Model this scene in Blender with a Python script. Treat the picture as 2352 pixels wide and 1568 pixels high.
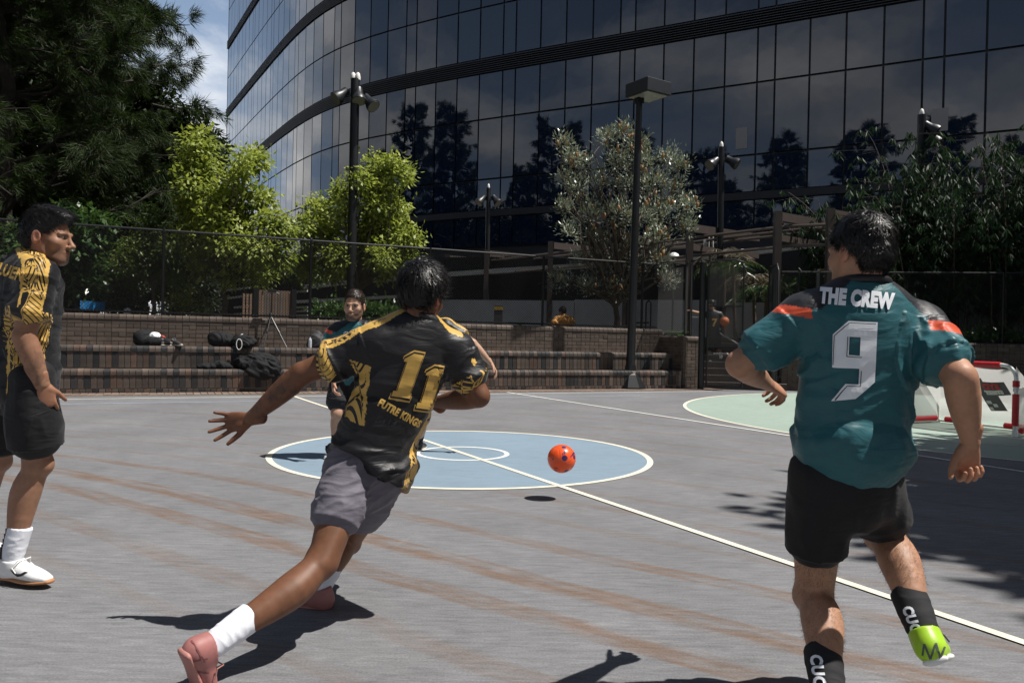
import bpy, bmesh, math, random
import numpy as np
from mathutils import Vector, Matrix
from mathutils.bvhtree import BVHTree
random.seed(7)
RNG = np.random.default_rng(11)
for o in list(bpy.data.objects):
    bpy.data.objects.remove(o)
S = bpy.context.scene
COL = S.collection

# ------------------------------------------------------------------ camera
CW, CH, FPX = 2352.0, 1568.0, 1811.0          # picture coordinates used for measuring the photograph
ROLL, PITCH, CAMH = 0.0215, 0.0048, 1.1175
_f = np.array([0, math.cos(PITCH), -math.sin(PITCH)])
_u0 = np.array([0, math.sin(PITCH), math.cos(PITCH)])
_r0 = np.array([1.0, 0, 0])
_r = math.cos(ROLL)*_r0 + math.sin(ROLL)*_u0
_u = -math.sin(ROLL)*_r0 + math.cos(ROLL)*_u0
CAM = np.array([0, 0, CAMH])
cd = bpy.data.cameras.new('camera')
cam = bpy.data.objects.new('camera', cd)
COL.objects.link(cam)
cam.matrix_world = Matrix(((_r[0], _u[0], -_f[0], 0), (_r[1], _u[1], -_f[1], 0), (_r[2], _u[2], -_f[2], CAMH), (0, 0, 0, 1)))
cd.sensor_width = 36.0
cd.lens = 36.0*FPX/CW
cd.clip_start = 0.05
cd.clip_end = 2000
S.camera = cam

def ray(x, y):
    return _f + (x-CW/2)/FPX*_r - (y-CH/2)/FPX*_u
def P(x, y, Y):                # point at picture position and distance Y along the view's ground axis
    d = ray(x, y)
    return CAM + d*(Y/d[1])
def G(x, y, z=0.0):            # point where the line of sight meets the level z
    d = ray(x, y)
    return CAM + d*((z-CAMH)/d[2])

# ------------------------------------------------------------------ world, sun, exposure
SUNV = np.array([0.51, -0.05, 1.0]); SUNV /= np.linalg.norm(SUNV)
SUN_EL = math.asin(SUNV[2])
SUN_AZ = math.atan2(SUNV[0], SUNV[1])         # clockwise from +Y
W = bpy.data.worlds.new('World'); S.world = W; W.use_nodes = True
nt = W.node_tree; nt.nodes.clear()
def N(t, typ, **kw):
    n = t.nodes.new(typ)
    for k, v in kw.items():
        if k == 'inp':
            for i, val in v.items():
                n.inputs[i].default_value = val
        else:
            setattr(n, k, v)
    return n
def L(t, a, b):
    t.links.new(a, b)
out = N(nt, 'ShaderNodeOutputWorld'); bg = N(nt, 'ShaderNodeBackground')
sky = N(nt, 'ShaderNodeTexSky', sky_type='NISHITA', sun_disc=False, sun_elevation=SUN_EL, sun_rotation=SUN_AZ,
        air_density=1.0, dust_density=1.2, ozone_density=1.3, altitude=20)
tc = N(nt, 'ShaderNodeTexCoord')
sep = N(nt, 'ShaderNodeSeparateXYZ'); L(nt, tc.outputs['Generated'], sep.inputs[0])
mx = N(nt, 'ShaderNodeMath', operation='MAXIMUM', inp={1: 0.0}); L(nt, sep.outputs[2], mx.inputs[0])
ad = N(nt, 'ShaderNodeMath', operation='ADD', inp={1: 0.22}); L(nt, mx.outputs[0], ad.inputs[0])
dx = N(nt, 'ShaderNodeMath', operation='DIVIDE'); L(nt, sep.outputs[0], dx.inputs[0]); L(nt, ad.outputs[0], dx.inputs[1])
dy = N(nt, 'ShaderNodeMath', operation='DIVIDE'); L(nt, sep.outputs[1], dy.inputs[0]); L(nt, ad.outputs[0], dy.inputs[1])
cmb = N(nt, 'ShaderNodeCombineXYZ'); L(nt, dx.outputs[0], cmb.inputs[0]); L(nt, dy.outputs[0], cmb.inputs[1])
n1 = N(nt, 'ShaderNodeTexNoise', inp={'Scale': 1.15, 'Detail': 9.0, 'Roughness': 0.56, 'Distortion': 0.25}); L(nt, cmb.outputs[0], n1.inputs['Vector'])
zf = N(nt, 'ShaderNodeMath', operation='MULTIPLY_ADD', inp={1: -0.24, 2: 0.065}); L(nt, mx.outputs[0], zf.inputs[0])   # cloud banks thicken toward the horizon
zs = N(nt, 'ShaderNodeMath', operation='ADD'); L(nt, n1.outputs[0], zs.inputs[0]); L(nt, zf.outputs[0], zs.inputs[1])
r1 = N(nt, 'ShaderNodeValToRGB'); L(nt, zs.outputs[0], r1.inputs[0])
r1.color_ramp.elements[0].position = 0.42; r1.color_ramp.elements[1].position = 0.60
n2 = N(nt, 'ShaderNodeTexNoise', inp={'Scale': 2.3, 'Detail': 5.0, 'Roughness': 0.5}); L(nt, cmb.outputs[0], n2.inputs['Vector'])
r2 = N(nt, 'ShaderNodeValToRGB'); L(nt, n2.outputs[0], r2.inputs[0])
r2.color_ramp.elements[0].position = 0.36; r2.color_ramp.elements[0].color = (10.0, 10.5, 11.4, 1)
r2.color_ramp.elements[1].position = 0.62; r2.color_ramp.elements[1].color = (19.0, 19.0, 19.0, 1)
mixc = N(nt, 'ShaderNodeMix', data_type='RGBA'); L(nt, r1.outputs[0], mixc.inputs[0])
hz1 = N(nt, 'ShaderNodeMapRange', inp={1: 0.0, 2: 0.8, 3: 1.0, 4: 0.0}); L(nt, mx.outputs[0], hz1.inputs[0])
hz2 = N(nt, 'ShaderNodeMath', operation='POWER', inp={1: 1.5}); L(nt, hz1.outputs[0], hz2.inputs[0])
hz3 = N(nt, 'ShaderNodeMath', operation='MULTIPLY', inp={1: 0.8}); L(nt, hz2.outputs[0], hz3.inputs[0])
hzm = N(nt, 'ShaderNodeMix', data_type='RGBA'); L(nt, hz3.outputs[0], hzm.inputs[0]); L(nt, sky.outputs[0], hzm.inputs[6]); hzm.inputs[7].default_value = (9.8, 13.2, 18.6, 1)   # summer haze low in the sky
L(nt, hzm.outputs[2], mixc.inputs[6]); L(nt, r2.outputs[0], mixc.inputs[7])
L(nt, mixc.outputs[2], bg.inputs[0]); bg.inputs[1].default_value = 0.05
L(nt, bg.outputs[0], out.inputs[0])
sl = bpy.data.lights.new('sun', 'SUN'); sl.energy = 5.0; sl.angle = math.radians(0.53); sl.color = (1.0, 0.955, 0.89)
sun = bpy.data.objects.new('sun', sl); COL.objects.link(sun)
sun.rotation_euler = Vector(SUNV).to_track_quat('Z', 'Y').to_euler(); sun.location = (8, 2, 30)
S.view_settings.view_transform = 'Standard'; S.view_settings.look = 'None'
S.view_settings.exposure = 0.3; S.view_settings.gamma = 1.0
S.view_settings.use_curve_mapping = False
S.render.engine = 'CYCLES'

# ------------------------------------------------------------------ helpers
def wloc(o):
    v = Vector((0, 0, 0))
    while o is not None:
        v += o.location; o = o.parent
    return np.array(v)
def tag(o, label=None, cat=None, group=None, kind=None):
    if label: o['label'] = label
    if cat: o['category'] = cat
    if group: o['group'] = group
    if kind: o['kind'] = kind
    return o
def thing(name, label, cat, loc, group=None):
    o = bpy.data.objects.new(name, None); COL.objects.link(o)
    o.location = Vector([float(c) for c in loc]); o.empty_display_size = 0.1
    return tag(o, label, cat, group)
def make_mesh(name, V, F, smooth=False):
    me = bpy.data.meshes.new(name)
    V = np.asarray(V, dtype=np.float32).reshape(-1, 3)
    if isinstance(F, np.ndarray):
        nf, k = F.shape
        me.vertices.add(len(V)); me.vertices.foreach_set('co', V.ravel())
        me.loops.add(nf*k); me.loops.foreach_set('vertex_index', F.astype(np.int32).ravel())
        me.polygons.add(nf); me.polygons.foreach_set('loop_start', np.arange(0, nf*k, k, dtype=np.int32))
        me.update(calc_edges=True)
    else:
        me.from_pydata([tuple(map(float, v)) for v in V], [], F)
    if smooth:
        me.polygons.foreach_set('use_smooth', np.ones(len(me.polygons), dtype=bool))
    me.update()
    return me
def obj(name, V, F, m, parent=None, smooth=False, base=None):
    """one mesh object from world coordinates; a child is stored relative to its parent"""
    V = np.asarray(V, dtype=np.float64).reshape(-1, 3)
    if parent is not None:
        o0 = wloc(parent); loc = (0, 0, 0); Vl = V-o0
    else:
        if base is None:
            mn, mxx = V.min(0), V.max(0); base = np.array([(mn[0]+mxx[0])/2, (mn[1]+mxx[1])/2, mn[2]])
        loc = base; Vl = V-np.asarray(base)
    me = make_mesh(name, Vl, F, smooth)
    if m is not None: me.materials.append(m)
    o = bpy.data.objects.new(name, me); COL.objects.link(o)
    o.location = Vector([float(c) for c in loc])
    if parent is not None: o.parent = parent
    return o
def inst(name, me, parent, loc, rotz=0.0, scale=(1, 1, 1), rot=None):
    o = bpy.data.objects.new(name, me); COL.objects.link(o)
    o.parent = parent
    o.location = Vector([float(a) for a in (np.asarray(loc)-(wloc(parent) if parent is not None else 0))])
    o.rotation_euler = rot if rot is not None else (0, 0, rotz)
    o.scale = scale
    return o
def nrm(v):
    v = np.asarray(v, float); return v/max(np.linalg.norm(v), 1e-9)
class MB:
    def __init__(s): s.V = []; s.F = []
    def add(s, V, F):
        b = len(s.V); s.V.extend([tuple(map(float, v)) for v in V]); s.F.extend([tuple(b+i for i in f) for f in F]); return s
    def box(s, c, size, ax=None, ay=None):
        c = np.asarray(c, float); ax = np.array([1., 0, 0]) if ax is None else nrm(ax)
        ay = nrm(np.cross([0, 0, 1.], ax)) if ay is None else nrm(ay)
        az = np.cross(ax, ay); h = np.asarray(size, float)/2
        V = [c+ax*h[0]*i+ay*h[1]*j+az*h[2]*k for i in (-1, 1) for j in (-1, 1) for k in (-1, 1)]
        return s.add(V, [(0, 1, 3, 2), (4, 6, 7, 5), (0, 4, 5, 1), (2, 3, 7, 6), (0, 2, 6, 4), (1, 5, 7, 3)])
    def beam(s, a, b, w, h, up=(0, 0, 1)):
        a = np.asarray(a, float); b = np.asarray(b, float); t = b-a; n = np.linalg.norm(t); t = t/n
        up = np.asarray(up, float); side = np.cross(up, t)
        if np.linalg.norm(side) < 1e-4: side = np.cross([1., 0, 0], t)
        side = nrm(side)
        return s.box((a+b)/2, (n, w, h), t, side)
    def tube(s, pts, r, seg=8, cap=True):
        pts = [np.asarray(p, float) for p in pts]; n = len(pts)
        rr = r if hasattr(r, '__len__') else [r]*n
        b = []; prev = None
        V = []; F = []
        for i, p in enumerate(pts):
            t = nrm(pts[min(i+1, n-1)]-pts[max(i-1, 0)])
            if prev is None:
                a = np.array([0, 0, 1.]) if abs(t[2]) < .9 else np.array([1., 0, 0])
                u = nrm(np.cross(a, t))
            else:
                u = nrm(prev-t*np.dot(prev, t))
            prev = u; v = np.cross(t, u)
            for k in range(seg):
                an = 2*math.pi*k/seg
                V.append(p+rr[i]*(math.cos(an)*u+math.sin(an)*v))
        for i in range(n-1):
            for k in range(seg):
                k2 = (k+1) % seg
                F.append((i*seg+k, i*seg+k2, (i+1)*seg+k2, (i+1)*seg+k))
        if cap:
            F.append(tuple(range(seg-1, -1, -1))); F.append(tuple((n-1)*seg+k for k in range(seg)))
        return s.add(V, F)
    def lathe(s, c, prof, seg=16, axis=(0, 0, 1)):
        ax = nrm(axis); u = nrm(np.cross(ax, [0.3, 1, 0.1])); v = np.cross(ax, u); c = np.asarray(c, float)
        V = []; F = []
        for r, z in prof:
            for k in range(seg):
                an = 2*math.pi*k/seg; V.append(c+ax*z+r*(math.cos(an)*u+math.sin(an)*v))
        for i in range(len(prof)-1):
            for k in range(seg):
                k2 = (k+1) % seg; F.append((i*seg+k, i*seg+k2, (i+1)*seg+k2, (i+1)*seg+k))
        F.append(tuple(range(seg-1, -1, -1))); F.append(tuple((len(prof)-1)*seg+k for k in range(seg)))
        return s.add(V, F)
    def build(s, name, m, parent=None, smooth=False, base=None):
        o = obj(name, s.V, s.F, m, parent, False, base)
        if smooth:
            me = o.data; me.polygons.foreach_set('use_smooth', np.ones(len(me.polygons), dtype=bool))
            bm = bmesh.new(); bm.from_mesh(me)
            for e in bm.edges:
                if len(e.link_faces) == 2 and e.calc_face_angle(0) > 0.7: e.smooth = False
            bm.to_mesh(me); bm.free()
        return o
def bevel_mesh(me, w=0.004, seg=1):
    bm = bmesh.new(); bm.from_mesh(me)
    bmesh.ops.bevel(bm, geom=list(bm.edges), offset=w, segments=seg, affect='EDGES', profile=0.5)
    bm.to_mesh(me); bm.free()
def box_mesh(name, size, m, bevel=0.0):
    b = MB().box((0, 0, 0), size); me = make_mesh(name, b.V, b.F)
    if bevel: bevel_mesh(me, bevel)
    me.materials.append(m); return me

# ------------------------------------------------------------------ materials
def lin(r, g, b):
    f = lambda c: (c/255/12.92) if c/255 <= 0.04045 else ((c/255+0.055)/1.055)**2.4
    return (f(r), f(g), f(b), 1)
def mat(name, col, rough=0.6, spec=0.5, metal=0.0, noise=None, bump=None, orand=0.0, coord='Object', sheen=0.0, transl=0.0, attr=None, col2=None, ior=None):
    """plain procedural material: colour broken by noise, optional bump, per-object shade"""
    m = bpy.data.materials.new(name); m.use_nodes = True
    t = m.node_tree; t.nodes.clear()
    o = N(t, 'ShaderNodeOutputMaterial'); b = N(t, 'ShaderNodeBsdfPrincipled')
    b.inputs['Roughness'].default_value = rough; b.inputs['Metallic'].default_value = metal
    b.inputs['Specular IOR Level'].default_value = spec
    if ior: b.inputs['IOR'].default_value = ior
    if sheen: b.inputs['Sheen Weight'].default_value = sheen
    tcn = N(t, 'ShaderNodeTexCoord'); vec = tcn.outputs[coord]
    rgb = N(t, 'ShaderNodeRGB'); rgb.outputs[0].default_value = tuple(col[:3])+(1,)
    cur = rgb.outputs[0]
    if attr:
        a = N(t, 'ShaderNodeAttribute', attribute_name=attr); cur = a.outputs['Color']
    if col2 is not None:
        nn = N(t, 'ShaderNodeTexNoise', inp={'Scale': col2[1], 'Detail': 6.0, 'Roughness': 0.6}); L(t, vec, nn.inputs['Vector'])
        rp = N(t, 'ShaderNodeMapRange', inp={1: 0.38, 2: 0.66}); L(t, nn.outputs[0], rp.inputs[0])
        mm = N(t, 'ShaderNodeMix', data_type='RGBA'); L(t, rp.outputs[0], mm.inputs[0]); L(t, cur, mm.inputs[6]); mm.inputs[7].default_value = tuple(col2[0][:3])+(1,)
        cur = mm.outputs[2]
    if noise:
        nn = N(t, 'ShaderNodeTexNoise', inp={'Scale': noise[0], 'Detail': 8.0, 'Roughness': 0.65}); L(t, vec, nn.inputs['Vector'])
        rp = N(t, 'ShaderNodeMapRange', inp={1: 0.25, 2: 0.75, 3: 1-noise[1], 4: 1+noise[1]}); L(t, nn.outputs[0], rp.inputs[0])
        mm = N(t, 'ShaderNodeVectorMath', operation='SCALE'); L(t, cur, mm.inputs[0]); L(t, rp.outputs[0], mm.inputs['Scale'])
        cur = mm.outputs[0]
    if orand:
        oi = N(t, 'ShaderNodeObjectInfo')
        rp = N(t, 'ShaderNodeMapRange', inp={1: 0.0, 2: 1.0, 3: 1-orand, 4: 1+orand}); L(t, oi.outputs['Random'], rp.inputs[0])
        mm = N(t, 'ShaderNodeVectorMath', operation='SCALE'); L(t, cur, mm.inputs[0]); L(t, rp.outputs[0], mm.inputs['Scale'])
        cur = mm.outputs[0]
    L(t, cur, b.inputs['Base Color'])
    if bump:
        nn = N(t, 'ShaderNodeTexNoise', inp={'Scale': bump[0], 'Detail': 6.0, 'Roughness': 0.6}); L(t, vec, nn.inputs['Vector'])
        bp = N(t, 'ShaderNodeBump', inp={'Strength': bump[1], 'Distance': bump[2]}); L(t, nn.outputs[0], bp.inputs['Height'])
        L(t, bp.outputs[0], b.inputs['Normal'])
    if transl:
        tr = N(t, 'ShaderNodeBsdfTranslucent'); ms = N(t, 'ShaderNodeMixShader', inp={0: transl})
        sc = N(t, 'ShaderNodeVectorMath', operation='MULTIPLY', inp={1: (1.2, 1.25, 0.75)}); L(t, cur, sc.inputs[0])
        L(t, sc.outputs[0], tr.inputs[0]); L(t, b.outputs[0], ms.inputs[1]); L(t, tr.outputs[0], ms.inputs[2]); L(t, ms.outputs[0], o.inputs[0])
    else:
        L(t, b.outputs[0], o.inputs[0])
    return m
BLACKM = mat('black_paint', (0.008, 0.0085, 0.01), 0.42, noise=(9, .3))
DARKST = mat('dark_steel', (0.012, 0.012, 0.014), 0.5, metal=0.0)
GALV = mat('galvanised_tube', (0.5, 0.5, 0.5), 0.4, metal=0.7, noise=(30, .15))
WHITEP = mat('white_plastic', (0.75, 0.75, 0.73), 0.45)
# ================================================================== ground and court
CC = np.array([-0.452, 7.545, 0.0])                    # centre of the centre circle
DV = np.array([0.469, -0.883, 0.0]); NV = np.array([0.883, 0.469, 0.0])   # half-way line / court length
def court_material():
    m = bpy.data.materials.new('court_acrylic'); m.use_nodes = True
    t = m.node_tree; b = t.nodes['Principled BSDF']; b.inputs['Roughness'].default_value = 0.74
    b.inputs['Specular IOR Level'].default_value = 0.35
    g = N(t, 'ShaderNodeNewGeometry'); pos = g.outputs['Position']
    # along / across coordinates of the brown tyre tracks
    da = N(t, 'ShaderNodeVectorMath', operation='DOT_PRODUCT', inp={1: (0.8, -0.6, 0)}); L(t, pos, da.inputs[0])
    dp = N(t, 'ShaderNodeVectorMath', operation='DOT_PRODUCT', inp={1: (0.6, 0.8, 0)}); L(t, pos, dp.inputs[0])
    wn = N(t, 'ShaderNodeTexNoise', inp={'Scale': 0.7, 'Detail': 2.0}); L(t, pos, wn.inputs['Vector'])
    w1 = N(t, 'ShaderNodeMath', operation='MULTIPLY_ADD', inp={1: 0.16, 2: -0.08}); L(t, wn.outputs[0], w1.inputs[0])
    # left end of the tracks bends away
    bend = N(t, 'ShaderNodeMath', operation='ADD', inp={1: 4.6}); L(t, da.outputs['Value'], bend.inputs[0])
    bmn = N(t, 'ShaderNodeMath', operation='MINIMUM', inp={1: 0.0}); L(t, bend.outputs[0], bmn.inputs[0])
    bsq = N(t, 'ShaderNodeMath', operation='MULTIPLY'); L(t, bmn.outputs[0], bsq.inputs[0]); L(t, bmn.outputs[0], bsq.inputs[1])
    bs2 = N(t, 'ShaderNodeMath', operation='MULTIPLY_ADD', inp={1: 0.05}); L(t, bsq.outputs[0], bs2.inputs[0]); L(t, w1.outputs[0], bs2.inputs[2])
    pp = N(t, 'ShaderNodeMath', operation='ADD'); L(t, dp.outputs['Value'], pp.inputs[0]); L(t, bs2.outputs[0], pp.inputs[1])
    tot = None
    for (p0, wd, amt) in [(1.72, .05, .25), (2.12, .07, .45), (2.60, .085, .9), (2.98, .10, .95), (3.52, .07, .8), (4.02, .05, .35), (4.55, .05, .5), (4.95, .05, .45), (5.75, .06, .45), (6.4, .05, .35), (7.3, .07, .5), (7.9, .06, .4), (8.7, .06, .5), (9.6, .07, .45), (10.5, .06, .5), (11.4, .07, .4), (12.3, .08, .4)]:
        s = N(t, 'ShaderNodeMath', operation='SUBTRACT', inp={1: p0}); L(t, pp.outputs[0], s.inputs[0])
        a = N(t, 'ShaderNodeMath', operation='ABSOLUTE'); L(t, s.outputs[0], a.inputs[0])
        r = N(t, 'ShaderNodeMapRange', inp={1: wd*0.8, 2: wd*1.1, 3: amt, 4: 0.0}); r.interpolation_type = 'SMOOTHSTEP'; L(t, a.outputs[0], r.inputs[0])
        if tot is None: tot = r.outputs[0]
        else:
            q = N(t, 'ShaderNodeMath', operation='MAXIMUM'); L(t, tot, q.inputs[0]); L(t, r.outputs[0], q.inputs[1]); tot = q.outputs[0]
    cx = N(t, 'ShaderNodeCombineXYZ')
    sa = N(t, 'ShaderNodeMath', operation='MULTIPLY', inp={1: 1.3}); L(t, da.outputs['Value'], sa.inputs[0])
    sp = N(t, 'ShaderNodeMath', operation='MULTIPLY', inp={1: 9.0}); L(t, pp.outputs[0], sp.inputs[0])
    L(t, sa.outputs[0], cx.inputs[0]); L(t, sp.outputs[0], cx.inputs[1])
    bn = N(t, 'ShaderNodeTexNoise', inp={'Scale': 1.6, 'Detail': 7.0, 'Roughness': 0.65}); L(t, cx.outputs[0], bn.inputs['Vector'])
    br = N(t, 'ShaderNodeMapRange', inp={1: 0.38, 2: 0.60, 3: 0.08, 4: 1.0}); L(t, bn.outputs[0], br.inputs[0])
    tm = N(t, 'ShaderNodeMath', operation='MULTIPLY'); L(t, tot, tm.inputs[0]); L(t, br.outputs[0], tm.inputs[1])
    # base: brushed grey with fine grain, streaks along the roller direction
    mp = N(t, 'ShaderNodeMapping', inp={'Rotation': (0, 0, 0.25), 'Scale': (6, 40, 1)}); L(t, pos, mp.inputs[0])
    sn = N(t, 'ShaderNodeTexNoise', inp={'Scale': 1.0, 'Detail': 8.0, 'Roughness': 0.72, 'Distortion': 0.6}); L(t, mp.outputs[0], sn.inputs['Vector'])
    ln = N(t, 'ShaderNodeTexNoise', inp={'Scale': 0.9, 'Detail': 5.0, 'Roughness': 0.6}); L(t, pos, ln.inputs['Vector'])
    fn = N(t, 'ShaderNodeTexNoise', inp={'Scale': 110.0, 'Detail': 6.0, 'Roughness': 0.75}); L(t, pos, fn.inputs['Vector'])
    a1 = N(t, 'ShaderNodeMapRange', inp={1: 0.3, 2: 0.7, 3: 0.70, 4: 1.30}); L(t, sn.outputs[0], a1.inputs[0])
    a2 = N(t, 'ShaderNodeMapRange', inp={1: 0.3, 2: 0.7, 3: 0.86, 4: 1.14}); L(t, ln.outputs[0], a2.inputs[0])
    a3 = N(t, 'ShaderNodeMapRange', inp={1: 0.3, 2: 0.7, 3: 0.70, 4: 1.3}); L(t, fn.outputs[0], a3.inputs[0])
    m1 = N(t, 'ShaderNodeMath', operation='MULTIPLY'); L(t, a1.outputs[0], m1.inputs[0]); L(t, a2.outputs[0], m1.inputs[1])
    m2 = N(t, 'ShaderNodeMath', operation='MULTIPLY'); L(t, m1.outputs[0], m2.inputs[0]); L(t, a3.outputs[0], m2.inputs[1])
    mixb = N(t, 'ShaderNodeMix', data_type='RGBA'); mixb.inputs[6].default_value = (0.166, 0.168, 0.176, 1); mixb.inputs[7].default_value = (0.150, 0.096, 0.066, 1)
    tq = N(t, 'ShaderNodeMath', operation='MULTIPLY', inp={1: 0.85}); L(t, tm.outputs[0], tq.inputs[0]); L(t, tq.outputs[0], mixb.inputs[0])
    sc = N(t, 'ShaderNodeVectorMath', operation='SCALE'); L(t, mixb.outputs[2], sc.inputs[0]); L(t, m2.outputs[0], sc.inputs['Scale'])
    # pale scuffs
    vn = N(t, 'ShaderNodeTexNoise', inp={'Scale': 2.2, 'Detail': 9.0, 'Roughness': 0.75, 'Distortion': 1.6}); L(t, pos, vn.inputs['Vector'])
    vr = N(t, 'ShaderNodeMapRange', inp={1: 0.61, 2: 0.74, 3: 0.0, 4: 0.55}); L(t, vn.outputs[0], vr.inputs[0])
    mx2 = N(t, 'ShaderNodeMix', data_type='RGBA'); L(t, vr.outputs[0], mx2.inputs[0]); L(t, sc.outputs[0], mx2.inputs[6]); mx2.inputs[7].default_value = (0.30, 0.30, 0.30, 1)
    L(t, mx2.outputs[2], b.inputs['Base Color'])
    bp = N(t, 'ShaderNodeBump', inp={'Strength': 0.25, 'Distance': 0.004}); L(t, fn.outputs[0], bp.inputs['Height']); L(t, bp.outputs[0], b.inputs['Normal'])
    return m
def paint(name, col, wear=0.25):
    m = mat(name, col, 0.7, 0.35, noise=(3.0, 0.12), bump=(160, 0.2, 0.003), coord='Generated')
    t = m.node_tree; b = [n for n in t.nodes if n.type == 'BSDF_PRINCIPLED'][0]
    src = b.inputs['Base Color'].links[0].from_socket
    g = N(t, 'ShaderNodeNewGeometry')
    mp = N(t, 'ShaderNodeMapping', inp={'Rotation': (0, 0, 0.25), 'Scale': (5, 26, 1)}); L(t, g.outputs['Position'], mp.inputs[0])
    nn = N(t, 'ShaderNodeTexNoise', inp={'Scale': 1.0, 'Detail': 9.0, 'Roughness': 0.75}); L(t, mp.outputs[0], nn.inputs['Vector'])
    rp = N(t, 'ShaderNodeMapRange', inp={1: 0.46, 2: 0.72, 3: 0.0, 4: wear}); L(t, nn.outputs[0], rp.inputs[0])
    mm = N(t, 'ShaderNodeMix', data_type='RGBA'); L(t, rp.outputs[0], mm.inputs[0]); L(t, src, mm.inputs[6]); mm.inputs[7].default_value = (0.16, 0.16, 0.165, 1)
    L(t, mm.outputs[2], b.inputs['Base Color'])
    return m
GROUNDM = mat('ground_dirt', (0.09, 0.08, 0.065), 0.9, noise=(0.8, .4), bump=(20, .5, .02))
tag(obj('ground', [(-400, -400, -.02), (400, -400, -.02), (400, 400, -.02), (-400, 400, -.02)], [(0, 1, 2, 3)], GROUNDM), kind='structure')
court = obj('court', [(-16, -9, 0), (16, -9, 0), (16, 20.5, 0), (-16, 20.5, 0)], [(0, 1, 2, 3)], court_material())
tag(court, kind='structure')
P_BLUE = paint('court_paint_blue', (0.205, 0.285, 0.36), 0.55)
P_GREEN = paint('court_paint_green', (0.30, 0.385, 0.33), 0.55)
P_WHITE = paint('line_paint_white', (0.80, 0.80, 0.76), 0.22)
P_CREAM = paint('line_paint_cream', (0.80, 0.75, 0.60), 0.35)
P_BLUEL = paint('line_paint_pale_blue', (0.42, 0.52, 0.66), 0.55)
def disk(name, c, r, z, m, seg=96):
    V = [(c[0]+r*math.cos(2*math.pi*k/seg), c[1]+r*math.sin(2*math.pi*k/seg), z) for k in range(seg)]
    return obj(name, V, [tuple(range(seg))], m, court)
def ring(name, c, r0, r1, z, m, seg=128, a0=0.0, a1=2*math.pi):
    V = []; F = []
    full = abs(a1-a0-2*math.pi) < 1e-6; n = seg if full else seg+1
    for k in range(n):
        a = a0+(a1-a0)*k/seg
        for r in (r0, r1): V.append((c[0]+r*math.cos(a), c[1]+r*math.sin(a), z))
    for k in range(seg):
        i = 2*k; j = 2*((k+1) % n); F.append((i, i+1, j+1, j))
    return obj(name, V, F, m, court)
def line(name, a, b, w, z, m):
    a = np.array(a, float); b = np.array(b, float); t = nrm(b-a); s = np.array([-t[1], t[0], 0])*w/2
    a[2] = b[2] = z
    return obj(name, [a-s, b-s, b+s, a+s], [(0, 1, 2, 3)], m, court)
disk('painted_circle', CC, 1.76, 0.002, P_BLUE)
ring('painted_line', CC, 1.745, 1.80, 0.004, P_CREAM)
ring('painted_line', CC, 0.405, 0.45, 0.004, P_WHITE)
line('painted_line', CC-DV*7.35, CC+DV*9.0, 0.052, 0.006, P_CREAM)
line('painted_line', CC+NV*4.33-DV*7.35, CC+NV*4.33+DV*9, 0.05, 0.006, P_WHITE)
A_, B_ = G(150, 917), G(1190, 904)
line('painted_line', A_+(A_-B_)*.6, B_+(B_-A_)*.62, 0.05, 0.004, P_WHITE)
_o = np.array([.36, -.93, 0])*0.9
line('painted_line', A_+(A_-B_)*.6+_o, B_+(B_-A_)*.3+_o, 0.05, 0.004, P_BLUEL)
gc = CC+NV*10.5; R5 = 5.93
ang = [math.radians(90+3*k) for k in range(61)]
pts = [gc+R5*(math.cos(a)*NV+math.sin(a)*(-DV)) for a in ang]
pts = [gc-DV*R5+NV*3.3]+pts+[gc+DV*R5+NV*3.3]
obj('painted_area', [(p[0], p[1], 0.002) for p in pts], [tuple(range(len(pts)))], P_GREEN, court)
V = []; F = []
for a in ang:
    for r in (R5-.03, R5+.025):
        p = gc+r*(math.cos(a)*NV+math.sin(a)*(-DV)); V.append((p[0], p[1], 0.004))
for k in range(60): F.append((2*k, 2*k+1, 2*k+3, 2*k+2))
obj('painted_line', V, F, P_CREAM, court)
l1a, l1b = G(2094, 978), G(2352, 1009)
line('painted_line', l1a-(l1b-l1a)*.9, l1b+(l1b-l1a)*1.2, 0.045, 0.004, P_CREAM)
l2a, l2b = G(2076, 1008), G(2352, 1025)
line('painted_line', l2a-(l2b-l2a)*.15, l2b+(l2b-l2a)*1.2, 0.045, 0.006, P_CREAM)

# ================================================================== brick tiers and retaining wall
WA, WB = G(130, 905), G(1570, 893)
WE = nrm(WB-WA); WN = np.array([-WE[1], WE[0], 0]); WANG = math.atan2(WE[1], WE[0])
def wp(s, off, z):
    p = WA+WE*s+WN*off; return np.array([p[0], p[1], z])
def s_at(x, off, y=784):
    d = ray(x, y)[:2]; o = (WA+WN*off)[:2]
    # WA + s E = t d
    Mx = np.array([[d[0], -WE[0]], [d[1], -WE[1]]]); t, s = np.linalg.solve(Mx, o)
    return s
def brickmats(name, cols, orand=0.22):
    return [mat(f'{name}_{i}', c, 0.72, 0.4, noise=(14, .35), bump=(60, .4, .004), orand=orand, col2=(tuple(k*0.55 for k in c[:3]), 7.0)) for i, c in enumerate(cols)]
BR_BROWN = brickmats('brick_brown', [(.108, .080, .064), (.092, .068, .054), (.122, .092, .074)])
BR_MIX = brickmats('brick_mixed', [(.105, .080, .067), (.128, .098, .082), (.036, .034, .036), (.118, .074, .056), (.066, .053, .046), (.150, .104, .080), (.026, .027, .030)], .3)
MIXW = [4, 3, 2.2, 1.6, 2.2, .7, 1.4]
MORTAR = mat('mortar', (0.17, 0.155, 0.135), 0.9, noise=(20, .3))
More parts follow.
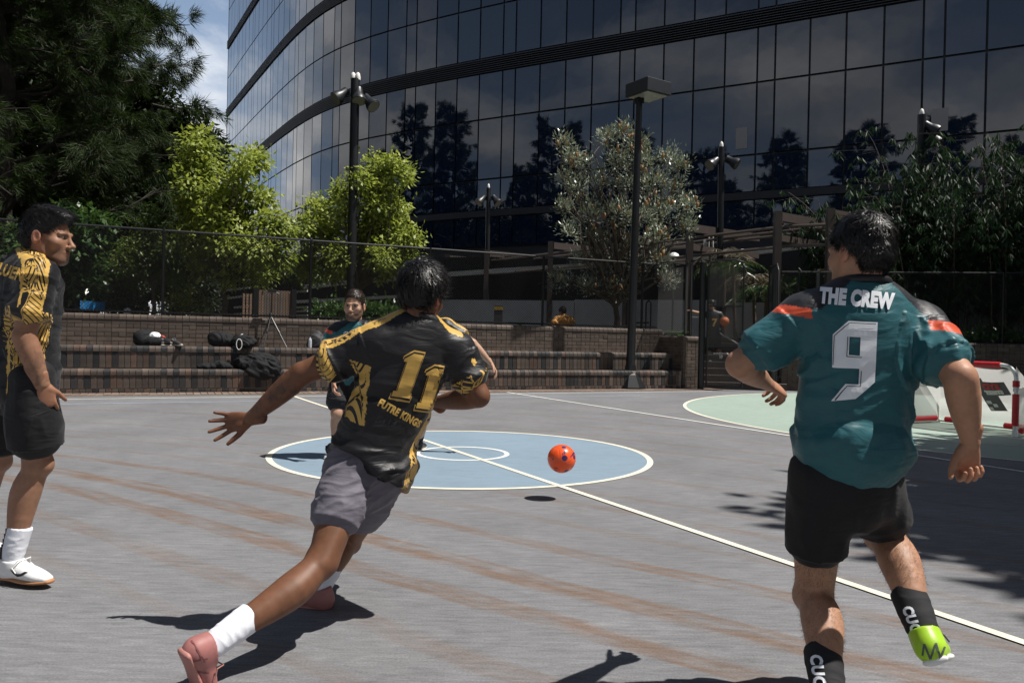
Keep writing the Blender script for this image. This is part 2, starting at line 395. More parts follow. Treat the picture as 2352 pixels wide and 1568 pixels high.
def bull_mesh(name, w, dep, h, m):
    r = min(h, dep)*.62; prof = [(dep/2, -h/2), (-dep/2, -h/2)]
    for k in range(6):
        a = math.pi-k*(math.pi/2)/5; prof.append((-dep/2+r+r*math.cos(a), h/2-r+r*math.sin(a)))
    prof.append((dep/2, h/2)); n = len(prof)
    V = [(x, y, z) for x in (-w/2, w/2) for y, z in prof]
    F = [tuple(range(n-1, -1, -1)), tuple(range(n, 2*n))]+[(i, (i+1) % n, n+(i+1) % n, n+i) for i in range(n)]
    # outward orientation
    me = make_mesh(name, V, F); bm = bmesh.new(); bm.from_mesh(me); bmesh.ops.recalc_face_normals(bm, faces=list(bm.faces)); bm.to_mesh(me); bm.free()
    me.materials.append(m); return me
PITCHB = 0.1
def tier(label, off, z0, z1, s0, s1, depth, base_row):
    t = thing('seating_tier', label, 'seating tier', wp((s0+s1)/2, off, z0))
    c = (s0+s1)/2
    b = MB().box(wp(c, off+depth/2+.012, (z0+z1-.012)/2), (s1-s0-.02, depth, z1-z0-.012), WE); b.build('core', MORTAR, t)
    bh = 0.105
    bulls = [bull_mesh('coping_brick', PITCHB-.009, .23, bh, m) for m in BR_MIX]
    sol = [box_mesh('soldier_brick', (PITCHB-.009, .05, (z1-z0)-bh-(.085 if base_row else 0)-.018), m, .003) for m in BR_MIX]
    bas = [box_mesh('base_brick', (PITCHB-.009, .05, .075), m, .003) for m in BR_MIX]
    n = int((s1-s0)/PITCHB)
    for k in range(n):
        s = s0+(k+.5)*PITCHB
        j = lambda: random.choices(range(len(BR_MIX)), MIXW)[0]
        dv = random.uniform(-.003, .003)
        inst('coping_brick', bulls[j()], t, wp(s, off+.095+dv, z1-bh/2), WANG)
        hh = (z1-z0)-bh-(.085 if base_row else 0)-.018
        inst('soldier_brick', sol[j()], t, wp(s, off+.022+dv, z1-bh-.009-hh/2), WANG)
        if base_row: inst('base_brick', bas[j()], t, wp(s+.03, off+.022-dv, z0+.04), WANG)
    return t
S0 = -2.0
S_END = s_at(1568, 0); S_END2 = s_at(1549, .42)
tier('low brick seating step with upright mixed bricks, next to the court edge', 0.0, 0.0, 0.43, S0, S_END, .5, True)
tier('raised brick seating step holding bags, below the brown retaining wall', 0.42, 0.43, 0.83, S0, S_END2, .6, False)
# paved seat tops behind the coping
PAVEM = mat('brick_paving', (.165, .125, .10), .8, noise=(9, .3))
WOFF = 0.98; WTOP = 1.40
def brick_face(parent, origin, e, n_out, length, z0, z1, mats, limit=None, name='brick'):
    """English bond courses on a face; pieces past the limit are joined"""
    ang = math.atan2(e[1], e[0]); ch = .079
    st = [box_mesh('brick', (.230, .03, .069), m, .0025) for m in mats]; hd = [box_mesh('brick', (.110, .03, .069), m, .0025) for m in mats]
    rows = int((z1-z0)/ch+.5); cnt = 0; rest = MB()
    items = []
    for r in range(rows):
        z = z1-(r+.5)*ch
        w = .24 if r % 2 == 0 else .12
        s = (.06 if r % 2 else .0)-w*.5
        while s < length:
            a = max(s, 0); bb = min(s+w, length)
            if bb-a > .03: items.append((a, bb, z, w))
            s += w
    for (a, bb, z, w) in items:
        p = origin+e*((a+bb)/2)+n_out*random.uniform(-.003, .003); k = random.randrange(len(mats))
        if limit is None or cnt < limit[0]:
            o = inst(name, (st if w > .2 else hd)[k], parent, (p[0], p[1], z), ang, ((bb-a-.01)/(w-.01), 1, 1)); cnt += 1
        else:
            rest.box((p[0], p[1], z), (bb-a-.01, .03, .069), e)
    if rest.V: tag(rest.build('bricks', mats[0], parent), kind='stuff')
wall = thing('retaining_wall', 'brown brick retaining wall with rounded coping behind the seating steps', 'wall', wp(5.5, WOFF, 0))
S_W = s_at(1528, WOFF)
MB().box(wp((S0+S_W)/2, WOFF+.19, WTOP/2-.03), (S_W-S0, .36, WTOP-.06), WE).build('core', MORTAR, wall)
brick_face(wall, wp(S0, WOFF+.006, 0), WE, -WN, S_W-S0, .83, WTOP-.105, BR_BROWN, [300])
cb = [bull_mesh('coping_brick', .111, .24, .10, m) for m in BR_BROWN]
for k in range(int((S_W-S0)/.12)):
    inst('coping_brick', random.choice(cb), wall, wp(S0+(k+.5)*.12, WOFF+.10, WTOP-.05), WANG)
jx = s_at(136, WOFF)
MB().box(wp(jx, WOFF-.014, 1.11), (.018, .012, .56), WE).build('expansion_joint', mat('joint_sealant', (.6, .58, .54), .7), wall)
# end pier by the gate
SP0, SP1 = S_END+.02, s_at(1606, 0)
pier = thing('brick_pier', 'short brown brick pier between the seating steps and the open gate', 'wall', wp((SP0+SP1)/2, .5, 0))
PT = 1.24
MB().box(wp((SP0+SP1)/2, .72, PT/2-.03), (SP1-SP0-.03, 1.38, PT-.06), WE).build('core', MORTAR, pier)
brick_face(pier, wp(SP0, .02, 0), WE, -WN, SP1-SP0, .02, PT-.1, BR_BROWN)
brick_face(pier, wp(SP0+.003, 1.4, 0), -WN, -WE, 1.36, .02, PT-.1, BR_BROWN)
for k in range(int((SP1-SP0)/.12)+1):
    inst('coping_brick', random.choice(cb), pier, wp(SP0+(k+.4)*.115, .11, PT-.05), WANG)
for k in range(10):
    inst('coping_brick', random.choice(cb), pier, wp(SP0+.11, .3+k*.12, PT-.05), WANG-math.pi/2)
# brick edging along the foot of the steps
path = obj('paving', [wp(S0, -.62, .003), wp(S_END+.9, -.62, .003), wp(S_END+.9, .02, .003), wp(S0, .02, .003)], [(0, 1, 2, 3)], MORTAR); tag(path, kind='structure')
pv = [box_mesh('paver', (.108, .225, .02), m, .003) for m in brickmats('paver', [(.24, .17, .135), (.21, .15, .12), (.27, .20, .16)], .15)]
for r in range(2):
    for k in range(int((S_END+.9-S0)/.118)):
        inst('paver', random.choice(pv), path, wp(S0+(k+.5)*.118, -.15-r*.24, .006), WANG)
# right-hand wall, in the shade of the trees
RW0, RW1 = P(1795, 893, 18.75), P(2900, 905, 17.0)
RE = nrm((RW1-RW0)*np.array([1, 1, 0])); RNn = np.array([-RE[1], RE[0], 0])
RW0[2] = 0
rwall = thing('retaining_wall', 'dark brick retaining wall topped by a low hedge behind the mini goal', 'wall', RW0+RE*5)
RL = 12.0; RT = 1.22
MB().box(RW0+RE*RL/2+RNn*.2+np.array([0, 0, RT/2-.04]), (RL, .36, RT-.08), RE).build('core', MORTAR, rwall)
brick_face(rwall, RW0+RNn*.006, RE, -RNn, RL, .02, RT-.1, BR_BROWN, [300])
for k in range(int(RL/.12)):
    p = RW0+RE*((k+.5)*.12)+RNn*.11; inst('coping_brick', random.choice(cb), rwall, (p[0], p[1], RT-.05), math.atan2(RE[1], RE[0]))
# garden level behind the walls
GARD = mat('garden_soil', (.045, .038, .028), .95, noise=(2.5, .5), bump=(8, .8, .05))
g0 = wp(-14, WOFF+.36, 1.22); g1 = wp(S_W-.05, WOFF+.36, 1.22)
tag(obj('garden_bed', [g0, g1, g1+WN*16, g0+WN*16], [(0, 1, 2, 3)], GARD), kind='structure')
h0 = RW0+RNn*.37+RE*.1; h1 = RW0+RE*14+RNn*.37
tag(obj('garden_bed', [(h0[0], h0[1], 1.12), (h1[0], h1[1], 1.12), (h1[0]+RNn[0]*12, h1[1]+RNn[1]*12, 1.12), (h0[0]+RNn[0]*12, h0[1]+RNn[1]*12, 1.12)], [(0, 1, 2, 3)], GARD), kind='structure')
# ================================================================== glass office building
GLASS = bpy.data.materials.new('dark_mirror_glass'); GLASS.use_nodes = True
_t = GLASS.node_tree; _b = _t.nodes['Principled BSDF']
_b.inputs['Base Color'].default_value = (0.006, 0.011, 0.025, 1); _b.inputs['Roughness'].default_value = 0.012
_b.inputs['IOR'].default_value = 1.32; _b.inputs['Coat Weight'].default_value = 1.0; _b.inputs['Coat IOR'].default_value = 1.5; _b.inputs['Coat Roughness'].default_value = 0.01; _b.inputs['Specular IOR Level'].default_value = 0.5
_b.inputs['Specular Tint'].default_value = (0.93, 0.95, 1.0, 1)
_oi = N(_t, 'ShaderNodeObjectInfo')
_mr = N(_t, 'ShaderNodeMapRange', inp={1: 0, 2: 1, 3: 0.3, 4: 0.62}); L(_t, _oi.outputs['Random'], _mr.inputs[0]); L(_t, _mr.outputs[0], _b.inputs['Specular IOR Level'])
_g = N(_t, 'ShaderNodeNewGeometry'); _n = N(_t, 'ShaderNodeTexNoise', inp={'Scale': 0.55, 'Detail': 2.0}); L(_t, _g.outputs['Position'], _n.inputs['Vector'])
_bp = N(_t, 'ShaderNodeBump', inp={'Strength': 0.05, 'Distance': 0.12}); L(_t, _n.outputs[0], _bp.inputs['Height']); L(_t, _bp.outputs[0], _b.inputs['Normal']); L(_t, _bp.outputs[0], _b.inputs['Coat Normal'])
LOUVM = mat('louvre_metal', (.012, .012, .014), .45)
BACKM = mat('facade_frame', (.006, .0065, .008), .6)
fx = [(586, 366), (632, 326), (678, 289), (722, 262), (769, 242), (830, 225), (890, 212), (989, 190), (1165, 157), (1345, 132), (1513, 103), (1661, 77), (1797, 53), (1973, 24)]
ZB = 18.0
fc = [G(x, y, ZB)[:2] for x, y in fx]
d0 = nrm(fc[0]-fc[2]); fc.insert(0, fc[0]+d0*15.5)
d1 = nrm(fc[-1]-fc[-4]); fc.append(fc[-1]+d1*9); fc.append(fc[-1]+d1*12)
fc = np.array(fc)
for _ in range(2):      # smooth the traced plan into a clean curve
    f2 = fc.copy(); f2[1:-1] = (fc[:-2]+2*fc[1:-1]+fc[2:])/4; fc = f2
def chaikin(p, n):
    for _ in range(n):
        q = [p[0]]
        for a, b in zip(p[:-1], p[1:]): q += [a*.75+b*.25, a*.25+b*.75]
        q.append(p[-1]); p = np.array(q)
    return p
fcs = chaikin(fc, 3)
seg = np.linalg.norm(np.diff(fcs, axis=0), axis=1); cum = np.concatenate([[0], np.cumsum(seg)]); FL = cum[-1]
def fpt(s): return np.array([np.interp(s, cum, fcs[:, 0]), np.interp(s, cum, fcs[:, 1])])
bld = thing('office_building', 'curved dark glass office building with louvred floor bands mirroring sky and trees', 'building', (fpt(FL*.6)[0], fpt(FL*.6)[1], 0))
rows = [(6.85, 8.80), (9.20, 11.2), (11.2, 15.05), (15.05, 18.0), (18.95, 22.25), (22.25, 25.6), (26.55, 30.0), (30.0, 33.4), (34.35, 37.8), (37.8, 41.2)]
bands = [(18.0, 18.95), (25.6, 26.55), (33.4, 34.35)]
def strip(s0, s1, z0, z1, off, mb, n=None):
    n = n or max(2, int((s1-s0)/1.2)); V = []; F = []
    for k in range(n+1):
        s = s0+(s1-s0)*k/n; p = fpt(s); q = fpt(min(s+.3, FL)); r = fpt(max(s-.3, 0)); t = nrm(q-r); no = np.array([t[1], -t[0]])   # outward: toward the court
        w = p+no*off; V += [(w[0], w[1], z0), (w[0], w[1], z1)]
    for k in range(n): F.append((2*k, 2*k+2, 2*k+3, 2*k+1))
    mb.add(V, F); return mb
# structural wall behind the panes
strip(0, FL, 0.0, 41.3, -0.10, MB(), 70).build('wall', BACKM, bld)
e0 = fpt(0); e1 = fpt(FL); back = np.array([8.0, 26.0])
MB().add([(e0[0], e0[1], 0), (e0[0]+6, e0[1]+25, 0), (e0[0]+6, e0[1]+25, 41.3), (e0[0], e0[1], 41.3)], [(0, 1, 2, 3)]).build('side_wall', BACKM, bld)
rf = chaikin(fc, 1); rv = [(p[0], p[1], 41.31) for p in rf]+[(e1[0]+20, e1[1]+30, 41.31), (e0[0]+20, e0[1]+30, 41.31)]
MB().add(rv, [tuple(range(len(rv)))]).build('roof', BACKM, bld)
for z0, z1 in bands:
    nsl = 7; hh = (z1-z0)/nsl
    strip(0, FL, z0-.02, z1+.02, -.04, MB(), 70).build('louvre_backing', BACKM, bld)
    for k in range(nsl):
        zc = z0+(k+.5)*hh; mb = MB()
        n = 70; V = []; F = []
        for i in range(n+1):
            s = FL*i/n; p = fpt(s); t = nrm(fpt(min(s+.3, FL))-fpt(max(s-.3, 0))); no = np.array([t[1], -t[0]])
            for (o_, dz) in ((.0, hh*.22), (.14, -hh*.12), (.14, -hh*.38), (.0, hh*.0)):
                w = p+no*o_; V.append((w[0], w[1], zc+dz))
        for i in range(n):
            for q in range(4):
                a = 4*i+q; b2 = 4*i+(q+1) % 4; F.append((a, a+4, b2+4, b2))
        mb.add(V, F).build('louvre', LOUVM, bld)
strip(0, FL, 8.8, 9.2, .12, MB(), 70).build('fascia', BACKM, bld)
# panes
s = 0.4; cols_ = []; k = 0
while s < FL-1.6:
    w = 0.92 if (k % 5 == 3) else 1.74
    cols_.append((s, s+w)); s += w; k += 1
panes = []
for ri, (z0, z1) in enumerate(rows):
    for ci, (a, b) in enumerate(cols_):
        p, q = fpt(a+.05), fpt(b-.05); c = (p+q)/2
        dd = np.array([c[0], c[1], (z0+z1)/2])-CAM; dep = dd@_f; px = CW/2+FPX*(dd@_r)/dep; py = CH/2-FPX*(dd@_u)/dep
        vis = -60 < px < CW+60 and -120 < py < 640
        size = np.linalg.norm(q-p)*(z1-z0)/dep**2
        panes.append((vis, size, p, q, z0, z1, ri, ci))
panes.sort(key=lambda t: (not t[0], -t[1]))
pane_me = {}
rest = MB()
for i, (vis, size, p, q, z0, z1, ri, ci) in enumerate(panes):
    t = q-p; w = np.linalg.norm(t); ang = math.atan2(t[1], t[0])
    tx, tz = random.gauss(0, .0016), random.gauss(0, .0028)
    c = (p+q)/2
    if i < 300:
        key = round(z1-z0, 2)
        if key not in pane_me: pane_me[key] = box_mesh('glass_panel', (1.0, .05, z1-z0-.11), GLASS)
        inst('glass_panel', pane_me[key], bld, (c[0], c[1], (z0+z1)/2), rot=(tx, 0, ang+tz), scale=(w, 1, 1))
    else:
        rest.box((c[0], c[1], (z0+z1)/2), (w, .05, z1-z0-.11), (t[0]/w+tz*.5, t[1]/w, 0))
tag(rest.build('glass_panels', GLASS, bld), kind='stuff')
# notices taped inside two windows
PAPER = mat('paper_notice', (.20, .18, .17), .5)
def on_facade(x, y, off):
    d = ray(x, y); best = None
    for s in np.linspace(0, FL, 1500):
        p = fpt(s); v = abs(p[0]*d[1]-p[1]*d[0])
        if best is None or v < best[0]: best = (v, s)
    s = best[1]; p = fpt(s); t = nrm(fpt(s+.2)-fpt(s-.2)); no = np.array([t[1], -t[0]])
    z = CAMH+d[2]*(p[1]/d[1]); w = p+no*off
    return np.array([w[0], w[1], z]), np.array([t[0], t[1], 0])
for x, y, w, h in ((1703, 318, .62, 1.15), (2158, 276, .72, 1.1)):
    c, t = on_facade(x, y, .05); MB().box(c, (w, .012, h), t).build('window_notice', PAPER, bld)
# podium below the panes: pale rails and a long light beam that follow the curve
PALE = mat('pale_rail', (.40, .39, .37), .55)
VOIDM = mat('podium_dark', (.010, .010, .011), .8)
def rail_tube(name, pts, r, m, parent): return MB().tube(pts, r, 6).build(name, m, parent, True)
# ------------------------------------------------------------------ podium terrace
pod = thing('podium_terrace', 'dark podium terrace with long pale horizontal rails below the glass facade', 'terrace', P(1000, 760, 33)*np.array([1, 1, 0]))
def pod_wall(pts, z0, z1, m, name):
    V = []; F = []
    for p in pts: V += [(p[0], p[1], z0), (p[0], p[1], z1)]
    for k in range(len(pts)-1): F.append((2*k, 2*k+2, 2*k+3, 2*k+1))
    return obj(name, V, F, m, pod)
line_b = [P(470, 700, 32), P(600, 700, 31.5), P(800, 690, 31), P(1000, 690, 30), P(1320, 690, 28), P(1640, 690, 26), P(1950, 690, 24), P(2500, 690, 22)]
pod_wall(line_b, 1.2, 4.1, VOIDM, 'screen_and_void')  # dark screen; elsewhere a near-black sheet painting the shade under the canopy
A1 = [(696, 659, 30.6), (800, 648, 30.4), (913, 639, 29.8), (1017, 631, 29.3), (1150, 622, 28.5), (1316, 612, 27.4), (1480, 601, 26.4), (1700, 583, 25), (1870, 562, 23.5), (1960, 556, 23.2)]
for a, b in zip(A1[:-1], A1[1:]):
    MB().beam(P(*a), P(*b), .16, .17).build('pale_beam', PALE, pod)
B1 = [(677, 693, 30.4), (800, 687, 30.2), (913, 681, 29.6), (1010, 678, 29.1)]
for a, b in zip(B1[:-1], B1[1:]): MB().beam(P(*a), P(*b), .1, .11).build('pale_beam', PALE, pod)
for (x0, y0, x1, y1) in ((486, 654, 574, 641), (486, 671, 574, 660), (486, 690, 574, 678), (486, 712, 516, 709), (486, 726, 516, 724), (538, 706, 574, 703), (538, 722, 574, 720), (680, 670, 706, 668), (680, 706, 706, 705), (680, 715, 706, 714), (680, 724, 706, 724), (680, 732, 706, 731)):
    MB().beam(P(x0, y0, 30.8), P(x1, y1, 30.4), .06, .075).build('rail', PALE, pod)
# ------------------------------------------------------------------ pale concrete planter wall in front of the terrace
CONC = mat('pale_concrete', (.36, .37, .385), .85, noise=(1.2, .15), bump=(30, .2, .01))
pl = thing('planter_wall', 'long pale concrete planter wall below the pergola', 'wall', P(1300, 745, 26)*np.array([1, 1, 0]))
for (x0, yt0, yb0, Y0, x1, yt1, yb1, Y1) in ((1010, 690, 742, 27.6, 1320, 689, 744, 26.2), (1322, 688, 744, 26.2, 1660, 690, 750, 24.6), (1640, 700, 757, 23.4, 1900, 690, 757, 22.3), (1900, 688, 757, 22.3, 2450, 660, 757, 19.9)):
    a, b = P(x0, yt0, Y0), P(x1, yt1, Y1); zt = (a[2]+b[2])/2; zb = 0.9
    a[2] = b[2] = (zt+zb)/2
    MB().beam(a, b, .25, zt-zb).build('panel', CONC, pl)
# ------------------------------------------------------------------ pergola
BROWN = mat('pergola_brown', (.052, .038, .032), .6, noise=(8, .2))
TUBEB = mat('pergola_tube', (.10, .078, .066), .5)
perg = thing('pergola', 'brown timber pergola of posts, sloping beams and long tubes before the glass facade', 'pergola', P(1500, 760, 23)*np.array([1, 1, 0]))
PF = [(1027, 588, 30.2), (1118, 577, 28.6), (1265, 558, 26.3), (1440, 540, 23.9), (1585, 517, 21.9), (1787, 490, 19.9), (1908, 484, 19.2)]
tops = [P(*p) for p in PF]
bdir = np.array([.80, .58, 0]); bdir /= np.linalg.norm(bdir)
for i, tp in enumerate(tops):
    MB().beam((tp[0], tp[1], 1.0), tp+np.array([0, 0, .05]), .17, .17, (0, 1, 0)).build('post', BROWN, perg)
    back = tp+bdir*3.0; back[2] = tp[2]
    MB().beam(tp+bdir*.09-np.array([0, 0, .08]), back-np.array([0, 0, .08]), .14, .22).build('beam', BROWN, perg)
    low = tp-np.array([0, 0, .62])
    if i >= 3: MB().beam(low+bdir*.09, low+bdir*3.0, .12, .16).build('beam', BROWN, perg)
for off, dz in ((.55, -.26), (1.25, -.26), (1.9, -.26), (.5, -.78)):
    pts = [tp+bdir*off+np.array([0, 0, dz]) for tp in tops]
    pts.append(pts[-1]+(pts[-1]-pts[-2])*.15)
    MB().tube(pts, .045, 6).build('tube', TUBEB, perg, True)

# ================================================================== chain-link fences, gate, stairs
WIRE = mat('fence_wire', (.008, .008, .009), .4, .35)
def chainlink(mb, o, e, length, z0, z1, pitch=.060, r=.0036, n=(0, 0, 0)):
    h = z1-z0; o = np.asarray(o, float); n = np.asarray(n, float)
    def w(a, b, off):
        p = np.array([o[0], o[1], 0])+e*a[0]+n*off; q = np.array([o[0], o[1], 0])+e*b[0]+n*off
        p[2] = z0+a[1]; q[2] = z0+b[1]
        t = nrm(q-p); u = nrm(np.cross(t, e)); v = np.cross(t, u); V = []
        for c in (p, q):
            for k in range(3):
                an = 2.0944*k; V.append(c+r*(math.cos(an)*u+math.sin(an)*v))
        mb.add(V, [(0, 1, 4, 3), (1, 2, 5, 4), (2, 0, 3, 5)])
    x = -h
    while x < length:
        a = (max(x, 0), max(0, -x)); b = (min(x+h, length), min(h, length-x))
        if b[0]-a[0] > .02: w(a, b, .002); w((a[0], h-a[1]), (b[0], h-b[1]), -.002)
        x += pitch
    return mb
def fence(label, o, e, length, z0, z1, posts, cat='fence', lift=.03, n=None):
    o = np.asarray(o, float); t = thing('chain_link_fence', label, cat, (o[0]+e[0]*length/2, o[1]+e[1]*length/2, z0-lift))
    nn = np.array([-e[1], e[0], 0])
    tag(chainlink(MB(), o, e, length, z0, z1, n=nn).build('wire_mesh', WIRE, t), kind='stuff')
    for s in posts:
        p = np.array([o[0], o[1], 0])+e*s+nn*.03
        MB().tube([(p[0], p[1], z0-lift), (p[0], p[1], z1+.02)], .03, 10).build('post', BLACKM, t, True)
    for z in (z1, z0+.02):
        a = np.array([o[0], o[1], z])+nn*.03; MB().tube([a, a+e*length], .021, 8).build('rail', BLACKM, t, True)
    return t
FO = WOFF+.2
sps = [s_at(x, FO) for x in (-250, 60, 372, 711, 985, 1246, 1474)]
fo = wp(S0, FO, 0)
fence('long black chain link fence standing on the brown brick retaining wall', fo, WE, S_W-S0-.1, WTOP+.03, 3.02, [s-S0 for s in sps if s > S0])
cr = wp(S_W-.1, FO, 0); pr = wp(SP1-.1, .2, 0); ce = nrm(pr-cr)
fence('short chain link fence return above the brick pier beside the gate', cr, ce, np.linalg.norm(pr-cr), PT+.05, 3.05, [np.linalg.norm(pr-cr)*.82, np.linalg.norm(pr-cr)-.03])
# gate: leaf with rounded top, hinged on the pier
gate = thing('gate', 'tall black chain link gate leaf with rounded top corners before the stairs', 'gate', P(1660, 890, 18.35)*np.array([1, 1, 0]))
GY0, GY1 = 18.4, 18.1
ga, gb = P(1622, 890, GY0), P(1703, 890, GY1); ga[2] = gb[2] = 0
ge = nrm(gb-ga); gl = np.linalg.norm(gb-ga); gz = 3.02
pts = [ga+np.array([0, 0, .08]), ga+np.array([0, 0, gz-.2]), ga+ge*.06+np.array([0, 0, gz-.05]), ga+ge*.2+np.array([0, 0, gz]), gb-ge*.2+np.array([0, 0, gz]), gb-ge*.06+np.array([0, 0, gz-.05]), gb+np.array([0, 0, gz-.2]), gb+np.array([0, 0, .08])]
MB().tube(pts, .022, 8).build('frame', BLACKM, gate, True)
for z in (.1, 1.0, 1.95): MB().tube([ga+np.array([0, 0, z]), gb+np.array([0, 0, z])], .016, 8).build('rail', BLACKM, gate, True)
tag(chainlink(MB(), ga, ge, gl, .1, gz-.02).build('wire_mesh', WIRE, gate), kind='stuff')
gp = thing('gate_post', 'thick black gate post standing between the brick pier and the gate leaf', 'post', ga-ge*.13)
MB().tube([ga-ge*.13, ga-ge*.13+np.array([0, 0, 2.95])], .075, 12).build('pole', BLACKM, gp, True)
MB().lathe(ga-ge*.13+np.array([0, 0, 2.95]), [(.08, 0), (.075, .03), (.03, .06)], 12).build('cap', BLACKM, gp, True)
g2a = P(1782, 890, 18.6); g2a[2] = 0
gate2 = thing('gate', 'second black chain link gate leaf swung open edge-on beside the dark hedge', 'gate', g2a)
g2b = g2a+np.array([.10, .95, 0]); e2 = nrm(g2b-g2a)
MB().tube([g2a+np.array([0, 0, .08]), g2a+np.array([0, 0, 2.85]), g2a+e2*.15+np.array([0, 0, 3.0]), g2b-e2*.15+np.array([0, 0, 3.0]), g2b+np.array([0, 0, 2.85]), g2b+np.array([0, 0, .08])], .024, 8).build('frame', BLACKM, gate2, True)
tag(chainlink(MB(), g2a, e2, .95, .1, 2.98).build('wire_mesh', WIRE, gate2), kind='stuff')
gp2 = thing('gate_post', 'thick black gate post at the foot of the dark brick wall', 'post', g2a-np.array([.1, .05, 0]))
MB().tube([g2a-np.array([.1, .05, 0]), g2a-np.array([.1, .05, -2.6])], .07, 12).build('pole', BLACKM, gp2, True)
# right fence on the shaded wall
ro = RW0+RNn*.3
fence('chain link fence on the shaded brick wall among the drooping bamboo', ro, RE, RL, RT+.02, 2.85, [.4, 2.4, 4.9, 7.4, 9.9])
# stairs behind the gate
STEPM = mat('step_brick', (.07, .052, .042), .8, noise=(12, .3)); NOSE = mat('step_nosing', (.30, .28, .26), .7, noise=(20, .2))
st = thing('stairs', 'dark brick stairs with pale nosings climbing behind the gate', 'stairs', P(1690, 885, 19)*np.array([1, 1, 0]))
sd = nrm(np.array([.16, 1, 0])); sx = np.array([sd[1], -sd[0], 0])
s00 = P(1702, 880, 18.75); s00[2] = 0
for k in range(8):
    c = s00+sd*(.33*k+1.2)+np.array([0, 0, .155*(k+1)/2])
    MB().box(c, (2.1, 2.4, .155*(k+1)), sx).build('step', STEPM, st)
    MB().box(s00+sd*(.33*k+.03)+np.array([0, 0, .155*(k+1)+.004]), (2.1, .06, .012), sx).build('nosing', NOSE, st)
hr = thing('handrail', 'pale tubular handrail sloping beside the stairs', 'handrail', P(1700, 800, 20)*np.array([1, 1, 0]))
def tubeline(parent, name, m, r, *pts): return MB().tube(pts, r, 8).build(name, m, parent, True)
h_a, h_b = P(1648, 762, 20.6), P(1712, 800, 19.3)
tubeline(hr, 'rail', GALV, .022, P(1630, 757, 21.4), h_a, h_b, P(1716, 812, 19.2))
for q, zz in ((h_a, .40), (h_b, .16)): tubeline(hr, 'upright', GALV, .018, q, np.array([q[0], q[1], zz]))
hr2 = thing('handrail', 'short looped handrail end at ankle height behind the gate', 'handrail', P(1655, 850, 19.6)*np.array([1, 1, 0]))
tubeline(hr2, 'loop', GALV, .018, P(1638, 812, 19.9), P(1670, 812, 19.6), P(1678, 816, 19.6), P(1680, 824, 19.6), P(1677, 834, 19.6), P(1668, 838, 19.6), (P(1668, 838, 19.6)[0], P(1668, 838, 19.6)[1], .3))
hr3 = thing('handrail', 'bent pale handrail rising behind the fence near the banksia trunk', 'handrail', P(1600, 750, 22.5)*np.array([1, 1, 0])+np.array([0, 0, .9]))
tubeline(hr3, 'rail', GALV, .025, P(1580, 752, 22), P(1583, 729, 22), P(1612, 729, 22), P(1655, 756, 21.6))
hb = thing('bike_rack', 'black tubular hoop rack standing by the banksia trunk', 'rack', P(1450, 748, 21)*np.array([1, 1, 0])+np.array([0, 0, 1.22]))
for x0, x1 in ((1438, 1446), (1483, 1494)):
    a, b = P(x0, 750, 20.9), P(x1, 750, 20.6); a[2] = b[2] = 1.22; z = 2.18
    tubeline(hb, 'hoop', BLACKM, .02, a, np.array([a[0], a[1], z-.08]), (a+b)/2+np.array([0, 0, z-1.22]), np.array([b[0], b[1], z-.08]), b)
MB().tube([P(1440, 741, 20.9), P(1490, 741, 20.6)], .02, 8).build('crossbar', BLACKM, hb, True)

# ================================================================== lamp posts
LENS = mat('lamp_glass', (.30, .30, .27), .15, .6); LENSW = mat('lamp_lens_pale', (.14, .135, .12), .25); CAPW = mat('lamp_cap_white', (.78, .76, .70), .5)
LBODY = mat('lamp_body', (.013, .015, .018), .4, noise=(20, .2))
def lamppost_flood(label, xt, yt, xb, yb, Y, zb, r, lights, caps, scale=1.0):
    tp = P(xt, yt, Y); bp_ = P(xb, yb, Y); bp_[2] = zb; base = bp_
    t = thing('lamp_post', label, 'lamp post', base, 'black flood light posts')
    MB().tube([base, tp], r, 14).build('pole', BLACKM, t, True)
    MB().tube([base, base+np.array([0, 0, .9])], [r*1.6, r*1.35], 14).build('base_sleeve', BLACKM, t, True)
    for dx in caps:
        MB().lathe(tp+np.array([dx, 0, 0]), [(r*.62, -.02), (r*.62, .05*scale), (r*.45, .13*scale), (r*.1, .16*scale)], 10).build('cap', CAPW, t, True)
    for (ox, oz, ax, down) in lights:
        c = tp+np.array([ox, -.06*scale, oz]); a = nrm(np.array([ax, -.45, -down]))
        body = MB().lathe(c, [(.04*scale, -.2*scale), (.10*scale, -.19*scale), (.11*scale, -.03*scale), (.125*scale, 0), (.165*scale, .10*scale), (.17*scale, .17*scale)], 14, a).build('flood_light', LBODY, t, True)
        MB().lathe(c, [(.155*scale, .165*scale), (.15*scale, .18*scale)], 14, a).build('lens', LENSW, body, True)
        MB().tube([np.array([tp[0], tp[1], c[2]]), c-a*.05*scale], .022*scale, 6).build('bracket', BLACKM, body, True)
    return t
lamppost_flood('tall black post with three flood lights and two white caps by the lime green tree', 816, 182, 806, 690, 18.6, 1.22, .105, [(-.32, -.40, -.75, .75), (.10, -.40, .15, 1.0), (.36, -.55, .8, .9)], (-.05, .06))
lamppost_flood('thin distant flood light post in front of tree reflections, near the pergola start', 1122, 432, 1118, 740, 29, 1.0, .085, [(-.25, -.45, -.7, .9), (.28, -.45, .7, .9)], (0,))
lamppost_flood('black flood light post rising behind the gate beside the banksia', 1657, 338, 1652, 760, 22.5, .9, .09, [(-.24, -.46, -.8, .7), (.30, -.42, .9, .6)], (0,))
lamppost_flood('thick black post with a flood light among the bamboo', 2117, 264, 2106, 700, 20.4, 1.12, .10, [(.22, -.35, .9, .8), (.28, -.62, .6, 1.0)], (0,))
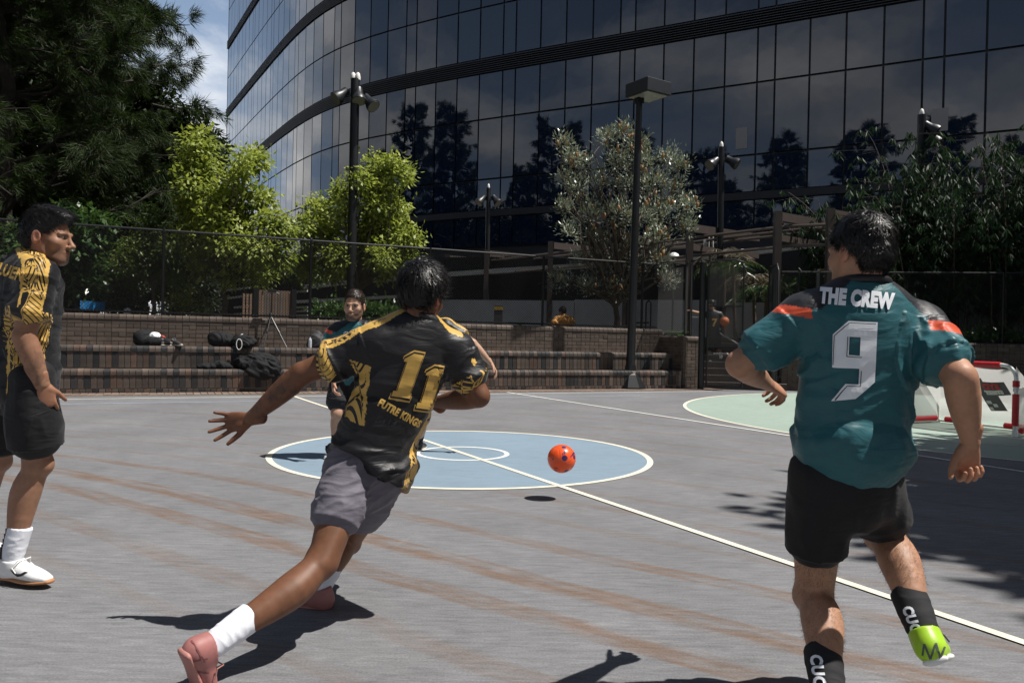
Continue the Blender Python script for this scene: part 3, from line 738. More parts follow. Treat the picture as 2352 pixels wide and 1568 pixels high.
# shoebox lamp on the court edge
sb = G(1447, 893); t = thing('lamp_post', 'black court lamp post with flared foot and square shoebox head', 'lamp post', sb)
top = P(1468, 232, sb[1])
MB().tube([sb+np.array([0, 0, .35]), top], [.10, .075], 16).build('pole', BLACKM, t, True)
MB().lathe(sb, [(.36, 0), (.35, .05), (.20, .33), (.14, .40), (.12, .55)], 8).build('foot', BLACKM, t)
hc = P(1489, 207, sb[1]-.1)
hx = nrm(np.array([.80, .52, 0.0])); hy = np.array([-hx[1], hx[0], 0])
hd = MB().box(hc, (.74, .74, .30), hx, hy).build('head', LBODY, t); bevel_mesh(hd.data, .012)
MB().box(hc-np.array([0, 0, .152]), (.62, .62, .02), hx, hy).build('lens', LENS, hd)
MB().box(top+np.array([0, 0, .0]), (.16, .16, .12), hx, hy).build('mount', BLACKM, t)
# ================================================================== vegetation
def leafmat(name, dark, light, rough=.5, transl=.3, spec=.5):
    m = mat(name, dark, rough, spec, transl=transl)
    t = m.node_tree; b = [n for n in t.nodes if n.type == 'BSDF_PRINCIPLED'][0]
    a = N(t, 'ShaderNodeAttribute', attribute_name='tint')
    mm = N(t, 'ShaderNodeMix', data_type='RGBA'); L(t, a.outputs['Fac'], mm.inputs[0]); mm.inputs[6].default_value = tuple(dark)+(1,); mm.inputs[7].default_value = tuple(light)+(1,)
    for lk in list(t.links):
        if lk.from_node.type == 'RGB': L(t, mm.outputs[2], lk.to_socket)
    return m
def leaves(name, C, A, Sd, ln, wd, tint, m, parent, fold=.18):
    """C base points, A axis (unit), Sd side (unit); each leaf a folded rhombus of two quads' worth of area"""
    n = len(C); Nn = np.cross(A, Sd)
    ln = np.broadcast_to(ln, n)[:, None]; wd = np.broadcast_to(wd, n)[:, None]
    V = np.empty((n, 4, 3)); V[:, 0] = C; V[:, 2] = C+A*ln
    mid = C+A*ln*.45+Nn*wd*fold
    V[:, 1] = mid+Sd*wd*.5; V[:, 3] = mid-Sd*wd*.5
    F = np.arange(n*4).reshape(n, 4)
    o = obj(name, V.reshape(-1, 3), F, m, parent)
    at = o.data.attributes.new('tint', 'FLOAT', 'POINT'); at.data.foreach_set('value', np.repeat(tint, 4).astype(np.float32))
    return o
def unit(a): return a/np.maximum(np.linalg.norm(a, axis=-1, keepdims=True), 1e-9)
def rdir(n, rng): return unit(rng.normal(size=(n, 3)))
BARK = mat('bark_grey', (.11, .085, .065), .9, noise=(6, .4), bump=(25, .8, .02))
BARKD = mat('bark_dark', (.035, .028, .022), .9, noise=(6, .4), bump=(25, .8, .02))
def limb(mb, a, b, r0, r1, rng, n=5, wob=.06, sag=0.0):
    a = np.asarray(a, float); b = np.asarray(b, float); pts = []; ln = np.linalg.norm(b-a)
    for i in range(n+1):
        t = i/n; p = a+(b-a)*t+rng.normal(size=3)*wob*ln*math.sin(math.pi*t)*.5; p[2] += sag*ln*math.sin(math.pi*t)
        pts.append(p)
    mb.tube(pts, [r0+(r1-r0)*i/n for i in range(n+1)], 6, False); return pts
def broadleaf(name, label, base, clumps, trunk_top, m, leaf, seed, group=None, per=70, spread=.34, droop=.5, r0=.07, bark=BARK, cat='tree', tint_sun=True):
    """tree from a list of crown clumps (x, y, z, radius) joined to the trunk by limbs"""
    rng = np.random.default_rng(seed); base = np.asarray(base, float)
    t = thing(name, label, cat, base, group)
    mb = MB(); tt = np.asarray(trunk_top, float); limb(mb, base, tt, r0, r0*.6, rng, 6, .04)
    Cs = []; As = []; tn = []
    for (x, y, z, rad) in clumps:
        c = np.array([x, y, z]); limb(mb, tt+(base-tt)*rng.uniform(0, .25), c, r0*.42, r0*.1, rng, 5, .12, .05)
        k = max(6, int(per*rad/spread))
        subs = c+rdir(k//6+3, rng)*rad*rng.uniform(.35, 1.0, (k//6+3, 1))**.7*np.array([1, 1, .85])
        for s_ in subs:
            q = rng.integers(9, 17)
            p = s_+rng.normal(size=(q, 3))*spread*.36
            out_ = unit(p-c+np.array([0, 0, .1])); ax = unit(out_*.7+rdir(q, rng)*.55+np.array([0, 0, -droop]))
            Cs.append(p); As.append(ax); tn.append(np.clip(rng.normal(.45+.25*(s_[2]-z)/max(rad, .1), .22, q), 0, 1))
    C = np.concatenate(Cs); A = np.concatenate(As); T = np.concatenate(tn)
    Sd = unit(unit(np.cross(A, np.array([0, 0, 1.])))+rdir(len(A), rng)*.55); Sd = unit(Sd-A*np.sum(Sd*A, 1, keepdims=True))   # blades lie toward the light
    mb.build('trunk', bark, t, True)
    leaves('crown', C, A, Sd, leaf[0]*rng.uniform(.65, 1.25, len(C)), leaf[1]*rng.uniform(.7, 1.2, len(C)), T, m, t)
    return t
def px_clumps(lst, Y, dY, seed, pxm):
    """crown clumps from picture positions (x, y, radius in px) spread in depth about Y"""
    rng = np.random.default_rng(seed); out = []
    for x, y, r in lst:
        rad = r/pxm; n = 3 if r > 45 else 2
        for k in range(n):
            yy = Y+rng.uniform(-dY, dY)*(1 if k else .3); p = P(x+rng.uniform(-.25, .25)*r, y+rng.uniform(-.25, .25)*r, yy); out.append((p[0], p[1], p[2], rad*rng.uniform(.48, .8)))
    return out
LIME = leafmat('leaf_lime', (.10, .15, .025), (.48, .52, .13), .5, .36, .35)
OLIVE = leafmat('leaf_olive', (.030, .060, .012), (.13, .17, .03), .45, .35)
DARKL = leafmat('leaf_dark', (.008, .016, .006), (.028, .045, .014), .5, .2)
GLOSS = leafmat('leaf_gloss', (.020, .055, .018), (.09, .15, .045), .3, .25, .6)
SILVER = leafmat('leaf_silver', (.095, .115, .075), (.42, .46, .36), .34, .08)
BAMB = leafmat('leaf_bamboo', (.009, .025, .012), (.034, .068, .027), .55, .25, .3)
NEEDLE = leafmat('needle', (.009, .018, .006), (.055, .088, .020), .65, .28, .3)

def garden_base(x, Y, z=1.22):
    p = P(x, 740, Y); return np.array([p[0], p[1], z])
l1 = [(455, 330, 34), (440, 365, 30), (470, 385, 38), (425, 420, 34), (560, 370, 30), (590, 365, 22), (545, 410, 36), (500, 440, 44), (430, 470, 40), (560, 455, 42), (610, 450, 32), (480, 505, 50), (555, 515, 52), (620, 505, 42), (645, 530, 32), (430, 540, 36), (500, 565, 52), (585, 575, 52), (640, 580, 34), (450, 600, 34), (530, 620, 38), (600, 618, 34)]
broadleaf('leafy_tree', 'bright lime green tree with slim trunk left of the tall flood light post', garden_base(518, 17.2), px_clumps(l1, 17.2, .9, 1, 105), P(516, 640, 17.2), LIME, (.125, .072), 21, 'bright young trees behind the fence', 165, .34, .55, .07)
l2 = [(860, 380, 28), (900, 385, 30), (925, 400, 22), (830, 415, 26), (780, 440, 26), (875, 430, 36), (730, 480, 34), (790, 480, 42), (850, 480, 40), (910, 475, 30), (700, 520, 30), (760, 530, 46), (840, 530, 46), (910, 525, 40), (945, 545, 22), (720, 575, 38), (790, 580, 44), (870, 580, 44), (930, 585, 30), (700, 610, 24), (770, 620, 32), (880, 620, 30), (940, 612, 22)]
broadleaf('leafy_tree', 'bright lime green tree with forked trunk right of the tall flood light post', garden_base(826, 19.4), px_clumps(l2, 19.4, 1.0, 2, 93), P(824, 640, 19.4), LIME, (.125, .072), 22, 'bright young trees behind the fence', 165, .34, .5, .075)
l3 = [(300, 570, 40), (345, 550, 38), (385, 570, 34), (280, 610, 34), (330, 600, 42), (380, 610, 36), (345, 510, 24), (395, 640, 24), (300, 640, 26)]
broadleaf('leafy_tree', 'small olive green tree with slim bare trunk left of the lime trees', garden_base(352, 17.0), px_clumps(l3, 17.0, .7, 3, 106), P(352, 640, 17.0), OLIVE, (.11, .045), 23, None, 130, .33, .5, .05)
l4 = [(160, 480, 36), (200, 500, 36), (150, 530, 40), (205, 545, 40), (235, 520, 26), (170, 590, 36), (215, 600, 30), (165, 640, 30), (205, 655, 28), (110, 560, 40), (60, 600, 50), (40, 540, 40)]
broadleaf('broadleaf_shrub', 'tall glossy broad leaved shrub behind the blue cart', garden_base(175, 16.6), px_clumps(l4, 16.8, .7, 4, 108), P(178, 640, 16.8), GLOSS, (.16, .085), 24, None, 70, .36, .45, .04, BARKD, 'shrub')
# banksia with upright flower cones
l5 = [(1290, 325, 18), (1310, 360, 22), (1300, 405, 20), (1345, 375, 20), (1395, 320, 24), (1430, 300, 24), (1455, 330, 26), (1420, 365, 32), (1480, 370, 30), (1535, 355, 24), (1560, 380, 18), (1330, 430, 30), (1380, 420, 36), (1440, 420, 42), (1500, 425, 40), (1550, 430, 28), (1300, 480, 24), (1350, 490, 38), (1410, 490, 42), (1470, 490, 42), (1530, 485, 36), (1580, 470, 24), (1310, 530, 22), (1370, 550, 36), (1440, 555, 40), (1510, 545, 34), (1570, 520, 22), (1340, 600, 30), (1400, 610, 38), (1470, 610, 34), (1520, 590, 26), (1290, 640, 26), (1350, 660, 30), (1420, 660, 30), (1530, 640, 24)]
cl5 = px_clumps(l5, 20.6, 1.1, 5, 87)
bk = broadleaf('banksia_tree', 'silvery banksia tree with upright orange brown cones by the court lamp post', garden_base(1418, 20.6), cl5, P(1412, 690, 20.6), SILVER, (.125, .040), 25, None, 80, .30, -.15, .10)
CONE = mat('banksia_cone', (.28, .15, .06), .8, noise=(60, .3)); _r5 = np.random.default_rng(55)
cmesh = MB().lathe((0, 0, 0), [(.012, -.065), (.028, -.055), (.033, 0), (.030, .05), (.012, .068)], 8); cme = make_mesh('cone', cmesh.V, cmesh.F, True); cme.materials.append(CONE)
for i in range(130):
    c = cl5[_r5.integers(len(cl5))]; d = rdir(1, _r5)[0]; d[1] = -abs(d[1]); p = np.array(c[:3])+d*c[3]*1.0
    inst('cone', cme, bk, p, rot=(_r5.normal(0, .25), _r5.normal(0, .25), 0), scale=(.9+.3*_r5.random(),)*3)

# she-oak (casuarina): drooping needle tufts along arching limbs
def sheoak(name, label, base, height, spread, seed, nl=30, tuft=26, group=None, zlow=.28, bias=None, needle=.34, dens=9, lr=1.0, nw=.022):
    rng = np.random.default_rng(seed); base = np.asarray(base, float)
    t = thing(name, label, 'tree', base, group); mb = MB()
    top = base+np.array([rng.normal(0, .3), rng.normal(0, .3), height]); tr = limb(mb, base, top, .22*height/12, .04, rng, 8, .03)
    C = []; A = []
    for i in range(nl):
        f = zlow+(1-zlow)*(i+.5)/nl; p0 = base+(top-base)*f
        an = i*2.39996+rng.normal(0, .3) if bias is None else rng.choice(bias)+rng.normal(0, .35)
        ln = spread*(1.05-.75*max(0, f-.35)/.65)*rng.uniform(.75, 1.15)
        d = np.array([math.cos(an), math.sin(an), 0]); tip = p0+d*ln+np.array([0, 0, ln*rng.uniform(.15, .5)])
        pts = limb(mb, p0, tip, .07*height/12*lr, .012, rng, 6, .10, .06)
        for j in range(dens):
            u = rng.uniform(.28, 1.0); k = int(u*6); k = min(k, 5); q = pts[k]+(pts[k+1]-pts[k])*(u*6-k)
            sd = d*rng.uniform(.1, .6)+np.array([-d[1], d[0], 0])*rng.normal(0, .55)+np.array([0, 0, rng.normal(.15, .3)])
            e = q+sd*spread*.24
            mb.tube([q, (q+e)/2+np.array([0, 0, .05]), e], [.014, .01, .005], 4, False)
            for w in range(5):
                c = q+(e-q)*rng.uniform(.35, 1.05)+rng.normal(size=3)*.07
                cc = np.repeat(c[None], tuft, 0)+rng.normal(size=(tuft, 3))*.05
                ax = unit(nrm(e-q)*.75+rdir(tuft, rng)*.5+np.array([0, 0, -.42])); C.append(cc); A.append(ax)
    C = np.concatenate(C); A = np.concatenate(A); n = len(C)
    Sd = unit(np.cross(A, rdir(n, rng)))
    T = np.clip(rng.normal(.38, .25, n), 0, 1)
    mb.build('trunk', BARKD, t, True)
    leaves('crown', C, A, Sd, needle*rng.uniform(.7, 1.25, n), nw*rng.uniform(.8, 1.4, n), T, NEEDLE, t, 0)
    return t
b0 = P(-8, 740, 19.0)
sheoak('sheoak_tree', 'large dark she-oak with feathery drooping needles towering over the left fence', (b0[0], b0[1], 1.1), 15.0, 3.75, 31, 104, 38, zlow=.12, dens=15, needle=.30, lr=.6, nw=.0125)
def copy_tree(src, loc, sc, rz, label=None, group=None, name=None):
    r = src.copy(); COL.objects.link(r); r.location = loc; r.scale = (sc, sc, sc); r.rotation_euler = (0, 0, rz)
    if label: r['label'] = label
    if group: r['group'] = group
    for ch in src.children:
        c = ch.copy(); COL.objects.link(c); c.parent = r
    return r
# dark broadleaf trees of the park: one is built, the others are copies of it
rngb = np.random.default_rng(77)
cl = []
for i in range(30):
    a = rngb.uniform(0, 6.283); h = rngb.uniform(.28, 1.0); rr = 2.6*math.sqrt(max(.05, 1-((h-.5)/.62)**2))*rngb.uniform(.45, 1.0)
    cl.append((rr*math.cos(a), rr*math.sin(a), 10*h, rngb.uniform(.8, 1.35)))
bgp = P(330, 740, 31)
cl2 = [(x+bgp[0], y+bgp[1], z*.9+1.0, r) for x, y, z, r in cl]
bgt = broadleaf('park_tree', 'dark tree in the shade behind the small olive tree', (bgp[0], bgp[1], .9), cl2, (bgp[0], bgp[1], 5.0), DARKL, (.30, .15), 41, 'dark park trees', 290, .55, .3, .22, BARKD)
park = [((60, 28), .95, 'dark tree behind the trunk of the large she-oak'), ((200, 36), 1.0, 'dark tree filling the gap between the she-oak and the olive tree'), ((410, 34), .92, 'dark tree rising just left of the first lime tree top'), ((-160, 24), 1.1, 'dark tree partly hidden behind the standing player in black')]
for i, ((x, Y), sc, lb) in enumerate(park):
    p = P(x, 740, Y); copy_tree(bgt, (p[0], p[1], .9), sc, 1.3*i+.5, lb)
shr = [((-20, 21), .42, 1.2), ((105, 20), .36, 2.2), ((260, 21), .38, .4), ((430, 21.5), .30, 2.9)]
for i, ((x, Y), sc, rz) in enumerate(shr):
    p = P(x, 740, Y); o = copy_tree(bgt, (p[0], p[1], 1.0-.9*sc), sc, rz, 'dark understorey shrub in the shade behind the left fence', 'dark understorey shrubs')
    o.name = 'shrub'; o['category'] = 'shrub'
# tall she-oaks along the left of the court (seen mirrored in the glass); those behind the camera also added to block skylight
so = sheoak('sheoak_tree', 'tall she-oak of the row mirrored in the dark glass facade', (-19, 33, 0), 21.0, 4.6, 33, 54, 28, 'mirrored row of trees', zlow=.10, needle=.5, dens=17)
for k, (x, y, sc, rz) in enumerate([(-15.5, 27, .95, 1.0), (-25.5, 43, 1.05, 2.0), (-34, 46, 1.15, 3.0), (-20, 14, 1.0, 4.1), (-17, 5, 1.1, 5.0), (-44, 52, 1.0, .6), (-14, -5, 1.2, 1.9), (-9, -12, 1.25, 2.7), (-2, -15, 1.1, .9), (6, -13, 1.15, 3.6), (13, -9, 1.05, 5.2), (-30, 30, .9, 2.2)]):
    copy_tree(so, (x, y, 0), sc, rz)
for k, (x, y, sc, rz) in enumerate([(-22, 30, 1.4, 1.7), (-29, 38, 1.5, 3.3), (-40, 46, 1.6, .2), (-17.5, 9.5, 1.4, 2.1), (-24, 20, 1.5, 4.4), (-26, 34, 1.5, 5.5), (-33, 41, 1.6, 1.1), (-20, 16, 1.5, 2.9), (-38, 52, 1.7, 3.9)]):
    copy_tree(bgt, (x, y, 0), sc, rz, 'dark broad tree of the row mirrored in the glass facade', 'mirrored row of trees')
# shade trees right of the court, out of the frame; their shade falls across the court
for k, (x, y, sc, rz) in enumerate([(10.3, 5.2, 1.2, 1.2), (10.6, 0.6, 1.2, 4.0), (17.0, 12.5, 1.2, 2.0), (17, 5.0, 1.4, .3), (17.8, 18.0, 1.2, 5.0), (25, 24, 1.3, 3.1), (21, 12, 1.4, 2.4), (12.5, -3.5, 1.3, 1.0)]):
    copy_tree(bgt, (x, y, 0), sc, rz, 'dark shade tree standing right of the court', 'shade trees right of the court')

# bamboo: arching canes with drooping leaf fans
def bamboo(label, base, canes, seed, leaf=(.24, .036), m=BAMB, z0=1.12):
    rng = np.random.default_rng(seed); base = np.asarray(base, float)
    t = thing('bamboo_clump', label, 'bamboo', base, 'drooping bamboo clumps'); mb = MB(); C = []; A = []; T = []
    for (h, lx, ly) in canes:
        b = base+np.array([rng.normal(0, .35), rng.normal(0, .3), 0]); pts = []
        for i in range(11):
            u = i/10; pts.append(b+np.array([lx*u**2.2, ly*u**2.2, h*(u-.12*u**4)]))
        mb.tube(pts, [.018*(1-.8*i/10)+.003 for i in range(11)], 5, False)
        for k in range(22):
            u = rng.uniform(.22, 1.0); j = min(int(u*10), 9); q = pts[j]+(pts[j+1]-pts[j])*(u*10-j)
            e = q+np.array([rng.normal(0, .33), rng.normal(0, .33), rng.uniform(-.12, .18)]); mb.tube([q, e], [.004, .002], 3, False)
            tint = np.clip(rng.normal(.4, .25), 0, 1)
            for w in range(3):
                c = e+rng.normal(size=3)*.1; n = rng.integers(6, 11)
                ax = unit(rdir(n, rng)*np.array([.6, .6, .25])+np.array([0, 0, -.75])); C.append(np.repeat(c[None], n, 0)); A.append(ax); T.append(np.full(n, tint))
    C = np.concatenate(C); A = np.concatenate(A); T = np.concatenate(T); n = len(C)
    mb.build('canes', BARK, t, True); leaves('foliage', C, A, unit(np.cross(A, rdir(n, rng))), leaf[0]*rng.uniform(.6, 1.2, n), leaf[1]*rng.uniform(.8, 1.2, n), T, m, t)
    return t
rb = np.random.default_rng(90)
def canes(n, h0, h1, sx): return [(rb.uniform(h0, h1), rb.normal(0, sx), rb.normal(-.3, .4)) for _ in range(n)]
for (x, Y, n, h0, h1, sd_, lb) in ((1935, 20.8, 18, 2.8, 4.8, 1, 'drooping bamboo clump between the pergola post and the player in teal'), (2060, 20.2, 20, 3.2, 6.6, 2, 'tall drooping bamboo clump behind the thick black post'), (2170, 19.8, 18, 3.2, 5.4, 3, 'drooping bamboo clump just right of the thick black post'), (2290, 19.6, 20, 3.6, 6.2, 4, 'tall dark bamboo clump above the mini goal'), (2420, 19.3, 16, 3.2, 5.0, 5, 'dark bamboo clump at the far end of the shaded wall')):
    p = P(x, 740, Y); bamboo(lb, (p[0], p[1], 1.1), canes(n, h0, h1, .75), sd_)
# green bush above the right wall and its neighbours
def px_shrub(name, label, x, Y, lst, m, leaf, seed, pxm, z, per=60, group=None, bark=BARKD, spread=.3, droop=.3, cat='shrub', dY=.4):
    p = P(x, 740, Y); return broadleaf(name, label, (p[0], p[1], z), px_clumps(lst, Y, dY, seed, pxm), (p[0], p[1], z+.25), m, leaf, seed, group, per, spread, droop, .025, bark, cat)
px_shrub('shrub', 'fresh green small leaved bush above the shaded wall near the mini goal', 2300, 19.4, [(2265, 510, 30), (2300, 520, 36), (2330, 500, 30), (2290, 560, 30), (2330, 560, 34)], GLOSS, (.075, .035), 61, 93, 1.12, 110)
px_shrub('shrub', 'yellowish leafy bush at the end of the shaded wall', 2345, 19.2, [(2330, 660, 20), (2350, 640, 24), (2370, 680, 24)], OLIVE, (.10, .03), 62, 93, 1.12, 60)
# low hedge on the right wall: one mass of small leaves
rng = np.random.default_rng(63); n = 9000
u_ = rng.uniform(.2, RL, n); hz = np.array([RW0+RE*u+RNn*rng.uniform(.22, .8) for u in u_]); hz[:, 2] = RT+.0+np.abs(rng.normal(0, .17, n))+.08*np.sin(u_*3)
A = unit(rdir(n, rng)+np.array([0, -.3, .5]))
hed = thing('hedge', 'low scruffy hedge along the top of the shaded brick wall', 'hedge', (RW0+RE*6)*np.array([1, 1, 0])+np.array([0, 0, RT]))
leaves('foliage', hz, A, unit(np.cross(A, rdir(n, rng))), .10*rng.uniform(.6, 1.3, n), .032, np.clip(rng.normal(.35, .25, n), 0, 1), GLOSS, hed)
# planting along the top of the long wall
px_shrub('shrub', 'glossy pale green shrub behind the fence beside the bearded player', 820, 17.8, [(740, 722, 18), (770, 715, 22), (800, 722, 18), (860, 715, 22), (890, 722, 22), (915, 725, 14), (840, 720, 16)], GLOSS, (.17, .055), 64, 102, 1.22, 110)
px_shrub('shrub', 'bright low shrub below the small olive tree', 380, 17.6, [(405, 690, 22), (440, 680, 26), (370, 712, 16), (420, 710, 20), (460, 705, 18)], LIME, (.10, .045), 65, 103, 1.22, 70)
px_shrub('shrub', 'dense dark green shrub between the two lime trees', 640, 25.5, [(620, 610, 36), (660, 620, 36), (690, 640, 34), (590, 620, 26), (700, 600, 34), (730, 630, 24)], OLIVE, (.13, .06), 66, 71, 1.1, 80)
px_shrub('shrub', 'small feathery shrub at the foot of the she-oak', 290, 17.4, [(265, 690, 20), (300, 670, 18), (325, 700, 18)], GLOSS, (.08, .03), 67, 104, 1.22, 60)
# dark strap and paddle leaved plants
def rosette(name, label, c, n, ln, wd, m, seed, group=None, up=.9, cat='plant', seg=4):
    rng = np.random.default_rng(seed); c = np.asarray(c, float); t = thing(name, label, cat, c, group)
    for i in range(n):
        a = rng.uniform(0, 6.283); l = ln*rng.uniform(.7, 1.15); d = np.array([math.cos(a), math.sin(a), 0]); u_ = up*rng.uniform(.5, 1.2); sdv = np.array([-d[1], d[0], 0])
        V = []; F = []
        for k in range(seg+1):
            f = k/seg; p = c+d*l*f*.75+np.array([0, 0, l*(u_*f-.75*u_*f*f)]); w = wd*math.sin(math.pi*min(.98, .12+.86*f))*.5
            V += [p-sdv*w+np.array([0, 0, w*.3]), p-np.array([0, 0, w*.15]), p+sdv*w+np.array([0, 0, w*.3])]
        for k in range(seg): F += [(3*k, 3*k+1, 3*k+4, 3*k+3), (3*k+1, 3*k+2, 3*k+5, 3*k+4)]
        o = obj('leaf', V, F, m, t, True)
        at = o.data.attributes.new('tint', 'FLOAT', 'POINT'); at.data.foreach_set('value', np.full(len(V), np.clip(rng.normal(.4, .3), 0, 1), np.float32))
    return t
for i, (x, Y, ln, wd, m, lb) in enumerate([(1165, 23.5, .7, .16, DARKL, 'dark paddle leaved plant beside the low wayfinding bollard'), (1210, 23.2, .85, .18, DARKL, 'taller dark paddle leaved plant between the bollard and the person in orange'), (1245, 22.8, .6, .15, GLOSS, 'green paddle leaved plant just left of the person in orange'), (1330, 22.0, .7, .10, GLOSS, 'strappy green plant just right of the person in orange'), (1560, 20.6, .5, .08, GLOSS, 'small strappy plant right of the banksia trunk')]):
    rosette('leafy_plant', lb, P(x, 752, Y)*np.array([1, 1, 0])+np.array([0, 0, 1.22]), 14, ln, wd, m, 70+i)
for i, (x, Y, ln, lb) in enumerate([(1728, 21.5, .75, 'spiky green plant behind the stairs'), (1765, 21.0, .8, 'spiky green plant next to the open gate leaf'), (1700, 22.6, .6, 'low spiky plant between handrail and planter wall')]):
    rosette('spiky_plant', lb, P(x, 760, Y)*np.array([1, 1, 0])+np.array([0, 0, 1.15]), 16, ln, .06, GLOSS, 80+i)
DRY = leafmat('frond_dry', (.09, .075, .055), (.2, .17, .13), .8, .2)
def palm(label, c, h, seed, nf=9):
    rng = np.random.default_rng(seed); c = np.asarray(c, float); t = thing('palm', label, 'palm', c, 'slender palms behind the gate')
    top = c+np.array([rng.normal(0, .1), 0, h]); MB().tube([c, (c+top)/2, top], [.06, .05, .045], 7).build('trunk', BARK, t, True)
    C = []; A = []; mb = MB()
    for i in range(nf):
        a = rng.uniform(0, 6.283); d = np.array([math.cos(a), math.sin(a), 0]); l = rng.uniform(.7, 1.1); pts = [top+d*l*f+np.array([0, 0, l*(.7*f-1.0*f*f)]) for f in np.linspace(0, 1, 7)]
        mb.tube(pts, [.008]*6+[.003], 4, False)
        for k in range(1, 7):
            for sgn in (-1, 1):
                for q in range(3):
                    C.append(pts[k]+(pts[k-1]-pts[k])*q/3); A.append(nrm(np.array([-d[1], d[0], 0])*sgn*.8+d*.4+np.array([0, 0, -.45])+rng.normal(size=3)*.08))
    mb.build('frond_ribs', BARK, t, True); C = np.array(C); A = np.array(A); n = len(C)
    leaves('fronds', C, A, unit(np.cross(A, rdir(n, rng))), .36*rng.uniform(.7, 1.1, n), .025, np.clip(rng.normal(.5, .25, n), 0, 1), [GLOSS, DRY][seed % 2], t)
for i, (x, Y, h, lb) in enumerate([(1690, 21.8, 2.1, 'slim palm with green fronds behind the gate'), (1735, 22.2, 1.8, 'slim palm with dry drooping fronds beside the pergola post'), (1755, 21.6, 1.45, 'shorter green palm near the open gate leaf'), (1662, 22.4, 2.5, 'tall palm with dry grey fronds beside the flood light post'), (1830, 21.2, 1.7, 'dark green palm between pergola post and bamboo')]):
    palm(lb, P(x, 755, Y)*np.array([1, 1, 0])+np.array([0, 0, 1.15]), h, 100+(i if i != 3 else 5))
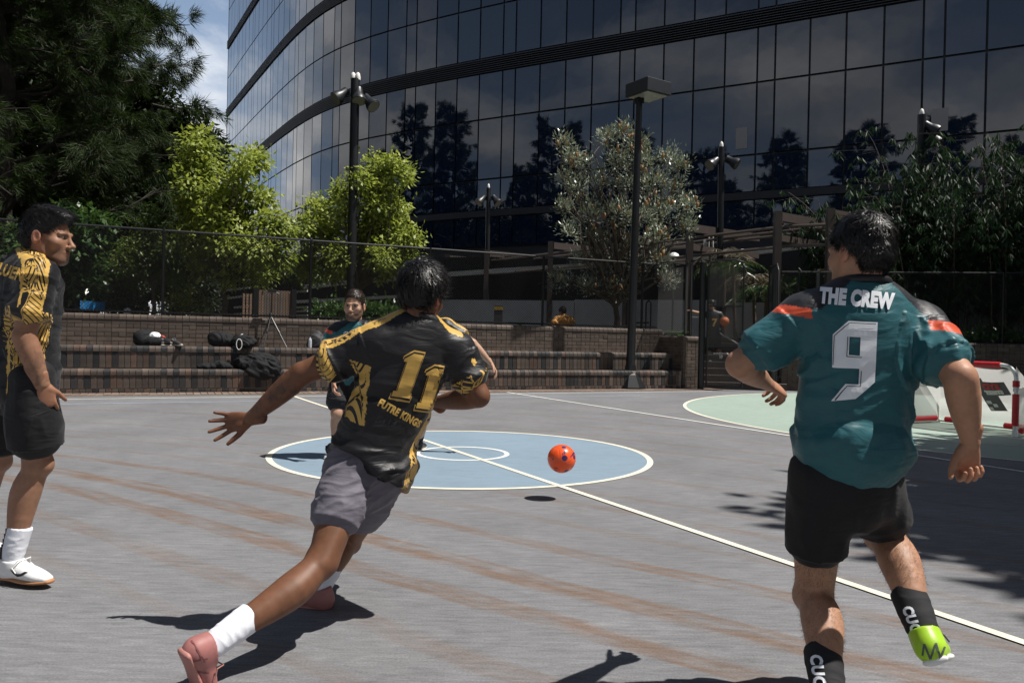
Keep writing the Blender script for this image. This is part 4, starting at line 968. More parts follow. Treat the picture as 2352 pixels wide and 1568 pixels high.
# ================================================================== implicit surfaces (bodies, clothes, bags)
class Field:
    """signed distance field sampled on a grid; primitives are blended in only near themselves"""
    def __init__(s, lo, hi, h):
        s.h = h; s.lo = np.asarray(lo, float)-3*h; n = np.ceil((np.asarray(hi)+3*h-s.lo)/h).astype(int)+1
        s.n = n; s.F = np.full(n, 0.2, np.float32)
        s.ax = [(s.lo[i]+h*np.arange(n[i])).astype(np.float32) for i in range(3)]
    def sub(s, lo, hi, m):
        i0 = np.clip(np.floor((np.asarray(lo)-m-s.lo)/s.h).astype(int), 0, s.n); i1 = np.clip(np.ceil((np.asarray(hi)+m-s.lo)/s.h).astype(int)+1, 0, s.n)
        if np.any(i1 <= i0): return None, None
        sl = tuple(slice(a, b) for a, b in zip(i0, i1))
        return sl, (s.ax[0][sl[0]][:, None, None], s.ax[1][sl[1]][None, :, None], s.ax[2][sl[2]][None, None, :])
    def blend(s, sl, d, k, op):
        a = s.F[sl]
        if op == 'add':
            if k <= 0: s.F[sl] = np.minimum(a, d)
            else:
                hh = np.clip(.5+.5*(d-a)/k, 0, 1); s.F[sl] = d+(a-d)*hh-k*hh*(1-hh)
        else:
            d = -d
            hh = np.clip(.5-.5*(d-a)/k, 0, 1); s.F[sl] = d+(a-d)*hh+k*hh*(1-hh)
    def ell(s, c, R, rad, k=.01, op='add'):
        """ellipsoid: R rows are local axes, rad the three radii"""
        c = np.asarray(c, float); R = np.eye(3) if R is None else np.asarray(R); rm = max(rad)
        sl, X = s.sub(c-rm, c+rm, k+3*s.h)
        if sl is None: return s
        q = [X[i]-np.float32(c[i]) for i in range(3)]
        a = [sum(np.float32(R[j][i])*q[i] for i in range(3)) for j in range(3)]
        k0 = np.sqrt(sum((a[j]/np.float32(rad[j]))**2 for j in range(3))); k1 = np.sqrt(sum((a[j]/np.float32(rad[j]**2))**2 for j in range(3)))
        d = np.where(k1 < 1e-3, -min(rad), k0*(k0-1)/np.maximum(k1, 1e-3)); s.blend(sl, d, k, op); return s
    def loft(s, pts, rw, rd=None, u=None, k=.015, flat=(False, False), op='add', sub=3):
        """tube through pts with half-width rw along u and half-depth rd across"""
        pts = np.asarray(pts, float); rw = np.asarray(rw, float); rd = rw if rd is None else np.asarray(rd, float); n = len(pts)
        u = np.array([1., 0, 0]) if u is None else np.asarray(u, float)
        U = np.repeat(u[None], n, 0) if u.ndim == 1 else u
        if sub > 1 and n > 2:
            t = np.arange(n); tt = np.linspace(0, n-1, (n-1)*sub+1)
            def cr(A):
                A = np.asarray(A, float); A2 = A.reshape(n, -1); E = np.vstack([2*A2[0]-A2[1], A2, 2*A2[-1]-A2[-2]]); o = []
                for v in tt:
                    i = min(int(v), n-2); f = v-i; p0, p1, p2, p3 = E[i], E[i+1], E[i+2], E[i+3]
                    o.append(.5*((2*p1)+(-p0+p2)*f+(2*p0-5*p1+4*p2-p3)*f*f+(-p0+3*p1-3*p2+p3)*f**3))
                o = np.array(o); return o[:, 0] if A.ndim == 1 else o
            pts, rw, rd, U = cr(pts), cr(rw), cr(rd), cr(U); n = len(pts)
        rm = max(rw.max(), rd.max())
        sl, X = s.sub(pts.min(0)-rm, pts.max(0)+rm, k+3*s.h)
        if sl is None: return s
        D = np.full(s.F[sl].shape, 9.0, np.float32)
        for i in range(n-1):
            a, b = pts[i], pts[i+1]; ln = np.linalg.norm(b-a)
            if ln < 1e-6: continue
            T = (b-a)/ln
            lo = np.minimum(a, b)-rm-k-3*s.h; hi = np.maximum(a, b)+rm+k+3*s.h
            ss = []
            for j in range(3):
                x = X[j].ravel(); i0 = np.searchsorted(x, lo[j]); i1 = np.searchsorted(x, hi[j]); ss.append(slice(i0, max(i1, i0)))
            ss = tuple(ss); q = [X[0][ss[0]]-np.float32(a[0]), X[1][:, ss[1]]-np.float32(a[1]), X[2][:, :, ss[2]]-np.float32(a[2])]
            if min(q[0].size, q[1].size, q[2].size) == 0: continue
            uu = U[i]+U[i+1]; uu = uu-T*np.dot(uu, T); uu = nrm(uu); vv = np.cross(T, uu)
            dt = sum(np.float32(T[j])*q[j] for j in range(3)); x = sum(np.float32(uu[j])*q[j] for j in range(3)); y = sum(np.float32(vv[j])*q[j] for j in range(3))
            sr = dt/np.float32(ln); st = np.clip(sr, 0, 1); z = dt-st*np.float32(ln)
            fl = (flat[0] and i == 0, flat[1] and i == n-2)
            w = np.float32(rw[i])+np.float32(rw[i+1]-rw[i])*st; dd = np.float32(rd[i])+np.float32(rd[i+1]-rd[i])*st; r3 = np.minimum(w, dd)
            zz = z
            if fl[0]: zz = np.where(z < 0, 0, zz)
            if fl[1]: zz = np.where(z > 0, 0, zz)
            k0 = np.sqrt((x/w)**2+(y/dd)**2+(zz/r3)**2); k1 = np.sqrt((x/w**2)**2+(y/dd**2)**2+(zz/r3**2)**2)
            d = np.where(k1 < 1e-3, -r3, k0*(k0-1)/np.maximum(k1, 1e-3))
            if fl[0]: d = np.maximum(d, -dt)
            if fl[1]: d = np.maximum(d, dt-np.float32(ln))
            D[ss] = np.minimum(D[ss], d)
        s.blend(sl, D, k, op); return s
    def cut(s, c, n, k=.004, lo=None, hi=None):
        """keep what lies behind the plane (c, n), inside an optional box only"""
        n = nrm(n); c = np.asarray(c, float)
        lo = s.lo if lo is None else lo; hi = s.lo+s.h*s.n if hi is None else hi
        sl, X = s.sub(lo, hi, 0)
        if sl is None: return s
        d = sum(np.float32(n[i])*(X[i]-np.float32(c[i])) for i in range(3)); s.F[sl] = np.maximum(s.F[sl], d); return s
    def mesh(s, smooth=1):
        F = s.F; I = F < 0
        sm = np.zeros(np.array(F.shape)-1, np.uint8)
        for i in (0, 1):
            for j in (0, 1):
                for k in (0, 1): sm += I[i:i-1 or None, j:j-1 or None, k:k-1 or None]
        mask = (sm > 0) & (sm < 8); ijk = np.argwhere(mask)
        if len(ijk) == 0: return np.zeros((0, 3)), np.zeros((0, 4), int)
        idx = np.full(mask.shape, -1, np.int32); idx[mask] = np.arange(len(ijk))
        cor = [(i, j, k) for i in (0, 1) for j in (0, 1) for k in (0, 1)]
        val = [F[ijk[:, 0]+c[0], ijk[:, 1]+c[1], ijk[:, 2]+c[2]] for c in cor]
        acc = np.zeros((len(ijk), 3)); cnt = np.zeros(len(ijk))
        for a in range(8):
            for b in range(a+1, 8):
                if sum(abs(cor[a][q]-cor[b][q]) for q in range(3)) != 1: continue
                x = (val[a] < 0) != (val[b] < 0); den = np.where(x, val[a]-val[b], 1); t = np.where(x, val[a]/den, 0)
                p = np.array(cor[a])[None]+t[:, None]*(np.array(cor[b])-np.array(cor[a]))[None]
                acc += np.where(x[:, None], p, 0); cnt += x
        V = s.lo+s.h*(ijk+acc/np.maximum(cnt, 1)[:, None])
        Q = []
        for ax in range(3):
            a0 = [slice(None)]*3; a1 = [slice(None)]*3; a0[ax] = slice(0, -1); a1[ax] = slice(1, None)
            A, B = I[tuple(a0)], I[tuple(a1)]; e = np.argwhere(A != B)
            o1, o2 = [(1, 2), (2, 0), (0, 1)][ax]
            ok = (e[:, o1] > 0) & (e[:, o2] > 0) & (e[:, o1] < mask.shape[o1]) & (e[:, o2] < mask.shape[o2]); e = e[ok]
            def c(d1, d2):
                f = e.copy(); f[:, o1] += d1; f[:, o2] += d2; return idx[f[:, 0], f[:, 1], f[:, 2]]
            q = np.stack([c(-1, -1), c(0, -1), c(0, 0), c(-1, 0)], 1)
            fl = ~A[e[:, 0], e[:, 1], e[:, 2]]; q[fl] = q[fl][:, ::-1]; Q.append(q)
        Q = np.concatenate(Q); Q = Q[(Q >= 0).all(1)]
        for _ in range(smooth):
            acc = np.zeros_like(V); cn = np.zeros(len(V))
            for a, b in ((0, 1), (1, 2), (2, 3), (3, 0)):
                np.add.at(acc, Q[:, a], V[Q[:, b]]); np.add.at(acc, Q[:, b], V[Q[:, a]]); np.add.at(cn, Q[:, a], 1); np.add.at(cn, Q[:, b], 1)
            V = V*.5+.5*acc/np.maximum(cn, 1)[:, None]
        return V, Q
def vnormals(V, Q):
    n = np.cross(V[Q[:, 2]]-V[Q[:, 0]], V[Q[:, 3]]-V[Q[:, 1]]); o = np.zeros_like(V)
    for k in range(4): np.add.at(o, Q[:, k], n)
    return unit(o)
_LAT = np.random.default_rng(5).random((32, 32, 32)).astype(np.float32)
def vnoise(p):
    p = np.asarray(p); i = np.floor(p).astype(int); f = p-i; f = f*f*(3-2*f); i &= 31; j = (i+1) & 31; r = 0
    for a in (0, 1):
        for b in (0, 1):
            for c in (0, 1):
                w = (f[:, 0] if a else 1-f[:, 0])*(f[:, 1] if b else 1-f[:, 1])*(f[:, 2] if c else 1-f[:, 2])
                r = r+w*_LAT[(j if a else i)[:, 0], (j if b else i)[:, 1], (j if c else i)[:, 2]]
    return r
def fbm(p, o=3):
    r = 0; a = .5; t = 0
    for k in range(o): r = r+a*vnoise(p*2**k+7.3*k); t += a; a *= .5
    return r/t
def folds(V, frame, scale, stretch, amp, seed=0.0, sharp=2.0):
    """ridged folds: frame rows (along fold, across, depth); long along the first axis"""
    q = np.stack([V@np.asarray(frame[0])*scale/stretch, V@np.asarray(frame[1])*scale, V@np.asarray(frame[2])*scale*.5], 1)+seed
    w = fbm(q*.5+3.1, 2); q[:, 1] += (w-.5)*1.6
    n = fbm(q, 2); r = 1-np.abs(2*n-1)*1.6; return amp*np.clip(r, 0, 1)**sharp
def paint_attr(o, name, vals):
    vals = np.asarray(vals, np.float32)
    if vals.ndim == 1:
        a = o.data.attributes.new(name, 'FLOAT', 'POINT'); a.data.foreach_set('value', vals)
    else:
        a = o.data.attributes.new(name, 'FLOAT_COLOR', 'POINT'); c = np.ones((len(vals), 4), np.float32); c[:, :3] = vals; a.data.foreach_set('color', c.ravel())

# ================================================================== things around the court
CLOTHB = mat('bag_black', (.012, .012, .014), .8, .25, bump=(220, .4, .003), noise=(30, .3))
CLOTHG = mat('bag_grey', (.030, .031, .034), .7, bump=(200, .4, .003))
WHITEC = mat('cloth_white', (.72, .73, .76), .8); REDC = mat('cloth_red', (.45, .05, .03), .7); CORD = mat('cord_white', (.65, .65, .62), .6)
def lump(name, label, c, parts, m, cat, seed, amp=.025, h=.014, smooth=1, group=None):
    """soft bag: blended ellipsoids (dx along the step, dy depth, dz, rx, ry, rz) with creases"""
    c = np.asarray(c, float); R = np.array([WE, WN, [0, 0, 1]]); ps = [c+WE*p[0]+WN*p[1]+np.array([0, 0, p[2]]) for p in parts]
    lo = np.min([q-max(p[3:6]) for q, p in zip(ps, parts)], 0); hi = np.max([q+max(p[3:6]) for q, p in zip(ps, parts)], 0)
    f = Field(lo, hi, h)
    for q, p in zip(ps, parts): f.ell(q, R, p[3:6], .05)
    f.cut(c+np.array([0, 0, .004]), (0, 0, -1))
    V, Q = f.mesh(1); n = vnormals(V, Q); rng = np.random.default_rng(seed)
    fr = [nrm(rng.normal(size=3)) for _ in range(3)]
    dsp = folds(V, fr, 11, 3, amp, seed)+folds(V, fr[::-1], 17, 2.5, amp*.6, seed+3)-.5*amp
    dsp *= np.clip((V[:, 2]-c[2])/.03, 0, 1); V = V+n*dsp[:, None]; V[:, 2] = np.maximum(V[:, 2], c[2]+.002)
    t = thing(name, label, cat, c, group); obj('fabric', V, Q, m, t, True)
    return t
zU, zL = .833, .433
def on_tier(x, off, z):
    return wp(s_at(x, off), off, z)
b1 = lump('sports_bag', 'open black sports bag with white and red clothes inside, on the upper step', on_tier(352, .62, zU), [(-.20, 0, .12, .12, .14, .16), (-.02, 0, .08, .2, .15, .12), (.16, -.02, .06, .14, .12, .09), (-.1, .02, .2, .07, .07, .09)], CLOTHB, 'bag', 1)
c_ = on_tier(352, .62, zU)
def soft(parent, name, c, rad, m, seed, amp=.015):
    f = Field(c-max(rad), c+max(rad), .009); f.ell(c, np.array([WE, WN, [0, 0, 1]]), rad, .01); V, Q = f.mesh(1); n = vnormals(V, Q)
    V = V+n*folds(V, np.eye(3), 25, 2, amp, seed)[:, None]; return obj(name, V, Q, m, parent, True)
soft(b1, 'white_shirt', c_+WE*.02+np.array([0, 0, .165])-WN*.03, (.10, .08, .075), WHITEC, 3)
soft(b1, 'red_strap', c_+WE*.13+np.array([0, 0, .155])-WN*.02, (.07, .03, .03), REDC, 4)
lump('sports_bag', 'boxy black duffel bag beside the drawstring bag on the upper step', on_tier(510, .60, zU), [(-.05, 0, .13, .2, .15, .15), (.1, 0, .10, .14, .14, .13), (-.12, .02, .2, .12, .11, .06)], CLOTHB, 'bag', 5, .02)
d1 = lump('drawstring_bag', 'black drawstring bag with a white cord loop on the upper step', on_tier(557, .52, zU), [(0, 0, .11, .2, .15, .12), (.12, -.05, .08, .12, .12, .09), (0, -.10, .04, .14, .10, .09)], CLOTHB, 'bag', 6, .035)
c_ = on_tier(553, .33, zU)
MB().tube([c_+WE*(.05*math.cos(a)-.03)+np.array([0, 0, .05+.10*math.sin(a)])-WN*.02 for a in np.linspace(0, 6.28, 15)], .008, 6, False).build('cord', CORD, d1, True)
soft(d1, 'white_badge', on_tier(557, .50, zU)+np.array([0, 0, .225]), (.045, .03, .018), WHITEC, 7, .004)
d2 = lump('duffel_bag', 'large slack black duffel bag hanging over the edge of the lower step', on_tier(588, .16, zL), [(-.15, .05, .10, .22, .16, .13), (.10, .03, .13, .27, .18, .16), (.28, 0, .08, .16, .15, .12), (.05, -.1, .05, .3, .12, .12)], CLOTHB, 'bag', 8, .04)
soft(d2, 'white_tag', on_tier(590, -.02, zL)+np.array([0, 0, .04]), (.05, .012, .018), WHITEC, 9, .003)
# overhanging lower lip of the duffel
f = Field(on_tier(600, -.1, .15)-.5, on_tier(600, -.1, .6)+.5, .014); f.ell(on_tier(606, -.03, .42), np.array([WE, WN, [0, 0, 1]]), (.30, .10, .17), .03); V, Q = f.mesh(1)
V += vnormals(V, Q)*(folds(V, [[.8, .2, -.5], [.5, 0, .8], [0, 1, 0]], 12, 3, .045, 2))[:, None]; obj('hanging_side', V, Q, CLOTHB, d2, True)
lump('folded_clothes', 'small heap of black clothes left of the slack duffel on the lower step', on_tier(497, .14, zL), [(-.15, 0, .03, .16, .1, .05), (.06, 0, .06, .13, .1, .09), (.2, 0, .03, .1, .08, .05)], CLOTHB, 'clothes', 10, .03)
k1 = lump('backpack', 'grey black backpack leaning on the wall beside the bearded player', on_tier(727, .66, zU), [(0, 0, .15, .15, .11, .17), (.05, -.06, .1, .12, .09, .11), (-.06, 0, .05, .12, .1, .07)], CLOTHG, 'backpack', 12, .03)
lump('backpack', 'small black backpack behind the reaching arm on the upper step', on_tier(1066, .6, zU), [(0, 0, .1, .12, .1, .11), (.05, 0, .05, .12, .1, .07)], CLOTHB, 'backpack', 13, .03)
bt = MB().lathe(on_tier(712, .5, zU), [(.034, 0), (.036, .02), (.036, .14), (.03, .17), (.016, .19), (.016, .21)], 12).build('water_bottle', mat('bottle_clear', (.45, .47, .5), .25), None, True)
tag(bt, 'pale water bottle standing left of the grey backpack', 'bottle')
def trainer(name, label, c, d, m, sole, cat='shoe', s=1.0, top=True, group=None, lacem=None, h=.009):
    c = np.asarray(c, float); d = nrm(d); sd = np.cross([0, 0, 1.], d); up = np.array([0, 0, 1.]); t = thing(name, label, cat, c, group)
    f = Field(c-.2*s, c+.25*s, h*s); pt = lambda a, b, z: c+s*(d*a+sd*b+up*z)
    f.loft([pt(-.10, 0, .055), pt(-.03, 0, .055), pt(.06, 0, .045), pt(.13, 0, .034), pt(.165, 0, .028)], np.array([.036, .038, .043, .042, .030])*s, np.array([.042, .042, .034, .026, .018])*s, sd, .01)
    f.loft([pt(-.09, 0, .06), pt(-.085, 0, .105)], np.array([.034, .036])*s, None, sd, .02); f.ell(pt(-.055, 0, .125), None, np.array([.045, .03, .04])*s, .01, 'sub')
    V, Q = f.mesh(1); obj('upper', V, Q, m, t, True)
    f = Field(c-.2*s, c+.25*s, h*s); f.loft([pt(-.11, 0, .014), pt(-.03, 0, .014), pt(.06, 0, .013), pt(.14, 0, .016), pt(.18, 0, .02)], np.array([.038, .038, .044, .043, .026])*s, np.array([.016]*5)*s, sd, .01)
    V, Q = f.mesh(1); V[:, 2] = np.maximum(V[:, 2], c[2]+.002); obj('sole', V, Q, sole, t, True); return t
SHG = mat('shoe_grey', (.13, .12, .12), .7); SHD = mat('shoe_dark', (.03, .03, .032), .6); GUM = mat('gum_sole', (.42, .20, .09), .6); SOLEW = mat('sole_pale', (.5, .45, .38), .7)
trainer('trainer', 'grey trainer lying right of the open sports bag on the upper step', on_tier(384, .55, zU), WE+WN*.5, SHG, SOLEW)
trainer('trainer', 'dark trainer with pale patterned sole on the upper step', on_tier(405, .52, zU), -WN*.8+WE*.4, SHD, SOLEW, s=1.1)
# camera tripod on the upper step
tp0 = P(625, 665, 15.55); tr = thing('tripod', 'black camera tripod with phone head on the upper brick step', 'tripod', on_tier(628, .62, zU))
apex = P(622, 726, 15.5); head = P(625, 668, 15.5)
for x in ((594, .62), (606, .50), (659, .50)):
    fo_ = on_tier(x[0], x[1], zU); mid = apex+(fo_-apex)*.52
    MB().tube([apex, mid], .016, 8).build('leg', BLACKM, tr, True); MB().tube([mid, fo_], .010, 8).build('leg', BLACKM, tr, True)
    MB().lathe(mid, [(.02, -.02), (.02, .02)], 8, fo_-apex).build('leg_clamp', BLACKM, tr, True)
MB().tube([apex-np.array([0, 0, .1]), head], .013, 8).build('column', BLACKM, tr, True)
MB().lathe(apex, [(.03, -.05), (.035, .03), (.018, .06)], 10).build('collar', BLACKM, tr, True)
MB().box(head+np.array([0, 0, .0]), (.16, .05, .07), WE).build('head', BLACKM, tr); MB().tube([head, head+WE*.14-np.array([0, 0, .05])], .008, 6).build('handle', BLACKM, tr, True)
# slatted timber enclosure behind the fence
TIMB = [mat(f'weathered_timber_{i}', c, .85, noise=(5, .3), bump=(40, .5, .004), orand=.2) for i, c in enumerate([(.16, .10, .065), (.13, .085, .06), (.20, .13, .09), (.10, .085, .075)])]
en = thing('timber_enclosure', 'weathered timber slat enclosure with dark corner posts behind the tripod', 'enclosure', P(625, 735, 22)*np.array([1, 1, 0])+np.array([0, 0, 1.22]))
a, b = P(594, 668, 21.6), P(668, 673, 22.1); zt = (a[2]+b[2])/2; n = 12; ev = (b-a)*np.array([1, 1, 0])
sm = [box_mesh('slat', (np.linalg.norm(ev)/n*.9, .03, zt-1.24), m, .003) for m in TIMB]
for k in range(n):
    p = a+ev*((k+.5)/n); inst('slat', random.choice(sm), en, (p[0], p[1], (zt+1.24)/2), math.atan2(ev[1], ev[0]))
for p in (a-nrm(ev)*.08, b+nrm(ev)*.08): MB().box((p[0], p[1], (zt+1.3)/2), (.13, .13, zt-1.1), ev).build('post', BLACKM, en)
MB().box(((a+b)/2)[0:3]*np.array([1, 1, 0])+np.array([0, .04, zt+.02]), (np.linalg.norm(ev), .08, .05), ev).build('top_rail', TIMB[1], en)
a2, b2 = P(556, 668, 22.0), P(588, 668, 22.3); ev2 = (b2-a2)*np.array([1, 1, 0])
for k in range(4):
    p = a2+ev2*((k+.5)/4); inst('slat', random.choice(sm), en, (p[0], p[1], (zt+1.24)/2-.05), math.atan2(ev2[1], ev2[0]))
# blue folding cart behind the fence
BLUEC = mat('cart_blue', (.015, .21, .52), .6, bump=(60, .3, .005))
ct = thing('folding_cart', 'blue fabric folding cart with white lettering behind the left fence', 'cart', P(196, 724, 16.4)*np.array([1, 1, 0])+np.array([0, 0, 1.22]))
q0, q1, q2, q3 = P(184, 690, 16.4), P(214, 692, 16.5), P(212, 711, 16.5), P(184, 709, 16.4); dpt = np.array([.05, .4, 0])
MB().add([q0, q1, q2, q3, q0+dpt, q1+dpt, q2+dpt, q3+dpt], [(0, 3, 2, 1), (4, 5, 6, 7), (0, 4, 7, 3), (1, 2, 6, 5), (3, 7, 6, 2)]).build('fabric_tub', BLUEC, ct)
for q in (q2, q3, q2+dpt, q3+dpt):
    MB().tube([q, (q[0], q[1], 1.29)], .012, 6).build('leg', BLACKM, ct, True); MB().lathe((q[0], q[1]-.02, 1.27), [(.05, -.015), (.05, .015)], 12, (1, 0, 0)).build('wheel', BLACKM, ct, True)
for k in range(4):
    MB().box(q0*.78+q1*.22+np.array([0, -.006, -.035-.028*k]), (.035, .004, .012)).build('lettering', WHITEP, ct)
lump('cloth_bag', 'small white cloth bag hanging low behind the left fence', P(293, 720, 17.0)*np.array([1, 1, 0])+np.array([0, 0, 1.42]), [(0, 0, .07, .085, .06, .075), (.0, 0, .12, .04, .04, .04)], WHITEC, 'bag', 21, .012)
# wayfinding bollard, sign, path lights
bo = thing('bollard_sign', 'short dark wayfinding bollard with a yellow top band behind the fence', 'sign', P(1145, 748, 23.8)*np.array([1, 1, 0])+np.array([0, 0, 1.2]))
a = P(1145, 702, 23.8); MB().box((a[0], a[1], (a[2]+1.2)/2), (.26, .12, a[2]-1.2)).build('panel', mat('bollard_grey', (.06, .06, .062), .6), bo); MB().box((a[0], a[1]-.002, a[2]-.08), (.264, .13, .1)).build('band', mat('sign_yellow', (.45, .28, .05), .5), bo)
sg = thing('park_sign', 'dark park sign with an orange top edge and grey post beside the open gate', 'sign', P(1895, 700, 20.0)*np.array([1, 1, 0])+np.array([0, 0, 1.12]))
a = P(1897, 648, 20.0); MB().box((a[0], a[1], a[2]), (.34, .04, .62)).build('board', mat('sign_black', (.012, .012, .012), .4), sg); MB().box((a[0], a[1], a[2]+.318), (.34, .045, .016)).build('top_edge', mat('sign_orange', (.55, .25, .03), .5), sg)
MB().box((a[0]-.20, a[1], (a[2]+.33+1.12)/2), (.06, .06, a[2]+.33-1.12)).build('post', mat('post_grey', (.20, .19, .18), .6), sg)
for k, (w, dz) in enumerate(((.16, .22), (.2, .15), (.12, -.15), (.18, -.22))): MB().box((a[0]+.02, a[1]-.024, a[2]+dz), (w, .006, .025)).build('lettering', WHITEP, sg)
for x, y, Y, lb in ((1706, 581, 24, 'small white dome path light beside the palm'), (1548, 589, 24.5, 'small white dome path light left of the gate')):
    p = P(x, y, Y); t = thing('path_light', lb, 'lamp', (p[0], p[1], 1.15)); MB().tube([(p[0], p[1], 1.15), p], .03, 8).build('pole', DARKST, t, True); MB().lathe(p, [(.16, -.02), (.17, 0), (.13, .08), (.05, .12)], 14).build('dome', WHITEP, t, True)
p = P(1632, 560, 23); t = thing('antenna', 'white twin rod wifi antenna on a dark mast near the gate', 'antenna', (p[0], p[1], 1.15)); MB().tube([(p[0], p[1]+.05, 1.15), p+np.array([0, .05, .2])], .03, 8).build('mast', DARKST, t, True)
for dx in (-.05, .07): MB().tube([p+np.array([dx, 0, -.12]), p+np.array([dx, 0, .26])], .022, 8).build('rod', WHITEP, t, True)
MB().box(p+np.array([-.16, 0, -.02]), (.09, .06, .3)).build('box', WHITEP, t)

# ================================================================== pop-up futsal goal
RED = mat('goal_red', (.50, .012, .022), .5, bump=(25, .5, .01), noise=(12, .2)); PIPE = mat('goal_pipe', (.72, .72, .68), .35)
NETM = bpy.data.materials.new('goal_net'); NETM.use_nodes = True
_t = NETM.node_tree; _b = _t.nodes['Principled BSDF']; _b.inputs['Base Color'].default_value = (.72, .72, .70, 1); _b.inputs['Roughness'].default_value = .8
_o = _t.nodes['Material Output']; _tr = N(_t, 'ShaderNodeBsdfTransparent'); _tl = N(_t, 'ShaderNodeBsdfTranslucent', inp={0: (.72, .72, .7, 1)}); _m1 = N(_t, 'ShaderNodeMixShader', inp={0: .45}); _m2 = N(_t, 'ShaderNodeMixShader', inp={0: .72})
L(_t, _b.outputs[0], _m1.inputs[1]); L(_t, _tl.outputs[0], _m1.inputs[2]); L(_t, _tr.outputs[0], _m2.inputs[1]); L(_t, _m1.outputs[0], _m2.inputs[2]); L(_t, _m2.outputs[0], _o.inputs[0])
gL, gR = G(2080, 973), G(2331, 1003); gE = nrm(gR-gL); gW = np.linalg.norm(gR-gL); gB = np.array([-gE[1], gE[0], 0])
if gB[0] < 0: gB = -gB
GH = .90; UP = np.array([0, 0, 1.])
goal = thing('futsal_goal', 'small pop-up futsal goal with red padded frame and white net on green paint', 'goal', (gL+gR)/2+gB*.35)
def gp_(u, d, z): return gL+gE*u+gB*d+UP*z
RCN = .17
def arc(c, a0, a1, r, ex, ey, n=6): return [c+ex*r*math.cos(a)+ey*r*math.sin(a) for a in np.linspace(a0, a1, n)]
frame = [gp_(0, 0, .03)]+arc(gp_(RCN, 0, GH-RCN), math.pi, math.pi/2, RCN, gE, UP)+arc(gp_(gW-RCN, 0, GH-RCN), math.pi/2, 0, RCN, gE, UP)+[gp_(gW, 0, .03)]
MB().tube(frame, .026, 10).build('front_pipe', PIPE, goal, True)
def pad(*pts): MB().tube(pts, .040, 12).build('red_pad', RED, goal, True)
pad(gp_(0, 0, .14), gp_(0, 0, .54)); pad(gp_(0, 0, .63), gp_(0, 0, .71)); pad(gp_(gW, 0, .14), gp_(gW, 0, .54)); pad(gp_(gW, 0, .63), gp_(gW, 0, .71)); pad(gp_(.22, 0, GH), gp_(gW-.20, 0, GH))
DP = .72
for u in (0, gW):
    MB().tube([gp_(u, 0, .61), gp_(u, DP-.12, .61), gp_(u, DP-.03, .57), gp_(u, DP, .48), gp_(u, DP, .03)], .020, 10).build('side_pipe', PIPE, goal, True)
    MB().tube([gp_(u, 0, .03), gp_(u, DP, .03)], .018, 10).build('base_pipe', PIPE, goal, True); pad(gp_(u, .10, .07), gp_(u, DP-.06, .07))
    MB().lathe(gp_(u, 0, 0), [(.036, 0), (.036, .07), (.03, .09)], 12).build('foot', PIPE, goal, True); MB().lathe(gp_(u, 0, .57), [(.034, 0), (.034, .07)], 12).build('clamp', GALV, goal, True); MB().lathe(gp_(u, DP, 0), [(.03, 0), (.03, .06)], 12).build('foot', PIPE, goal, True)
MB().tube([gp_(0, DP, .035), gp_(gW, DP, .035)], .018, 10).build('base_pipe', PIPE, goal, True); pad(gp_(.12, DP, .06), gp_(.62, DP, .06)); pad(gp_(.98, DP, .06), gp_(gW-.08, DP, .06))
def net(fn, nu, nv, name='net'):
    V = []; F = []
    for i in range(nu+1):
        for j in range(nv+1): V.append(fn(i/nu, j/nv))
    for i in range(nu):
        for j in range(nv): a = i*(nv+1)+j; F.append((a, a+nv+1, a+nv+2, a+1))
    return obj(name, V, F, NETM, goal, True)
def topback(u, v):     # from the crossbar down to the back base bar, sagging
    uu = .03+u*(gW-.06); d = DP*min(1, v*1.15)**.8; z = GH-.04-(GH-.14)*v**1.25; sag = .05*math.sin(math.pi*u)*math.sin(math.pi*v)+.012*math.sin(9*u+5*v)
    return gp_(uu, d-.05*math.sin(math.pi*v)+.015*math.sin(14*u), z-sag)
net(topback, 20, 14)
for u in (.012, gW-.012): net(lambda a, b, u=u: gp_(u+.015*math.sin(3*a+4*b), .03+(DP-.05)*a, .09+(.52+.28*(1-a)**2)*b-.02*math.sin(math.pi*b)), 8, 8)
# print on the back net, read from behind: a dark shield with lettering
PRN = mat('net_print_dark', (.10, .10, .105), .8); PRR = mat('net_print_red', (.42, .06, .06), .8); PRW = mat('net_print_pale', (.60, .60, .58), .8)
def on_net(u, v, lift): q = topback(u, v); return q-gB*lift-UP*lift*.3
def net_patch(name, u0, u1, v0, v1, m, lift=.006, n=6):
    V = []; F = []
    for i in range(n+1):
        for j in range(n+1): V.append(on_net(u0+(u1-u0)*i/n, v0+(v1-v0)*j/n, lift))
    for i in range(n):
        for j in range(n): a = i*(n+1)+j; F.append((a, a+n+1, a+n+2, a+1))
    return obj(name, V, F, m, goal)
net_patch('net_print', .50, .82, .28, .52, PRN); net_patch('net_print', .50, .62, .22, .28, PRN); net_patch('net_print', .54, .70, .52, .80, PRN)
net_patch('net_print', .555, .60, .60, .66, PRW, .012); net_patch('net_print', .60, .64, .66, .72, PRW, .012); net_patch('net_print', .55, .58, .72, .78, PRW, .012)
def text_mesh(body, size, offset=.0, xs=1.0):
    cu = bpy.data.curves.new('lettering', 'FONT'); cu.body = body; cu.size = size; cu.offset = offset; cu.align_x = 'CENTER'; cu.align_y = 'CENTER'; cu.resolution_u = 3; cu.space_character = 1.08
    o = bpy.data.objects.new('tmp', cu); COL.objects.link(o); bpy.context.view_layer.update()
    me = bpy.data.meshes.new_from_object(o.evaluated_get(bpy.context.evaluated_depsgraph_get())); bpy.data.objects.remove(o)
    V = np.array([v.co[:2] for v in me.vertices]); V[:, 0] *= xs; F = [tuple(p.vertices) for p in me.polygons]; bpy.data.meshes.remove(me); bpy.data.curves.remove(cu); return V, F
